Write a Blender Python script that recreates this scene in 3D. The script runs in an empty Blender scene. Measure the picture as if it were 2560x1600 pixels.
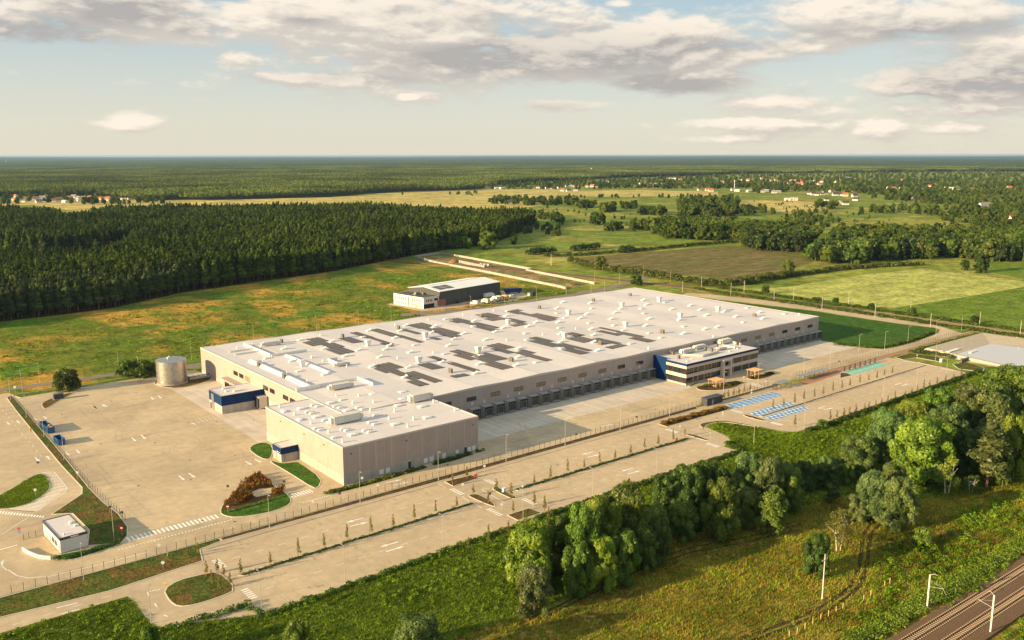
import bpy, math, random
import numpy as np
from mathutils import Vector, Matrix

SC = bpy.context.scene
COL = SC.collection
R_ = math.radians
rng = np.random.default_rng(7)
random.seed(7)

# ------------------------------------------------------------------ camera
CAM = np.array([-120.42, -230.93, 100.0])
FOC, PITCH, YAW, ROLL = 2186.92, 0.1864, 0.8900, -0.00115
_f = np.array([math.cos(YAW) * math.cos(PITCH), math.sin(YAW) * math.cos(PITCH), -math.sin(PITCH)])
_r0 = np.array([math.sin(YAW), -math.cos(YAW), 0.0])
_u0 = np.cross(_r0, _f)
_r = math.cos(ROLL) * _r0 + math.sin(ROLL) * _u0
_u = math.cos(ROLL) * _u0 - math.sin(ROLL) * _r0
cd = bpy.data.cameras.new('camera')
cam = bpy.data.objects.new('camera', cd)
COL.objects.link(cam)
m = Matrix.Identity(4)
for i in range(3):
    m[i][0], m[i][1], m[i][2], m[i][3] = _r[i], _u[i], -_f[i], CAM[i]
cam.matrix_world = m
cd.sensor_width = 36.0
cd.lens = 36.0 * FOC / 2560.0
cd.clip_start, cd.clip_end = 1.0, 120000.0
SC.camera = cam

# ------------------------------------------------------------------ sun, sky, exposure
SUN_AZ, SUN_EL = 169.5, 14.7          # world angle the sun stands at, elevation
SUN_STRENGTH, SKY_STRENGTH, EXPOSURE = 5.0, 0.075, 1.12
HAZE = 0.000024
sd = bpy.data.lights.new('sun', 'SUN')
sd.energy = SUN_STRENGTH
sd.angle = R_(0.5)
sd.color = (1.0, 0.72, 0.385)
sun = bpy.data.objects.new('sun', sd)
COL.objects.link(sun)
_sd = Vector((math.cos(R_(SUN_AZ)) * math.cos(R_(SUN_EL)), math.sin(R_(SUN_AZ)) * math.cos(R_(SUN_EL)), math.sin(R_(SUN_EL))))
sun.rotation_euler = _sd.to_track_quat('Z', 'Y').to_euler()
sun.location = (-300, 60, 200)
SC.view_settings.view_transform = 'Standard'
SC.view_settings.look = 'None'
SC.view_settings.exposure = EXPOSURE
SC.view_settings.gamma = 1.0
SC.view_settings.use_curve_mapping = False


def G(x, y, z=0.0):
    """Ground position (height z) seen at a pixel of the 2560 x 1600 photograph."""
    d = _f + (x - 1280) / FOC * _r - (y - 800) / FOC * _u
    t = (z - CAM[2]) / d[2]
    return CAM + t * d


FR = dict(a=(0, 900, 2.16), b=(600, 900, 2.16), c=(1200, 900, 2.16), d=(1760, 900, 2.16), e=(0, 380, 2.52),
          f=(600, 400, 2.52), g=(1200, 400, 2.52), h=(1760, 380, 2.52), p=(740, 760, 7.56), q=(1000, 740, 7.56),
          r=(1260, 740, 6.0475), s=(480, 840, 7.56), t=(640, 980, 7.56), u=(960, 980, 7.56), v=(1400, 660, 7.56),
          w=(1840, 720, 7.56), k=(0, 1180, 6.0475), l=(0, 960, 7.56), m=(1120, 1060, 7.56), n=(1660, 920, 6.05),
          o=(1590, 820, 7.56), x=(2100, 780, 5.26), y=(960, 660, 6.0475), i=(1200, 400, 3.559), j=(1880, 400, 3.559),
          P=(0, 0, 1.0), z=(0, 380, 3.559))


def px(fr, x, y):
    ox, oy, s = FR[fr]
    return ox + x / s, oy + y / s


def g2(fr, x, y, z=0.0):
    q = G(*px(fr, x, y), z)
    return float(q[0]), float(q[1])


def poly(fr, *pts, z=0.0):
    return [g2(fr, a, b, z) for a, b in pts]


def proj(P):
    d = np.asarray(P, float) - CAM
    zz = d @ _f
    return 1280 + FOC * (d @ _r) / zz, 800 - FOC * (d @ _u) / zz


def height_at(base, ytop_px):
    """height of something standing at ground point base whose top shows at that photo row"""
    lo, hi = 0.0, 80.0
    for _ in range(40):
        mid = (lo + hi) / 2
        if proj((base[0], base[1], mid))[1] > ytop_px:
            lo = mid
        else:
            hi = mid
    return lo


def inside(pts, polyg):
    """vectorised point in polygon; pts (n,2)"""
    pts = np.asarray(pts, float)
    x, y = pts[:, 0], pts[:, 1]
    res = np.zeros(len(pts), bool)
    n = len(polyg)
    for i in range(n):
        x0, y0 = polyg[i]
        x1, y1 = polyg[(i + 1) % n]
        if y0 == y1:
            continue
        c = ((y0 > y) != (y1 > y)) & (x < (x1 - x0) * (y - y0) / (y1 - y0) + x0)
        res ^= c
    return res


# ------------------------------------------------------------------ node helpers
def new_mat(name):
    mt = bpy.data.materials.new(name)
    mt.use_nodes = True
    nt = mt.node_tree
    b = nt.nodes['Principled BSDF']
    b.inputs['Roughness'].default_value = 0.8
    return mt, nt, b


def N(nt, typ, **kw):
    n = nt.nodes.new(typ)
    for k_, v_ in kw.items():
        setattr(n, k_, v_)
    return n


def math_n(nt, op, a, b=None, c=None, clamp=False):
    n = N(nt, 'ShaderNodeMath', operation=op)
    n.use_clamp = clamp
    for i_, q in enumerate((a, b, c)):
        if q is None:
            continue
        if isinstance(q, (int, float)):
            n.inputs[i_].default_value = q
        else:
            nt.links.new(q, n.inputs[i_])
    return n.outputs[0]


def maprange(nt, v_, a, b, c=0.0, d=1.0, smooth=True):
    n = N(nt, 'ShaderNodeMapRange')
    if smooth:
        n.interpolation_type = 'SMOOTHSTEP'
    nt.links.new(v_, n.inputs[0])
    for i_, q in enumerate((a, b, c, d)):
        n.inputs[1 + i_].default_value = q
    return n.outputs[0]


def mixc(nt, fac, a, b, blend='MIX'):
    n = N(nt, 'ShaderNodeMix', data_type='RGBA', blend_type=blend)
    for sock, q in ((n.inputs[0], fac), (n.inputs[6], a), (n.inputs[7], b)):
        if isinstance(q, (int, float)):
            sock.default_value = q
        elif isinstance(q, tuple):
            sock.default_value = (*q[:3], 1.0)
        else:
            nt.links.new(q, sock)
    return n.outputs[2]


def coords(nt, scale=(1, 1, 1), kind='Object', rot=0.0):
    tc = N(nt, 'ShaderNodeTexCoord')
    mp = N(nt, 'ShaderNodeMapping')
    mp.inputs['Scale'].default_value = scale
    mp.inputs['Rotation'].default_value = (0, 0, rot)
    nt.links.new(tc.outputs[kind], mp.inputs[0])
    return mp.outputs[0]


def noise(nt, vec, scale, detail=4, rough=0.55, dist=0.0):
    n = N(nt, 'ShaderNodeTexNoise')
    n.inputs['Scale'].default_value = scale
    n.inputs['Detail'].default_value = detail
    n.inputs['Roughness'].default_value = rough
    n.inputs['Distortion'].default_value = dist
    nt.links.new(vec, n.inputs['Vector'])
    return n.outputs['Fac']


def bump(nt, b, h, strength=0.3, dist=0.1):
    n = N(nt, 'ShaderNodeBump')
    n.inputs['Strength'].default_value = strength
    n.inputs['Distance'].default_value = dist
    nt.links.new(h, n.inputs['Height'])
    nt.links.new(n.outputs[0], b.inputs['Normal'])


# ------------------------------------------------------------------ world: Nishita sky with procedural clouds
def build_world():
    w = bpy.data.worlds.new("World")
    SC.world = w
    w.use_nodes = True
    nt = w.node_tree
    bg = nt.nodes['Background']
    bg.inputs[1].default_value = SKY_STRENGTH
    sk = N(nt, 'ShaderNodeTexSky', sky_type='NISHITA')
    sk.sun_disc = False
    sk.sun_elevation = R_(SUN_EL)
    sk.sun_rotation = R_(90 - SUN_AZ)
    sk.altitude = 100
    sk.air_density = 1.0
    sk.dust_density = 2.2
    sk.ozone_density = 1.6

    # cloud banks: centre and radii as photo rows/columns turned into azimuth/elevation, weight
    banks = [(300, 15, 200, 66, 1.15), (480, 60, 60, 40, .9), (60, 72, 170, 40, .95), (900, 60, 330, 80, 1.1), (700, 60, 130, 50, .9), (1130, 115, 280, 70, 1.1), (1480, 130, 360, 58, 1.2), (1250, 30, 200, 50, 1.0),
             (1862, 118, 200, 30, 1.0), (1690, 205, 175, 30, 1.05), (2250, 45, 340, 46, 1.05), (2500, 110, 260, 50, 1.0), (2443, 190, 240, 60, 1.0),
             (1983, 262, 175, 26, .95), (1890, 312, 160, 17, .95), (1386, 262, 130, 14, .95), (322, 306, 74, 18, 1.05),
             (598, 146, 62, 22, .98), (850, 197, 215, 16, .85), (2200, 328, 48, 20, .95), (1800, 344, 165, 13, .8),
             (2150, 225, 440, 100, .55), (760, 135, 160, 28, .88), (240, 132, 120, 11, .7), (2380, 320, 55, 13, .9),
             (1410, 62, 140, 38, 1.0), (2080, 80, 220, 28, .8), (1020, 243, 24, 8, .85), (1545, 8, 34, 11, .85), (2480, 260, 150, 30, .75)]
    # clouds round the rest of the sky, out of the frame
    grp = bpy.data.node_groups.new('cloud_cover', 'ShaderNodeTree')
    grp.interface.new_socket('UV', in_out='INPUT', socket_type='NodeSocketVector')
    grp.interface.new_socket('Cover', in_out='OUTPUT', socket_type='NodeSocketFloat')
    grp.interface.new_socket('Grey', in_out='OUTPUT', socket_type='NodeSocketFloat')
    gi, go = N(grp, 'NodeGroupInput'), N(grp, 'NodeGroupOutput')
    sc_ = N(grp, 'ShaderNodeVectorMath', operation='MULTIPLY')
    sc_.inputs[1].default_value = (0.30, 0.85, 1.0)
    grp.links.new(gi.outputs[0], sc_.inputs[0])
    n1 = noise(grp, sc_.outputs[0], 0.5, 9, 0.55, 0.15)
    sc2 = N(grp, 'ShaderNodeVectorMath', operation='MULTIPLY')
    sc2.inputs[1].default_value = (0.16, 0.5, 1.0)
    grp.links.new(gi.outputs[0], sc2.inputs[0])
    n2 = noise(grp, sc2.outputs[0], 0.35, 4, 0.5, 0.2)
    sep = N(grp, 'ShaderNodeSeparateXYZ')
    grp.links.new(gi.outputs[0], sep.inputs[0])
    U, V = sep.outputs[0], sep.outputs[1]
    acc = None
    for (cx, cy, rx, ry, wt) in banks:
        d = _f + (cx - 1280) / FOC * _r - (cy - 800) / FOC * _u
        d = d / np.linalg.norm(d)
        au = math.degrees(math.atan2(d[1], d[0]))
        ev = math.degrees(math.asin(d[2]))
        k_ = math.degrees(1 / FOC)
        ru, rv = rx * k_ * 1.15, ry * k_ * 1.25
        a = math_n(grp, 'MULTIPLY', math_n(grp, 'SUBTRACT', U, au), 1 / ru)
        b = math_n(grp, 'MULTIPLY', math_n(grp, 'SUBTRACT', V, ev), 1 / rv)
        q = math_n(grp, 'ADD', math_n(grp, 'MULTIPLY', a, a), math_n(grp, 'MULTIPLY', b, b))
        e_ = math_n(grp, 'MULTIPLY', math_n(grp, 'EXPONENT', math_n(grp, 'MULTIPLY', q, -0.62)), wt * 0.95)
        acc = e_ if acc is None else math_n(grp, 'MAXIMUM', acc, e_)
    # broken cloud overhead, above the frame
    hi = maprange(grp, V, 10.5, 18.0)
    acc = math_n(grp, 'MAXIMUM', acc, math_n(grp, 'MULTIPLY', hi, 0.5))
    s1 = math_n(grp, 'MULTIPLY', math_n(grp, 'SUBTRACT', n1, 0.5), 1.75)
    n3 = noise(grp, sc_.outputs[0], 2.1, 8, 0.6, 0.2)
    acc = math_n(grp, 'ADD', acc, math_n(grp, 'MULTIPLY', math_n(grp, 'SUBTRACT', n3, 0.5), 0.75))
    s2 = math_n(grp, 'MULTIPLY', math_n(grp, 'SUBTRACT', n2, 0.5), 1.2)
    tot = math_n(grp, 'ADD', acc, math_n(grp, 'ADD', s1, s2))
    grp.links.new(tot, go.inputs[0])
    dark = None
    for (cx, cy, rx, ry, wt) in [(300, 22, 120, 34, .9), (55, 80, 140, 34, .9), (1480, 138, 330, 42, 1.0), (1690, 206, 150, 26, .85), (1200, 150, 190, 40, .75), (760, 45, 60, 14, .5), (2440, 195, 200, 48, .8),
                                 (2300, 75, 260, 20, .6), (1080, 60, 160, 50, .35), (1990, 226, 40, 14, .7), (1386, 265, 110, 10, .6), (860, 198, 200, 14, .55), (480, 74, 50, 14, .6), (1900, 110, 150, 18, .5)]:
        d = _f + (cx - 1280) / FOC * _r - (cy - 800) / FOC * _u
        d = d / np.linalg.norm(d)
        k_ = math.degrees(1 / FOC)
        a = math_n(grp, 'MULTIPLY', math_n(grp, 'SUBTRACT', U, math.degrees(math.atan2(d[1], d[0]))), 1 / (rx * k_))
        b = math_n(grp, 'MULTIPLY', math_n(grp, 'SUBTRACT', V, math.degrees(math.asin(d[2]))), 1 / (ry * k_))
        q = math_n(grp, 'ADD', math_n(grp, 'MULTIPLY', a, a), math_n(grp, 'MULTIPLY', b, b))
        e_ = math_n(grp, 'MULTIPLY', math_n(grp, 'EXPONENT', math_n(grp, 'MULTIPLY', q, -0.8)), wt)
        dark = e_ if dark is None else math_n(grp, 'MAXIMUM', dark, e_)
    dk = math_n(grp, 'MULTIPLY', dark, maprange(grp, n1, .3, .62, 1.15, .55))
    grp.links.new(dk, go.inputs[1])

    geo = N(nt, 'ShaderNodeTexCoord')
    sp = N(nt, 'ShaderNodeSeparateXYZ')
    nt.links.new(geo.outputs['Generated'], sp.inputs[0])
    az = math_n(nt, 'MULTIPLY', math_n(nt, 'ARCTAN2', sp.outputs[1], sp.outputs[0]), 57.29578)
    el = math_n(nt, 'MULTIPLY', math_n(nt, 'ARCSINE', sp.outputs[2]), 57.29578)

    def cover(du, dv):
        cb = N(nt, 'ShaderNodeCombineXYZ')
        nt.links.new(math_n(nt, 'ADD', az, du), cb.inputs[0])
        nt.links.new(math_n(nt, 'ADD', el, dv), cb.inputs[1])
        gn = N(nt, 'ShaderNodeGroup')
        gn.node_tree = grp
        nt.links.new(cb.outputs[0], gn.inputs[0])
        return gn.outputs
    c0, grey = cover(0, 0)
    c1 = cover(0.30, 0.42)[0]      # towards the sun: left and up
    c2 = cover(0.9, 1.3)[0]
    alpha = maprange(nt, c0, 0.32, 0.80)
    lit = math_n(nt, 'ADD', math_n(nt, 'MULTIPLY', math_n(nt, 'SUBTRACT', c0, c1), 1.7),
                 math_n(nt, 'MULTIPLY', math_n(nt, 'SUBTRACT', c0, c2), 0.65))
    lit = maprange(nt, lit, -0.40, 0.72)
    lit = math_n(nt, 'ADD', math_n(nt, 'MULTIPLY', lit, .62), .40)
    lit = math_n(nt, 'SUBTRACT', lit, math_n(nt, 'MULTIPLY', grey, 0.95), clamp=True)
    ccol = mixc(nt, lit, CLOUD_SHADE, CLOUD_LIT)
    # base sky: the Nishita sky with the warm pale band the air has near the horizon
    low = maprange(nt, el, -2.0, 11.0)
    tint = mixc(nt, low, SKY_LOW, SKY_HIGH)
    base = mixc(nt, 0.78, sk.outputs[0], tint)
    out = mixc(nt, math_n(nt, 'MULTIPLY', alpha, 0.93), base, ccol)
    nt.links.new(out, bg.inputs[0])


CLOUD_LIT = (6.3, 5.6, 4.7)
CLOUD_SHADE = (2.85, 2.68, 2.55)
SKY_LOW = (6.0, 5.55, 4.45)
SKY_HIGH = (2.85, 3.75, 4.2)
build_world()


# ------------------------------------------------------------------ mesh helpers
class MB:
    def __init__(s):
        s.v, s.f, s.m = [], [], []

    def face(s, pts, mi=0):
        n = len(s.v)
        s.v += [tuple(map(float, q)) for q in pts]
        s.f.append(list(range(n, n + len(pts))))
        s.m.append(mi)

    def box(s, x0, x1, y0, y1, z0, z1, mi=0, top=None, bottom=True):
        n = len(s.v)
        s.v += [(x0, y0, z0), (x1, y0, z0), (x1, y1, z0), (x0, y1, z0), (x0, y0, z1), (x1, y0, z1), (x1, y1, z1), (x0, y1, z1)]
        fs = [(0, 1, 5, 4), (1, 2, 6, 5), (2, 3, 7, 6), (3, 0, 4, 7), (4, 5, 6, 7)]
        ms = [mi] * 4 + [mi if top is None else top]
        if bottom:
            fs.append((3, 2, 1, 0))
            ms.append(mi)
        s.f += [[n + a for a in q] for q in fs]
        s.m += ms
        return s

    def prism(s, pl, z0, z1, mi=0, top=None, bottom=False):
        n, k_ = len(s.v), len(pl)
        ar = sum(pl[i][0] * pl[(i + 1) % k_][1] - pl[(i + 1) % k_][0] * pl[i][1] for i in range(k_))
        if ar < 0:
            pl = pl[::-1]
        s.v += [(a, b, z0) for a, b in pl] + [(a, b, z1) for a, b in pl]
        for i in range(k_):
            j = (i + 1) % k_
            s.f.append([n + i, n + j, n + k_ + j, n + k_ + i])
            s.m.append(mi)
        s.f.append([n + k_ + i for i in range(k_)])
        s.m.append(mi if top is None else top)
        if bottom:
            s.f.append([n + i for i in range(k_)][::-1])
            s.m.append(mi)
        return s

    def sheet(s, pl, z, mi=0):
        k_ = len(pl)
        ar = sum(pl[i][0] * pl[(i + 1) % k_][1] - pl[(i + 1) % k_][0] * pl[i][1] for i in range(k_))
        if ar < 0:
            pl = pl[::-1]
        s.face([(a, b, z) for a, b in pl], mi)
        return s

    def rect(s, x0, x1, y0, y1, z, mi=0):
        return s.sheet([(x0, y0), (x1, y0), (x1, y1), (x0, y1)], z, mi)

    def tube(s, p0, p1, r0, r1=None, n=6, mi=0, caps=True):
        r1 = r0 if r1 is None else r1
        p0, p1 = np.array(p0, float), np.array(p1, float)
        d = p1 - p0
        d = d / (np.linalg.norm(d) + 1e-9)
        a = np.cross(d, (0, 0, 1.0)) if abs(d[2]) < .95 else np.cross(d, (1.0, 0, 0))
        a /= np.linalg.norm(a)
        b = np.cross(d, a)
        k_ = len(s.v)
        for p, r in ((p0, r0), (p1, r1)):
            for i in range(n):
                t = 2 * math.pi * i / n
                s.v.append(tuple(p + r * (math.cos(t) * a + math.sin(t) * b)))
        for i in range(n):
            j = (i + 1) % n
            s.f.append([k_ + i, k_ + j, k_ + n + j, k_ + n + i])
            s.m.append(mi)
        if caps:
            s.f.append([k_ + n + i for i in range(n)])
            s.f.append([k_ + i for i in range(n)][::-1])
            s.m += [mi, mi]
        return s

    def xf(s, loc=(0, 0, 0), rz=0.0, start=0):
        c, q = math.cos(rz), math.sin(rz)
        for i in range(start, len(s.v)):
            x, y, z = s.v[i]
            s.v[i] = (x * c - y * q + loc[0], x * q + y * c + loc[1], z + loc[2])
        return s

    def build(s, name, mats, parent=None, off=(0, 0, 0), smooth=False):
        me = bpy.data.meshes.new(name)
        vs = [(a - off[0], b - off[1], c - off[2]) for a, b, c in s.v] if any(off) else s.v
        me.from_pydata(vs, [], s.f)
        if not isinstance(mats, (list, tuple)):
            mats = [mats]
        for q in mats:
            me.materials.append(q)
        if len(mats) > 1:
            me.polygons.foreach_set('material_index', s.m)
        if smooth:
            me.polygons.foreach_set('use_smooth', [True] * len(s.f))
        me.update()
        o = bpy.data.objects.new(name, me)
        COL.objects.link(o)
        if parent is not None:
            o.parent = parent
        return o


def tag(o, label=None, cat=None, group=None, kind=None):
    for k_, v_ in (('label', label), ('category', cat), ('group', group), ('kind', kind)):
        if v_:
            o[k_] = v_
    return o


def thing(name, label, cat, loc=(0, 0, 0), rz=0.0, group=None):
    o = bpy.data.objects.new(name, None)
    o.empty_display_size = 0.5
    COL.objects.link(o)
    o.location = loc
    o.rotation_euler = (0, 0, rz)
    return tag(o, label, cat, group)


def struct(name, mb, mats, **kw):
    return tag(mb.build(name, mats, **kw), kind='structure')


def dup(root, loc, rz=0.0, label=None, group=None, scale=None):
    def cp(o, par):
        c = o.copy()
        COL.objects.link(c)
        c.parent = par
        for ch in KIDS.get(o.name, ()):
            cp(ch, c)
        return c
    r = cp(root, None)
    r.location = loc
    r.rotation_euler = (0, 0, rz)
    if scale is not None:
        r.scale = (scale, scale, scale) if isinstance(scale, (int, float)) else scale
    if label:
        r['label'] = label
    if group:
        r['group'] = group
    return r


KIDS = {}


def pieces(mb, name, mats, root, local=False):
    """every separate piece of the builder becomes a part of its own"""
    par = list(range(len(mb.v)))

    def find(a):
        while par[a] != a:
            par[a] = par[par[a]]
            a = par[a]
        return a
    for f_ in mb.f:
        for a in f_[1:]:
            par[find(a)] = find(f_[0])
    gr = {}
    for f_, m_ in zip(mb.f, mb.m):
        gr.setdefault(find(f_[0]), []).append((f_, m_))
    for fs in gr.values():
        q = MB()
        mp = {}
        for f_, m_ in fs:
            for a in f_:
                if a not in mp:
                    mp[a] = len(q.v)
                    q.v.append(mb.v[a])
            q.f.append([mp[a] for a in f_])
            q.m.append(m_)
        q.build(name, mats, root, off=(0, 0, 0) if local else tuple(root.location))


def proto(root):
    """remember the parts of a thing so that dup() can copy it"""
    def walk(o):
        KIDS[o.name] = list(o.children)
        for c in o.children:
            walk(c)
    bpy.context.view_layer.update()
    walk(root)
    return root
# ------------------------------------------------------------------ materials
def plain(name, col, rough=0.7, metal=0.0, var=0.06, vscale=1.5, bmp=0.0):
    mt, nt, b = new_mat(name)
    v = coords(nt)
    n = noise(nt, v, vscale, 5, 0.6)
    f = maprange(nt, n, 0.3, 0.7, 1 - var, 1 + var)
    c = mixc(nt, 1.0, tuple(col), f, 'MULTIPLY')
    nt.links.new(c, b.inputs['Base Color'])
    b.inputs['Roughness'].default_value = rough
    b.inputs['Metallic'].default_value = metal
    if bmp:
        bump(nt, b, n, bmp, 0.05)
    return mt


def paving(name, col, var=0.1, joint=True, streak=0.12, px_=0.6):
    """block paving: stone joints, slab tone differences, tyre stains along the lanes"""
    mt, nt, b = new_mat(name)
    v = coords(nt)
    big = noise(nt, v, 0.035, 5, 0.6, 0.4)
    mid = noise(nt, v, 0.35, 5, 0.65)
    fine = noise(nt, v, 6.0, 3, 0.6)
    st = noise(nt, coords(nt, (0.02, 0.35, 1)), 1.0, 5, 0.6, 0.3)
    st2 = noise(nt, coords(nt, (0.5, 0.012, 1)), 1.0, 4, 0.55)
    f = maprange(nt, big, 0.3, 0.7, 1 - var, 1 + var)
    f = math_n(nt, 'MULTIPLY', f, maprange(nt, mid, 0.25, 0.75, 0.88, 1.1))
    f = math_n(nt, 'MULTIPLY', f, maprange(nt, fine, 0.25, 0.75, 0.95, 1.05))
    f = math_n(nt, 'MULTIPLY', f, maprange(nt, st, 0.56, 0.74, 1.0, 1 - streak))
    f = math_n(nt, 'MULTIPLY', f, maprange(nt, st2, 0.58, 0.8, 1.0, 1 - streak * 0.7))
    if joint:
        br = N(nt, 'ShaderNodeTexBrick')
        br.inputs['Scale'].default_value = 1.0
        br.inputs['Brick Width'].default_value = 0.5
        br.inputs['Row Height'].default_value = 0.5
        br.inputs['Mortar Size'].default_value = 0.02
        br.inputs['Color1'].default_value = (1, 1, 1, 1)
        br.inputs['Color2'].default_value = (0.93, 0.93, 0.93, 1)
        br.inputs['Mortar'].default_value = (0.8, 0.8, 0.8, 1)
        nt.links.new(v, br.inputs['Vector'])
        c = mixc(nt, 1.0, br.outputs[0], f, 'MULTIPLY')
        c = mixc(nt, 1.0, c, tuple(col), 'MULTIPLY')
    else:
        c = mixc(nt, 1.0, tuple(col), f, 'MULTIPLY')
    nt.links.new(c, b.inputs['Base Color'])
    b.inputs['Roughness'].default_value = 0.85
    bump(nt, b, fine, 0.15, 0.02)
    return mt


def slabs(name, col):
    mt, nt, b = new_mat(name)
    v = coords(nt)
    br = N(nt, 'ShaderNodeTexBrick')
    br.offset = 0.0
    br.inputs['Scale'].default_value = 1.0
    br.inputs['Brick Width'].default_value = 5.85
    br.inputs['Row Height'].default_value = 5.0
    br.inputs['Mortar Size'].default_value = 0.035
    br.inputs['Color1'].default_value = (1, 1, 1, 1)
    br.inputs['Color2'].default_value = (0.93, 0.92, 0.9, 1)
    br.inputs['Mortar'].default_value = (0.68, 0.66, 0.62, 1)
    nt.links.new(v, br.inputs['Vector'])
    st = noise(nt, coords(nt, (0.6, 0.03, 1)), 1.0, 5, 0.6)
    big = noise(nt, v, 0.12, 5, 0.6)
    f = math_n(nt, 'MULTIPLY', maprange(nt, st, 0.3, 0.7, 0.88, 1.05), maprange(nt, big, 0.3, 0.7, 0.9, 1.08))
    c = mixc(nt, 1.0, br.outputs[0], f, 'MULTIPLY')
    c = mixc(nt, 1.0, c, tuple(col), 'MULTIPLY')
    nt.links.new(c, b.inputs['Base Color'])
    b.inputs['Roughness'].default_value = 0.8
    return mt


def grassy(name, cols, scale=0.05, fine=1.2, stretch=(1, 1, 1), bmp=0.7, thr=((.36, .5), (.52, .66)), rot=0.0, shape=None):
    """ground cover: cols = (base, second, third) mixed by patchy noise, with a fine tussock grain"""
    mt, nt, b = new_mat(name)
    v = coords(nt, stretch, rot=rot)
    n1 = noise(nt, v, scale, 8, 0.62, 0.5)
    n2 = noise(nt, v, scale * 2.7, 7, 0.62, 0.4)
    vv = coords(nt)
    fn = noise(nt, vv, fine, 5, 0.68)
    fn2 = noise(nt, vv, fine * 0.22, 4, 0.6)
    c = mixc(nt, maprange(nt, n1, *thr[0]), tuple(cols[0]), tuple(cols[1]))
    if len(cols) > 2:
        c = mixc(nt, maprange(nt, n2, *thr[1]), c, tuple(cols[2]))
    f = math_n(nt, 'MULTIPLY', maprange(nt, fn, 0.28, 0.72, 0.55, 1.42), maprange(nt, fn2, 0.3, 0.7, 0.74, 1.26))
    c = mixc(nt, 1.0, c, f, 'MULTIPLY')
    nt.links.new(c, b.inputs['Base Color'])
    b.inputs['Roughness'].default_value = 0.95
    b.inputs['Specular IOR Level'].default_value = 0.1
    bump(nt, b, math_n(nt, 'ADD', fn, fn2), bmp, 0.6)
    return mt


M = {}
PAVE = (0.505, 0.40, 0.25)
M['yard'] = paving('yard_paving', PAVE, 0.16, streak=.22)
M['park'] = paving('car_park_paving', (0.52, 0.41, 0.26), 0.08)
M['road'] = paving('access_road_paving', (0.49, 0.39, 0.248), 0.09)
M['apron'] = slabs('dock_concrete', (0.58, 0.515, 0.42))
M['asphalt'] = plain('asphalt', (0.20, 0.165, 0.125), 0.9, var=0.15, vscale=0.2)
M['brickpath'] = plain('red_block_paving', (0.34, 0.17, 0.11), 0.9, var=0.12, vscale=2)
M['white'] = plain('road_paint', (0.80, 0.78, 0.72), 0.7, var=0.12, vscale=1.2)
M['dark_line'] = plain('dark_paver_line', (0.43, 0.335, 0.225), 0.9)
M['kerb'] = plain('kerb_stone', (0.60, 0.54, 0.43), 0.85, var=0.1)
M['drain'] = plain('drain_channel', (0.12, 0.095, 0.07), 0.9)
M['blue_paint'] = plain('blue_bay_paint', (0.045, 0.25, 0.55), 0.6, var=0.2, vscale=0.8)
M['green_paint'] = plain('green_bay_paint', (0.13, 0.48, 0.34), 0.6, var=0.15, vscale=0.8)
M['grass_lush'] = grassy('lush_grass', ((.085, .13, .014), (.11, .15, .016), (.13, .15, .022)), 0.06, 0.9, bmp=1.0)
M['grass_verge'] = grassy('verge_grass', ((.13, .088, .026), (.072, .098, .015), (.17, .105, .03)), 0.09, 1.2, bmp=0.9, thr=((.42, .52), (.56, .66)))
M['grass_brown'] = grassy('mulched_verge', ((.095, .065, .026), (.12, .085, .028), (.07, .085, .015)), 0.10, 1.6, bmp=0.8)
M['lawn'] = grassy('lawn', ((.036, .098, .010), (.05, .115, .012)), 0.08, 1.2, bmp=0.6)
M['meadow_back'] = grassy('meadow', ((.115, .155, .014), (.44, .26, .045), (.085, .17, .013)), 0.014, 0.45, (1, .6, 1), 1.0, ((.45, .60), (.51, .63)), rot=0.6)
M['meadow_rail'] = grassy('dry_meadow', ((.235, .195, .028), (.30, .215, .045), (.14, .165, .018)), 0.035, 0.9, (1, 1.6, 1), 1.0, ((.40, .60), (.50, .66)))
M['ground'] = grassy('pasture', ((.14, .20, .022), (.25, .25, .045), (.36, .30, .08)), 0.006, 0.12, (1, 1, 1), 0.9, ((.42, .62), (.56, .68)))
M['wheat'] = grassy('grain_crop', ((.40, .41, .105), (.34, .37, .085), (.46, .45, .14)), 0.02, 0.3, (.25, 2.2, 1), 0.5, rot=-0.1)
M['beet'] = grassy('green_crop', ((.145, .215, .018), (.12, .19, .016), (.18, .24, .026)), 0.03, 0.5, (.6, 1.6, 1), 1.0, rot=-0.1)
M['soil'] = grassy('ploughed_soil', ((.20, .14, .06), (.13, .125, .035), (.26, .18, .08)), 0.03, 0.5, (.3, 2.5, 1), 0.8, rot=-0.15)
M['hay'] = grassy('hay_field', ((.46, .37, .12), (.42, .36, .11), (.50, .37, .13)), 0.006, 0.08, (1, 1, 1), 0.4)
M['site_soil'] = grassy('bare_site_soil', ((.30, .22, .10), (.16, .15, .04), (.36, .27, .15)), 0.03, 0.4, (1, 1, 1), 0.8)
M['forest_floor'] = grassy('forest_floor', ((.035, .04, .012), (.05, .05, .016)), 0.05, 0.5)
M['gravel'] = plain('ballast', (0.135, 0.078, 0.038), 0.95, var=0.3, vscale=4, bmp=0.8)
M['bed'] = grassy('bark_bed', ((.075, .047, .024), (.105, .064, .028), (.055, .06, .016)), 0.3, 2.0, bmp=0.8)

# ------------------------------------------------------------------ the ground
ground = MB()
S_ = 60000.0
cx0, cy0 = 200.0, 200.0
g_in = 3000.0
for (x0, x1, y0, y1) in ((-S_, S_, -S_, S_),):
    ground.rect(cx0 + x0, cx0 + x1, cy0 + y0, cy0 + y1, 0.0)
struct('ground', ground, M['ground'])

PAVED = []      # outlines no grass tuft may stand on


def area(name, pl, z, mat, paved=False):
    mb = MB()
    mb.sheet(pl, z)
    if paved:
        PAVED.append(pl)
    return struct(name, mb, M[mat])


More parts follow.
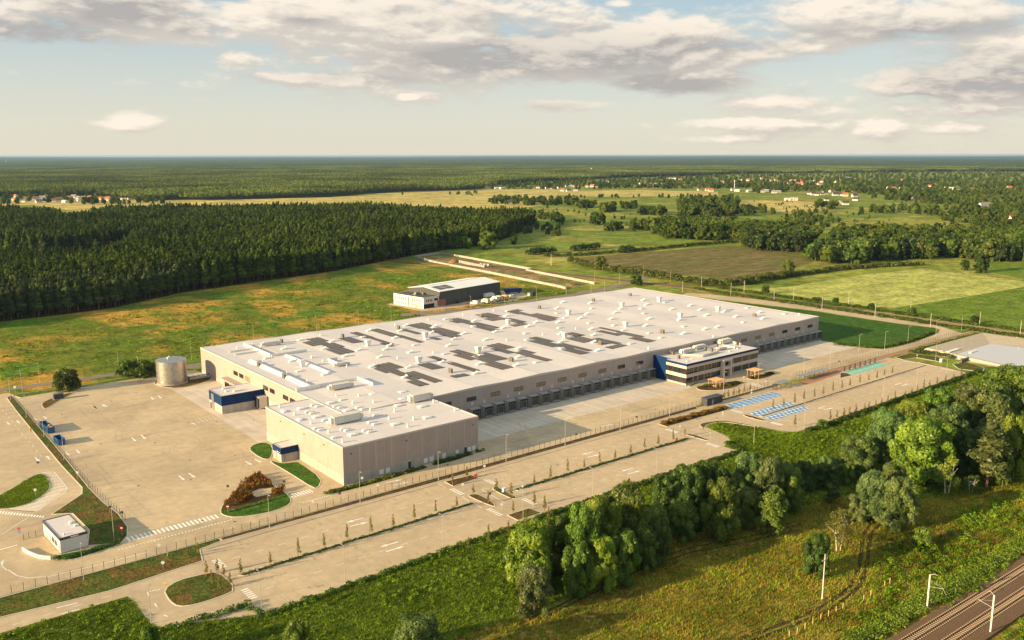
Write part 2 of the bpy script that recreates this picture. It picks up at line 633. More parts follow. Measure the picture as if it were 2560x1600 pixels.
# fields behind and to the right
area('meadow', poly('e', (-300, 1180), (0, 1080), (700, 985), (1150, 890), (2016, 770)) + poly('f', (1120, 600), (1250, 650), (2016, 800), (2250, 880)) +
     [(330, 195), (16, 185)] + poly('e', (1260, 1325), (480, 1470), (-300, 1560)), 0.02, 'meadow_back')
area('hay_field', poly('e', (-200, 345), (200, 335), (560, 385), (1000, 420), (2016, 400)) + poly('f', (1500, 330), (1900, 290), (2016, 235), (2016, 185), (1500, 185), (1000, 200), (600, 235), (0, 248)) +
     poly('e', (1030, 305), (560, 285), (200, 300), (-200, 320)), 0.30, 'hay')
area('hay_field', poly('g', (400, 195), (1000, 190), (1500, 200), (1500, 225), (800, 235), (400, 215)), 0.35, 'hay')
area('hay_field', poly('h', (0, 300), (600, 310), (860, 340), (600, 400), (300, 350)), 0.35, 'hay')
area('ploughed_field', poly('g', (560, 618), (1000, 585), (1560, 540), (2016, 590), (2110, 640), (1880, 715), (1560, 755), (900, 690)), 0.06, 'soil')
area('grain_field', poly('h', (300, 870), (560, 845), (1000, 775), (1370, 735), (2016, 815), (2250, 850), (1700, 905), (1180, 985), (800, 945), (420, 880)), 0.06, 'wheat')
area('crop_field', poly('h', (1200, 985), (1700, 905), (2016, 850), (2400, 800), (2400, 1180), (2016, 1120), (1500, 1040)), 0.08, 'beet')
area('crop_field', poly('h', (1780, 690), (2016, 705), (2300, 720), (2300, 840), (2016, 800), (1770, 745)), 0.09, 'beet')
area('building_site_ground', poly('f', (1100, 610), (1265, 590), (1840, 690), (2016, 735)) + poly('g', (720, 775), (540, 810), (0, 705)) + poly('f', (1600, 740)), 0.05, 'site_soil')

# foreground: dry meadow by the railway, lush grass by the car parks
area('dry_meadow', [(-130, -60), (-60, -60)] + poly('b', (900, 1600), (1440, 1400)) + poly('c', (330, 1370), (700, 1200), (1050, 960), (1450, 900)) + poly('d', (500, 800), (720, 720), (1000, 760), (1500, 700), (1728, 640), (2100, 560)) +
     [(260, -190), (-20, -215), (-140, -180)], 0.02, 'meadow_rail')
area('lush_verge', [(-140, -29.5), (-72, -30), (-71.5, -48)] + [(-50.8, -57.5), (160, -57.5), (300, -57)] + poly('x', (2600, 560)) + poly('d', (2000, 500), (1728, 640), (1500, 690), (1000, 700), (720, 650), (500, 760)) +
     poly('c', (1450, 850), (1050, 930), (700, 1170), (330, 1340)) + poly('b', (1440, 1380), (800, 1600)) + [(-85, -110), (-140, -110)], 0.045, 'grass_lush')

# paved areas
area('paved_yard', poly('a', (-500, 260), (0, 185), (45, 178), (110, 200), (330, 165), (600, 125), (840, 83)) + [(2, 178), (16.9, 178), (16.9, 30), (60, 29), (330, 29)] +
     poly('h', (940, 1228), (1130, 1243), (1300, 1205), (1455, 1150), (1490, 1120), (1450, 1107), (1200, 1077), (720, 1003), (0, 917)) + poly('g', (1330, 862), (1270, 850), (1300, 838)) +
     poly('h', (0, 893), (400, 935), (720, 978), (1200, 1050), (1480, 1095), (1625, 1142)) + [(410, -14.5), (200, -12.2), (-120, -12.2)], 0.026, 'yard', True)
area('access_road', [(-140, -21), (-74.5, -23.5), (-53.5, -22.2), (-51, -15.8), (-44, -14.3), (24, -14.9), (41, -14.9), (119.6, -14.9), (157, -14.2), (206, -14.4), (206, -16.6), (295, -17), (297, -40), (294, -57), (161, -57.6)] +
     poly('d', (530, 392), (400, 380), (280, 355), (165, 338), (95, 330), (30, 343), (-20, 352), (-5, 378)) + poly('c', (1215, 360), (1330, 410), (1352, 432), (1345, 450), (1315, 467)) + [(121, -56.2), (37, -54.8), (24, -55.2), (-50.8, -57.6), (-70.2, -48.6), (-71.8, -44.8), (-71.2, -33.5), (-73, -30.5), (-88.8, -29.6), (-140, -29.2)],
     0.032, 'road', True)
for nm, x0, x1 in (('left', -49.6, 23.4), ('mid', 38.0, 120.0), ('right', 161.0, 294.0)):
    area('car_park', [(x0, -17.6), (x1, -17.6), (x1, -55.6), (x0, -57.0 if nm != 'mid' else -55.2)], 0.037, 'park', True)

# dock aprons in pale concrete
area('dock_apron', [(51.7, 30.3), (51.7, 7.4), (174.1, 7.2), (174.1, 30.3)], 0.034, 'apron')
area('dock_apron', [(226.3, 30.3), (226.3, 5.5), (312.0, 5.5), (316, 28), (312, 30.3)], 0.034, 'apron')
area('dock_apron', [(-3.6, 148), (-3.6, 55.5), (-0.2, 55.5), (-0.1, 57.0), (16.9, 57.0), (16.9, 148)], 0.034, 'apron')
# public road behind the yard and its branch round the warehouse
area('public_road', poly('e', (-400, 1600), (60, 1500), (480, 1448), (780, 1398), (1200, 1362), (1300, 1345), (1300, 1325), (1180, 1340), (780, 1380), (480, 1428), (0, 1492), (-400, 1560)), 0.06, 'asphalt', True)
area('public_road', poly('g', (-500, 985), (0, 955), (400, 880), (560, 862), (800, 820), (1000, 765), (1070, 745), (1040, 735), (960, 760), (780, 805), (540, 850), (390, 868), (0, 930), (-500, 970)), 0.06, 'asphalt', True)
# red block path along the fence on the right
area('brick_path', [(233, -18.2), (236, -13.4), (300, -14.0), (395, -15.0), (412, -15.2), (414, -17.6), (300, -17.4), (262, -17.6)], 0.045, 'brickpath', True)

# kerbed islands, beds and verges: a stone ring with planting inside
ISL = []


def island(pl, mat, kind='planting_bed', h=0.12, kerb=0.25):
    n = len(pl)
    ar = sum(pl[i][0] * pl[(i + 1) % n][1] - pl[(i + 1) % n][0] * pl[i][1] for i in range(n))
    if ar < 0:
        pl = pl[::-1]
    inner = []
    for i in range(n):
        p0, p1, p2 = np.array(pl[i - 1]), np.array(pl[i]), np.array(pl[(i + 1) % n])
        a = (p1 - p0) / (np.linalg.norm(p1 - p0) + 1e-9)
        b = (p2 - p1) / (np.linalg.norm(p2 - p1) + 1e-9)
        na, nb = np.array((-a[1], a[0])), np.array((-b[1], b[0]))
        q = na + nb
        q = q / max(0.35, np.dot(q, q) / 2)
        inner.append(tuple(p1 + q * kerb))
    mb = MB()
    k0 = len(mb.v)
    mb.v += [(a, b, 0.0) for a, b in pl] + [(a, b, h) for a, b in pl] + [(a, b, h) for a, b in inner]
    for i in range(n):
        j = (i + 1) % n
        mb.f += [[i, j, n + j, n + i], [n + i, n + j, 2 * n + j, 2 * n + i]]
        mb.m += [0, 0]
    mb.f.append([2 * n + i for i in range(n)])
    mb.m.append(1)
    ISL.append((inner, mat))
    return struct(kind, mb, [M['kerb'], M[mat]])


def smooth_loop(pts, it=2):
    for _ in range(it):
        o = []
        for i in range(len(pts)):
            p, q = np.array(pts[i]), np.array(pts[(i + 1) % len(pts)])
            o += [tuple(p * .75 + q * .25), tuple(p * .25 + q * .75)]
        pts = o
    return pts


# long verge between fence and car parks
island([(-97, -12.2), (-97, -22.3), (-74.5, -24.9), (-52, -23.2), (-50.2, -16.3), (-44, -14.9), (-44, -12.8)], 'grass_verge', 'verge')
island([(-43.9, -12.8), (-43.9, -14.9), (20, -15.6), (150, -15.4), (152, -12.5), (40, -12.4)], 'bed', 'verge')
island([(157.5, -12.4), (157.5, -14.6), (206, -15.0), (206, -12.4)], 'grass_brown', 'verge')
island([(-48.2, -36.0), (-47.2, -37.7), (22.7, -37.2), (22.9, -35.4)], 'grass_verge', 'median_strip')
island([(38.4, -35.2), (38.8, -37.2), (117, -38.2), (119.2, -36.6)], 'grass_verge', 'median_strip')
island([(160.6, -36.9), (160.8, -38.3), (293.4, -38.2), (293.4, -36.8)], 'grass_brown', 'median_strip')
island(smooth_loop(poly('a', (880, 1240), (960, 1190), (1080, 1160), (1180, 1140), (1285, 1240), (1180, 1285), (1050, 1325), (960, 1335), (910, 1300)), 1), 'grass_verge')
island([(25.8, -16.8), (35.8, -17.4), (36.2, -21.4), (25.6, -21.8)], 'bed')
island(smooth_loop(poly('b', (1225, 730), (1270, 722), (1320, 740), (1380, 780), (1375, 796), (1320, 775), (1260, 750)), 1), 'grass_brown')
island(smooth_loop(poly('b', (1360, 690), (1385, 682), (1440, 712), (1505, 748), (1470, 752), (1420, 730), (1375, 708)), 1), 'grass_verge')
island([(24.8, -49.2), (32.8, -49.3), (33.6, -54.4), (24.8, -54.2)], 'grass_verge')
island(poly('c', (960, 345), (1170, 285), (1330, 255), (1340, 270), (1180, 315), (1010, 362)), 'bed')
island(smooth_loop(poly('c', (1090, 395), (1150, 402), (1240, 432), (1235, 440), (1180, 425), (1110, 404)), 1), 'grass_brown')
island(smooth_loop(poly('d', (200, 295), (240, 296), (350, 330), (330, 332), (260, 318)), 1), 'grass_brown')
island(smooth_loop(poly('d', (-30, 350), (0, 338), (95, 326), (170, 336), (290, 358), (300, 364), (170, 343), (95, 334), (20, 346), (0, 375)), 1), 'grass_brown')
# yard islands
island(smooth_loop(poly('a', (1185, 825), (1200, 780), (1290, 680), (1375, 602), (1440, 628), (1490, 690), (1545, 715), (1582, 762), (1545, 795), (1440, 830), (1270, 853), (1210, 842)), 1), 'lawn')
island(smooth_loop(poly('a', (1340, 480), (1370, 455), (1430, 443), (1475, 462), (1470, 530), (1430, 540), (1380, 515)), 1), 'lawn')
island(smooth_loop(poly('a', (1450, 548), (1480, 545), (1520, 560), (1600, 550), (1620, 555), (1740, 640), (1722, 690), (1690, 694), (1560, 610)), 1), 'lawn')
island([(-0.5, -0.6), (-6.5, -1.0), (-8.6, -3.0), (-4, -4.6), (4, -4.9), (17, -4.6), (29, -3.6), (29.3, -0.7), (16, -0.8)], 'lawn')
island([(31.2, -0.6), (31.0, -3.4), (40, -3.6), (47.5, -2.6), (47.5, -0.6)], 'lawn')
island(smooth_loop([(49, -0.4), (49, -2.2), (52.5, -2.2), (53.5, -0.6)], 1), 'lawn')
island(smooth_loop(poly('a', (820, 120), (860, 145), (960, 155), (1060, 135), (1140, 108), (1140, 95), (1010, 85), (900, 95)), 1), 'grass_brown')
island(smooth_loop(poly('l', (780, 400), (800, 350), (930, 290), (1200, 190), (1420, 160), (1380, 190), (1200, 270), (1080, 350), (900, 460), (820, 470)), 1), 'grass_brown')
island(smooth_loop(poly('k', (-200, 450), (0, 345), (200, 235), (420, 100), (600, 15), (700, 50), (770, 190), (740, 290), (600, 400), (400, 500), (150, 560), (-200, 575)), 1), 'grass_lush')
island(poly('a', (35, 205), (60, 190), (150, 290), (330, 500), (480, 690), (560, 770), (640, 830), (690, 900), (690, 950), (655, 990), (470, 1005), (480, 920), (390, 830), (275, 835), (440, 725), (442, 690), (330, 570), (180, 390), (90, 280)), 'grass_verge', 'verge')
island(poly('a', (60, 190), (130, 178), (360, 150), (600, 108), (840, 72), (840, 84), (600, 124), (330, 166), (110, 205)), 'grass_lush', 'verge')
island(smooth_loop(poly('a', (270, 1075), (340, 1045), (480, 1025), (650, 985), (640, 1000), (500, 1050), (380, 1085)), 1), 'lawn')
area('planting_bed', poly('a', (1200, 815), (1215, 785), (1295, 690), (1375, 612), (1438, 636), (1485, 695), (1535, 718), (1480, 742), (1380, 775), (1270, 812)), .128, 'bed')
area('pale_slab', poly('a', (1345, 722), (1400, 697), (1480, 692), (1500, 706), (1450, 728), (1385, 742)), .134, 'park')
# beds in front of the offices
island(smooth_loop(poly('c', (1165, 155), (1180, 140), (1240, 130), (1330, 120), (1400, 112), (1424, 125), (1380, 150), (1290, 166), (1200, 166)), 1), 'bed')
island(smooth_loop(poly('c', (1435, 100), (1460, 90), (1530, 78), (1560, 58), (1600, 72), (1570, 92), (1490, 110)), 1), 'bed')
island(smooth_loop(poly('c', (1118, 142), (1180, 118), (1215, 108), (1190, 122), (1140, 146)), 1), 'lawn')
# right end: lawn beside the warehouse, beds by the pond
area('lawn', [(309, 168)] + poly('g', (1330, 866)) + poly('h', (0, 921), (720, 1008), (1200, 1081), (1450, 1112), (1480, 1135), (1440, 1150), (1300, 1200), (1130, 1240), (950, 1225), (745, 1190)) + [(309, 30)], 0.05, 'lawn')
island(poly('x', (720, 600), (900, 540), (1280, 590), (1420, 640), (1330, 660), (1000, 600), (830, 630)), 'grass_verge')
island(poly('x', (1480, 690), (1600, 650), (1780, 690), (1900, 740), (1880, 790), (1560, 750)), 'grass_verge')
island(poly('x', (1010, 662), (1060, 655), (1340, 718), (1290, 722)), 'grass_brown')
island(poly('x', (0, 870), (0, 800), (90, 805), (160, 835)), 'bed')

# ------------------------------------------------------------------ painted markings
mk = MB()
ZM = 0.044
# left access road arrows, centre dashes, yard arrows
def dash(p, q, w=0.15, mb=mk, z=ZM, mi=0):
    p, q = np.array(p), np.array(q)
    d = (q - p) / np.linalg.norm(q - p)
    n = np.array((-d[1], d[0])) * w / 2
    mb.sheet([tuple(p + n), tuple(p - n), tuple(q - n), tuple(q + n)], z, mi)


def arrow(p, ang, L=3.6, w=0.22, mb=mk, z=ZM):
    c, s_ = math.cos(ang), math.sin(ang)
    T = lambda x, y: (p[0] + x * c - y * s_, p[1] + x * s_ + y * c)
    mb.sheet([T(-L / 2, -w), T(L * .12, -w), T(L * .12, w), T(-L / 2, w)], z)
    mb.sheet([T(L * .12, -.62), T(L / 2, 0), T(L * .12, .62)], z)


def arrow_px(fr, x0, y0, x1, y1, L=None):
    a, b = np.array(g2(fr, x0, y0)), np.array(g2(fr, x1, y1))
    arrow((a + b) / 2, math.atan2(b[1] - a[1], b[0] - a[0]), L or max(3.2, float(np.linalg.norm(b - a))))


for q in ((130, 720, 185, 770), (370, 745, 318, 690), (670, 1390, 740, 1465), (945, 1430, 880, 1360), (820, 610, 885, 655), (640, 640, 695, 690), (1930, 390, 2000, 440), (1765, 420, 1835, 470),
          (1440, 1240, 1510, 1310), (1240, 1285, 1315, 1355)):
    arrow_px('l', *q)
for q in ((505, 250, 525, 265), (560, 240, 580, 255), (815, 200, 830, 215), (855, 192, 872, 207), (712, 420, 735, 440), (762, 405, 787, 428), (965, 625, 997, 650), (1020, 612, 1055, 636), (1325, 548, 1360, 567),
          (1375, 535, 1412, 555), (1055, 348, 1035, 340)):
    arrow_px('a', *q)
for q in ((660, 855, 580, 877), (605, 897, 685, 876), (845, 985, 765, 1008), (797, 1033, 880, 1008), (800, 660, 865, 648), (845, 672, 895, 662)):
    arrow_px('b', *q, L=5.5)
for q in ((605, 497, 555, 510), (585, 525, 640, 512), (820, 585, 770, 600), (805, 613, 860, 600), (200, 487, 150, 498), (660, 360, 715, 348)):
    arrow_px('c', *q, L=5.5)
for q in ((650, 252, 620, 262), (655, 268, 690, 260), (1060, 125, 1035, 133), (1070, 138, 1098, 130), (390, 1300 - 900, 390, 395)):
    if q[1] < 300:
        arrow_px('d', *q, L=5.5)
lp = [g2('l', *q) for q in ((40, 490), (105, 555), (160, 625), (218, 695), (283, 768), (343, 845), (405, 925), (470, 1003), (540, 1080), (607, 1160), (680, 1245), (750, 1335), (828, 1430))]
for i in range(len(lp) - 1):
    p, q = np.array(lp[i]), np.array(lp[i + 1])
    dash(p, p + (q - p) * .42, .18)
for y in (-27.3,):
    for x in np.arange(-125, -76, 6.0):
        dash((x, y + (x + 80) * .01), (x + 2.4, y + (x + 82) * .01))
# centre dashes in the car park aisles
for x0, x1 in ((-46, 22), (40, 118), (163, 292)):
    for y in (-26.6, -46.8):
        for x in np.arange(x0, x1, 6.2):
            dash((x, y), (x + 2.2, y))
for x in np.arange(42, 150, 8.0):
    dash((x, -5.2), (x + 3.4, -5.2), .14)
for x in np.arange(-40, 30, 7.0):
    dash((x, -8.4), (x + 2.4, -8.4), .14)
# zebra crossings: (x, y0, y1, n)
def zebra(x0, x1, y0, y1, n, across='y', mb=mk, w=0.5):
    for i in range(n):
        t = (i + .5) / n
        if across == 'y':
            yc = y0 + (y1 - y0) * t
            mb.rect(x0, x1, yc - w / 2, yc + w / 2, ZM)
        else:
            xc = x0 + (x1 - x0) * t
            mb.rect(xc - w / 2, xc + w / 2, y0, y1, ZM)


zebra(-63.4, -38.6, 0.2, 3.4, 22, 'x', w=0.62)
zebra(-63.0 - 4, -36.4, -3.4, -2.9, 34, 'x', w=0.45)
zebra(-16.8, -9.4, 0.9, 4.0, 8, 'x', w=0.5)
zebra(-16.0, 2.0, -4.7, -4.2, 24, 'x', w=0.45)
for x0, x1, y0, y1 in ((-50.4, -48.4, -30.2, -24.3), (-50.6, -48.8, -49.6, -43.5), (23.2, 25.2, -29.0, -22.8), (22.6, 24.4, -48.5, -42.1), (36.0, 37.8, -28.5, -22.8), (35.2, 37.0, -48.5, -42.8), (118.9, 121.2, -30.4, -25),
                       (117.6, 119.8, -50.1, -44.7), (157.8, 160.2, -30.2, -24.5), (156.2, 158.6, -49.3, -44.5), (294, 296.2, -31.5, -25.4), (292.2, 294.2, -50.8, -44.8)):
    zebra(x0, x1, y0, y1, 6)
zebra(196.8, 200.8, -13.2, -4.1, 8)
# hatched zone beside the grass island on the left
hp = np.array(poly('k', (120, 575), (540, 605), (980, 310), (1020, 245), (960, 170), (820, 0), (640, 10)))
for i in range(30):
    t = i / 29
    a = np.array(g2('k', 640 + 130 * min(1, t * 3) if t < .3 else 770 - 650 * (t - .3) / .7, 10 + 190 * t / .3 if t < .3 else 200 + 375 * ((t - .3) / .7)))
    b = np.array(g2('k', 820 + 200 * t / .33 if t < .33 else 1020 - 480 * (t - .33) / .67, 245 * t / .33 if t < .33 else 245 + 360 * (t - .33) / .67))
    dash(a, b, .34)
for a, b in zip(hp[:-2], hp[1:-1]):
    dash(a, b, .25)
for i in range(16):
    t = i / 15
    a = g2('k', 20 + 640 * t, 590 + 75 * t)
    b = g2('k', -10 + 650 * t, 632 + 62 * t)
    dash(a, b, .55)
dash(g2('k', 20, 950), g2('k', 430, 685), .2)
dash(g2('k', 5, 1175), g2('k', 265, 1105), .45)
for i in range(5):
    dash(g2('k', 60 - 8 * i, 1330 + 30 * i), g2('k', 5 + 14 * i, 1390 + 10 * i), .3)
lane = [g2('k', *q) for q in ((0, 1380), (110, 1500))] + [g2('a', *q) for q in ((40, 1130), (90, 1165), (150, 1177), (260, 1170), (500, 1115), (800, 1037))]
for a, b in zip(lane, lane[1:]):
    dash(a, b, .22)
for a, b in (((797, 1253), (870, 1238)),):
    for i in range(6):
        t = i / 6
        p, q = np.array(g2('a', *a)), np.array(g2('a', *b))
        dash(p + (q - p) * t, p + (q - p) * (t + .09), .5)
for a, b in (((797, 1253), (805, 1275)), ((835, 1315), (848, 1335)), ((885, 1378), (908, 1386)), ((303, 1340), (355, 1328)), ((355, 1328), (420, 1312)), ((330, 1372), (430, 1346))):
    dash(g2('a', *a), g2('a', *b), .3)
for a, b in (((1305, 700), (1430, 773)), ((1305, 700), (1350, 692)), ((1070, 668), (1110, 690)), ((1200, 738), (1240, 765)), ((1265, 775), (1305, 800))):
    dash(g2('b', *a), g2('b', *b), .2)
for a, b in (((1140, 380), (1190, 365)), ((1180, 405), (1215, 420))):
    dash(g2('c', *a), g2('c', *b), .2)
# truck lanes on the aprons
for k_ in range(18):
    x = 66.2 + 5.85 * k_ + .3
    if x < 173:
        dash((x, 26.0), (x, 4.6), .14)
for k_ in range(10):
    x = 250.2 + 5.85 * k_
    dash((x, 26.0), (x, 5.8), .14)
for k_ in range(6):
    dash(g2('a', 1055 + 22 * k_, 325 - 6 * k_), g2('a', 1080 + 22 * k_, 342 - 6 * k_), .15)
dash(g2('a', 1055, 322), g2('a', 1165, 292), .15)
dash(g2('a', 1090, 345), g2('a', 1200, 328), .15)
struct('road_markings', mk, M['white'])
bl = MB()
for x0, x1, xs in ((-46, 22.6, 2.5), (40, 118, 2.5), (163.5, 292, 2.5)):
    for x in np.arange(x0, x1, xs):
        for y0, y1 in ((-22.9, -17.8), (-35.2, -30.2), (-43.4, -38.4), (-55.4, -50.4)):
            if x0 > 150 and ((x < 195 and y0 > -24) or (x < 188 and -46 < y0 < -28)) or (x0 > 150 and 249 < x < 283 and y0 > -24):
                continue
            bl.rect(x - .07, x + .07, y0, y1, 0.041)
struct('parking_bay_lines', bl, M['dark_line'])
dr = MB()
for x0, x1, y in ((-49, 23.2, -17.3), (38, 119.6, -17.3), (160, 294, -17.3)):
    dr.rect(x0, x1, y - .13, y + .13, 0.048)
struct('drain_channel', dr, M['drain'])
mh = MB()
for i in range(46):
    x, y = rng.uniform(-50, 20), rng.uniform(10, 165)
    if i > 18:
        x, y = rng.uniform(-45, 290), rng.choice([-24.5, -28, -44, -49.5, -5, 1.5])
    a = np.linspace(0, 2 * math.pi, 9)[:-1]
    mh.sheet([(x + .42 * math.cos(t), y + .42 * math.sin(t)) for t in a], 0.0465)
struct('manhole_covers', mh, M['drain'])

# coloured bays
cb = MB()
cw = MB()
for i in range(10):
    x = 162.3 + 3.2 * i
    cb.rect(x + .1, x + 3.1, -25.0, -19.2, 0.0415)
    dash((x, -25.2), (x + .6, -19.0), .34, cw)
    dash((x + .7, -19.4), (x + 3.0, -24.8), .30, cw)
    dash((x + .3, -23.4), (x + 2.2, -24.8), .14, cw)
for (x0, x1, y0, y1) in ((160.2, 186.8, -36.6, -31.8), (160.2, 185.4, -43.8, -38.8)):
    n = 10
    w_ = (x1 - x0) / n
    for i in range(n):
        x = x0 + w_ * i
        cb.rect(x + .08, x + w_ - .08, y0, y1, 0.0415)
        cw.rect(x + .35, x + w_ * .55, (y0 + y1) / 2 + .3, y1 - .5, ZM)
        cw.rect(x + w_ * .5, x + w_ - .4, y0 + .5, (y0 + y1) / 2 - .2, ZM)
    dash((x0, y0), (x1, y0), .15, cw)
    dash((x0, y1), (x1, y1), .15, cw)
struct('blue_parking_bays', cb, M['blue_paint'])
cg = MB()
for i in range(12):
    x = 250.0 + 2.6 * i
    cg.rect(x, x + 2.5, -25.2, -19.8, 0.0415)
    dash((x, -25.2), (x, -19.8), .12, cw)
    dash((x + .6, -22), (x + 1.9, -23.5), .3, cw)
struct('green_charging_bays', cg, M['green_paint'])
struct('bay_symbols', cw, M['white'])

area('brick_path', [(216, -21.8), (247, -20.4), (250, -18.1), (233, -17.4), (218, -17.2)], .0475, 'brickpath')
M['tyre'] = plain('tyre_marks', (.40, .315, .20), .9, var=.12, vscale=.6)
M['stain'] = plain('oil_stains', (.37, .29, .185), .8, var=.1)
ty = MB()
for i in range(16):
    r = np.random.default_rng(400 + i)
    c = np.array((r.uniform(-45, -8), r.uniform(20, 150))) if i < 11 else np.array((r.uniform(60, 165), r.uniform(-3, 5)))
    R0, a0, da = r.uniform(12, 34), r.uniform(0, 6.28), r.uniform(.5, 1.3)
    for off in (0, 2.1):
        P_ = [c + (R0 + off) * np.array((math.cos(a0 + da * t), math.sin(a0 + da * t))) - R0 * np.array((math.cos(a0 + da / 2), math.sin(a0 + da / 2))) for t in np.linspace(0, 1, 14)]
        for p, q in zip(P_, P_[1:]):
            dash(p, q, .16, ty, .0405 + .0002 * i + (.0001 if off else 0))
struct('tyre_marks', ty, M['tyre'])
stn_ = MB()
for i in range(150):
    r = np.random.default_rng(500 + i)
    x = r.uniform(-45, 290)
    if 24 < x < 38 or 119 < x < 162:
        continue
    y = r.choice([-20.5, -32.5, -41, -53]) + r.normal(scale=1.2)
    s_ = r.uniform(.15, .55)
    stn_.sheet([(x + s_ * r.uniform(.6, 1.3) * math.cos(t), y + s_ * 1.6 * r.uniform(.6, 1.3) * math.sin(t)) for t in np.linspace(0, 6.283, 10)[:-1]], .0445 + .00001 * i)
struct('oil_stains', stn_, M['stain'])
# ------------------------------------------------------------------ building materials
def cladding(name, col, pitch=1.17, var=0.05, seam=5.85, axis=0, metal=0.0, rough=0.55):
    """metal wall panels: fine vertical joints every pitch, stronger ones every seam"""
    mt, nt, b = new_mat(name)
    v = coords(nt)
    sp = N(nt, 'ShaderNodeSeparateXYZ')
    nt.links.new(v, sp.inputs[0])
    u = sp.outputs[axis]

    def line(p, w):
        m_ = math_n(nt, 'FRACT', math_n(nt, 'MULTIPLY', u, 1 / p))
        return math_n(nt, 'LESS_THAN', m_, w / p)
    n = noise(nt, v, 0.25, 5, 0.6)
    st = noise(nt, coords(nt, (1.2, 1.2, 0.06)), 1.0, 4, 0.6)
    f = math_n(nt, 'MULTIPLY', maprange(nt, n, 0.3, 0.7, 1 - var, 1 + var), maprange(nt, st, 0.3, 0.75, 1.02, 0.96))
    f = math_n(nt, 'MULTIPLY', f, math_n(nt, 'SUBTRACT', 1.0, math_n(nt, 'MULTIPLY', line(pitch, .06), 0.10)))
    if seam:
        f = math_n(nt, 'MULTIPLY', f, math_n(nt, 'ADD', 1.0, math_n(nt, 'MULTIPLY', line(seam, .22), 0.13)))
    c = mixc(nt, 1.0, tuple(col), f, 'MULTIPLY')
    nt.links.new(c, b.inputs['Base Color'])
    b.inputs['Roughness'].default_value = rough
    b.inputs['Metallic'].default_value = metal
    return mt


def membrane(name, col):
    mt, nt, b = new_mat(name)
    v = coords(nt)
    sp = N(nt, 'ShaderNodeSeparateXYZ')
    nt.links.new(v, sp.inputs[0])

    def line(s_, p, w):
        return math_n(nt, 'LESS_THAN', math_n(nt, 'FRACT', math_n(nt, 'MULTIPLY', s_, 1 / p)), w / p)
    big = noise(nt, v, 0.03, 5, 0.6, 0.5)
    mid = noise(nt, v, 0.4, 5, 0.65)
    puddle = noise(nt, coords(nt, (0.4, 0.05, 1)), 1.0, 6, 0.65, 0.4)
    f = math_n(nt, 'MULTIPLY', maprange(nt, big, 0.3, 0.7, 0.94, 1.05), maprange(nt, mid, 0.25, 0.75, 0.965, 1.035))
    f = math_n(nt, 'MULTIPLY', f, math_n(nt, 'SUBTRACT', 1.0, math_n(nt, 'MULTIPLY', line(sp.outputs[0], 1.5, .07), 0.06)))
    f = math_n(nt, 'MULTIPLY', f, math_n(nt, 'SUBTRACT', 1.0, math_n(nt, 'MULTIPLY', line(sp.outputs[1], 12.4, .22), 0.16)))
    c = mixc(nt, 1.0, tuple(col), f, 'MULTIPLY')
    # rusty water stains along the valleys
    vl = math_n(nt, 'ABSOLUTE', math_n(nt, 'SUBTRACT', math_n(nt, 'FRACT', math_n(nt, 'MULTIPLY', math_n(nt, 'SUBTRACT', sp.outputs[0], 7.0), 1 / 33.0)), 0.5))
    vl = maprange(nt, vl, 0.0, 0.022, 1.0, 0.0)
    stn = math_n(nt, 'MULTIPLY', vl, maprange(nt, puddle, 0.50, 0.66))
    c = mixc(nt, math_n(nt, 'MULTIPLY', stn, 0.9), c, (0.40, 0.29, 0.18))
    c = mixc(nt, math_n(nt, 'MULTIPLY', math_n(nt, 'LESS_THAN', math_n(nt, 'FRACT', math_n(nt, 'MULTIPLY', math_n(nt, 'ADD', sp.outputs[0], 9.7), 1 / 33.0)), .012), .28), c, (0.36, 0.30, 0.24))
    nt.links.new(c, b.inputs['Base Color'])
    b.inputs['Roughness'].default_value = 0.6
    return mt


def glass(name, col=(0.02, 0.022, 0.024), rough=0.08):
    mt, nt, b = new_mat(name)
    v = coords(nt)
    n = noise(nt, v, 0.6, 2, 0.5)
    c = mixc(nt, maprange(nt, n, .4, .6), tuple(col), tuple(q * 1.8 for q in col))
    nt.links.new(c, b.inputs['Base Color'])
    b.inputs['Roughness'].default_value = rough
    b.inputs['Specular IOR Level'].default_value = 0.8
    b.inputs['IOR'].default_value = 1.52
    return mt


def concrete(name, col, rough=0.85):
    mt, nt, b = new_mat(name)
    v = coords(nt)
    n = noise(nt, v, 0.5, 6, 0.65)
    st = noise(nt, coords(nt, (0.9, 0.9, 0.12)), 1.0, 5, 0.6)
    f = math_n(nt, 'MULTIPLY', maprange(nt, n, 0.3, 0.7, 0.9, 1.08), maprange(nt, st, 0.35, 0.7, 1.05, 0.86))
    c = mixc(nt, 1.0, tuple(col), f, 'MULTIPLY')
    nt.links.new(c, b.inputs['Base Color'])
    b.inputs['Roughness'].default_value = rough
    return mt


WALLC = (0.375, 0.308, 0.28)
M['clad'] = cladding('silver_grey_cladding', WALLC, axis=0)
M['clad_y'] = cladding('silver_grey_cladding_side', WALLC, axis=1)
M['plinth'] = concrete('concrete_plinth', (0.40, 0.36, 0.32))
M['roof'] = membrane('roof_membrane', (0.63, 0.59, 0.57))
M['trim'] = plain('roof_edge_trim', (0.50, 0.46, 0.42), 0.4, var=0.04)
M['blue'] = cladding('blue_cladding', (0.003, 0.03, 0.115), axis=1, var=0.08, seam=0)
M['blue_x'] = cladding('blue_cladding_front', (0.003, 0.028, 0.11), axis=0, var=0.08, seam=0)
M['glass'] = glass('window_glass')
M['frame'] = plain('dark_frame', (0.04, 0.042, 0.045), 0.5)
M['blind'] = plain('window_blind', (0.27, 0.20, 0.095), 0.6, var=0.2, vscale=0.8)
M['shelter'] = plain('dock_pod_metal', (0.36, 0.37, 0.36), 0.5, 0.0, var=0.08)
M['black'] = plain('black_rubber', (0.014, 0.014, 0.016), 0.8)
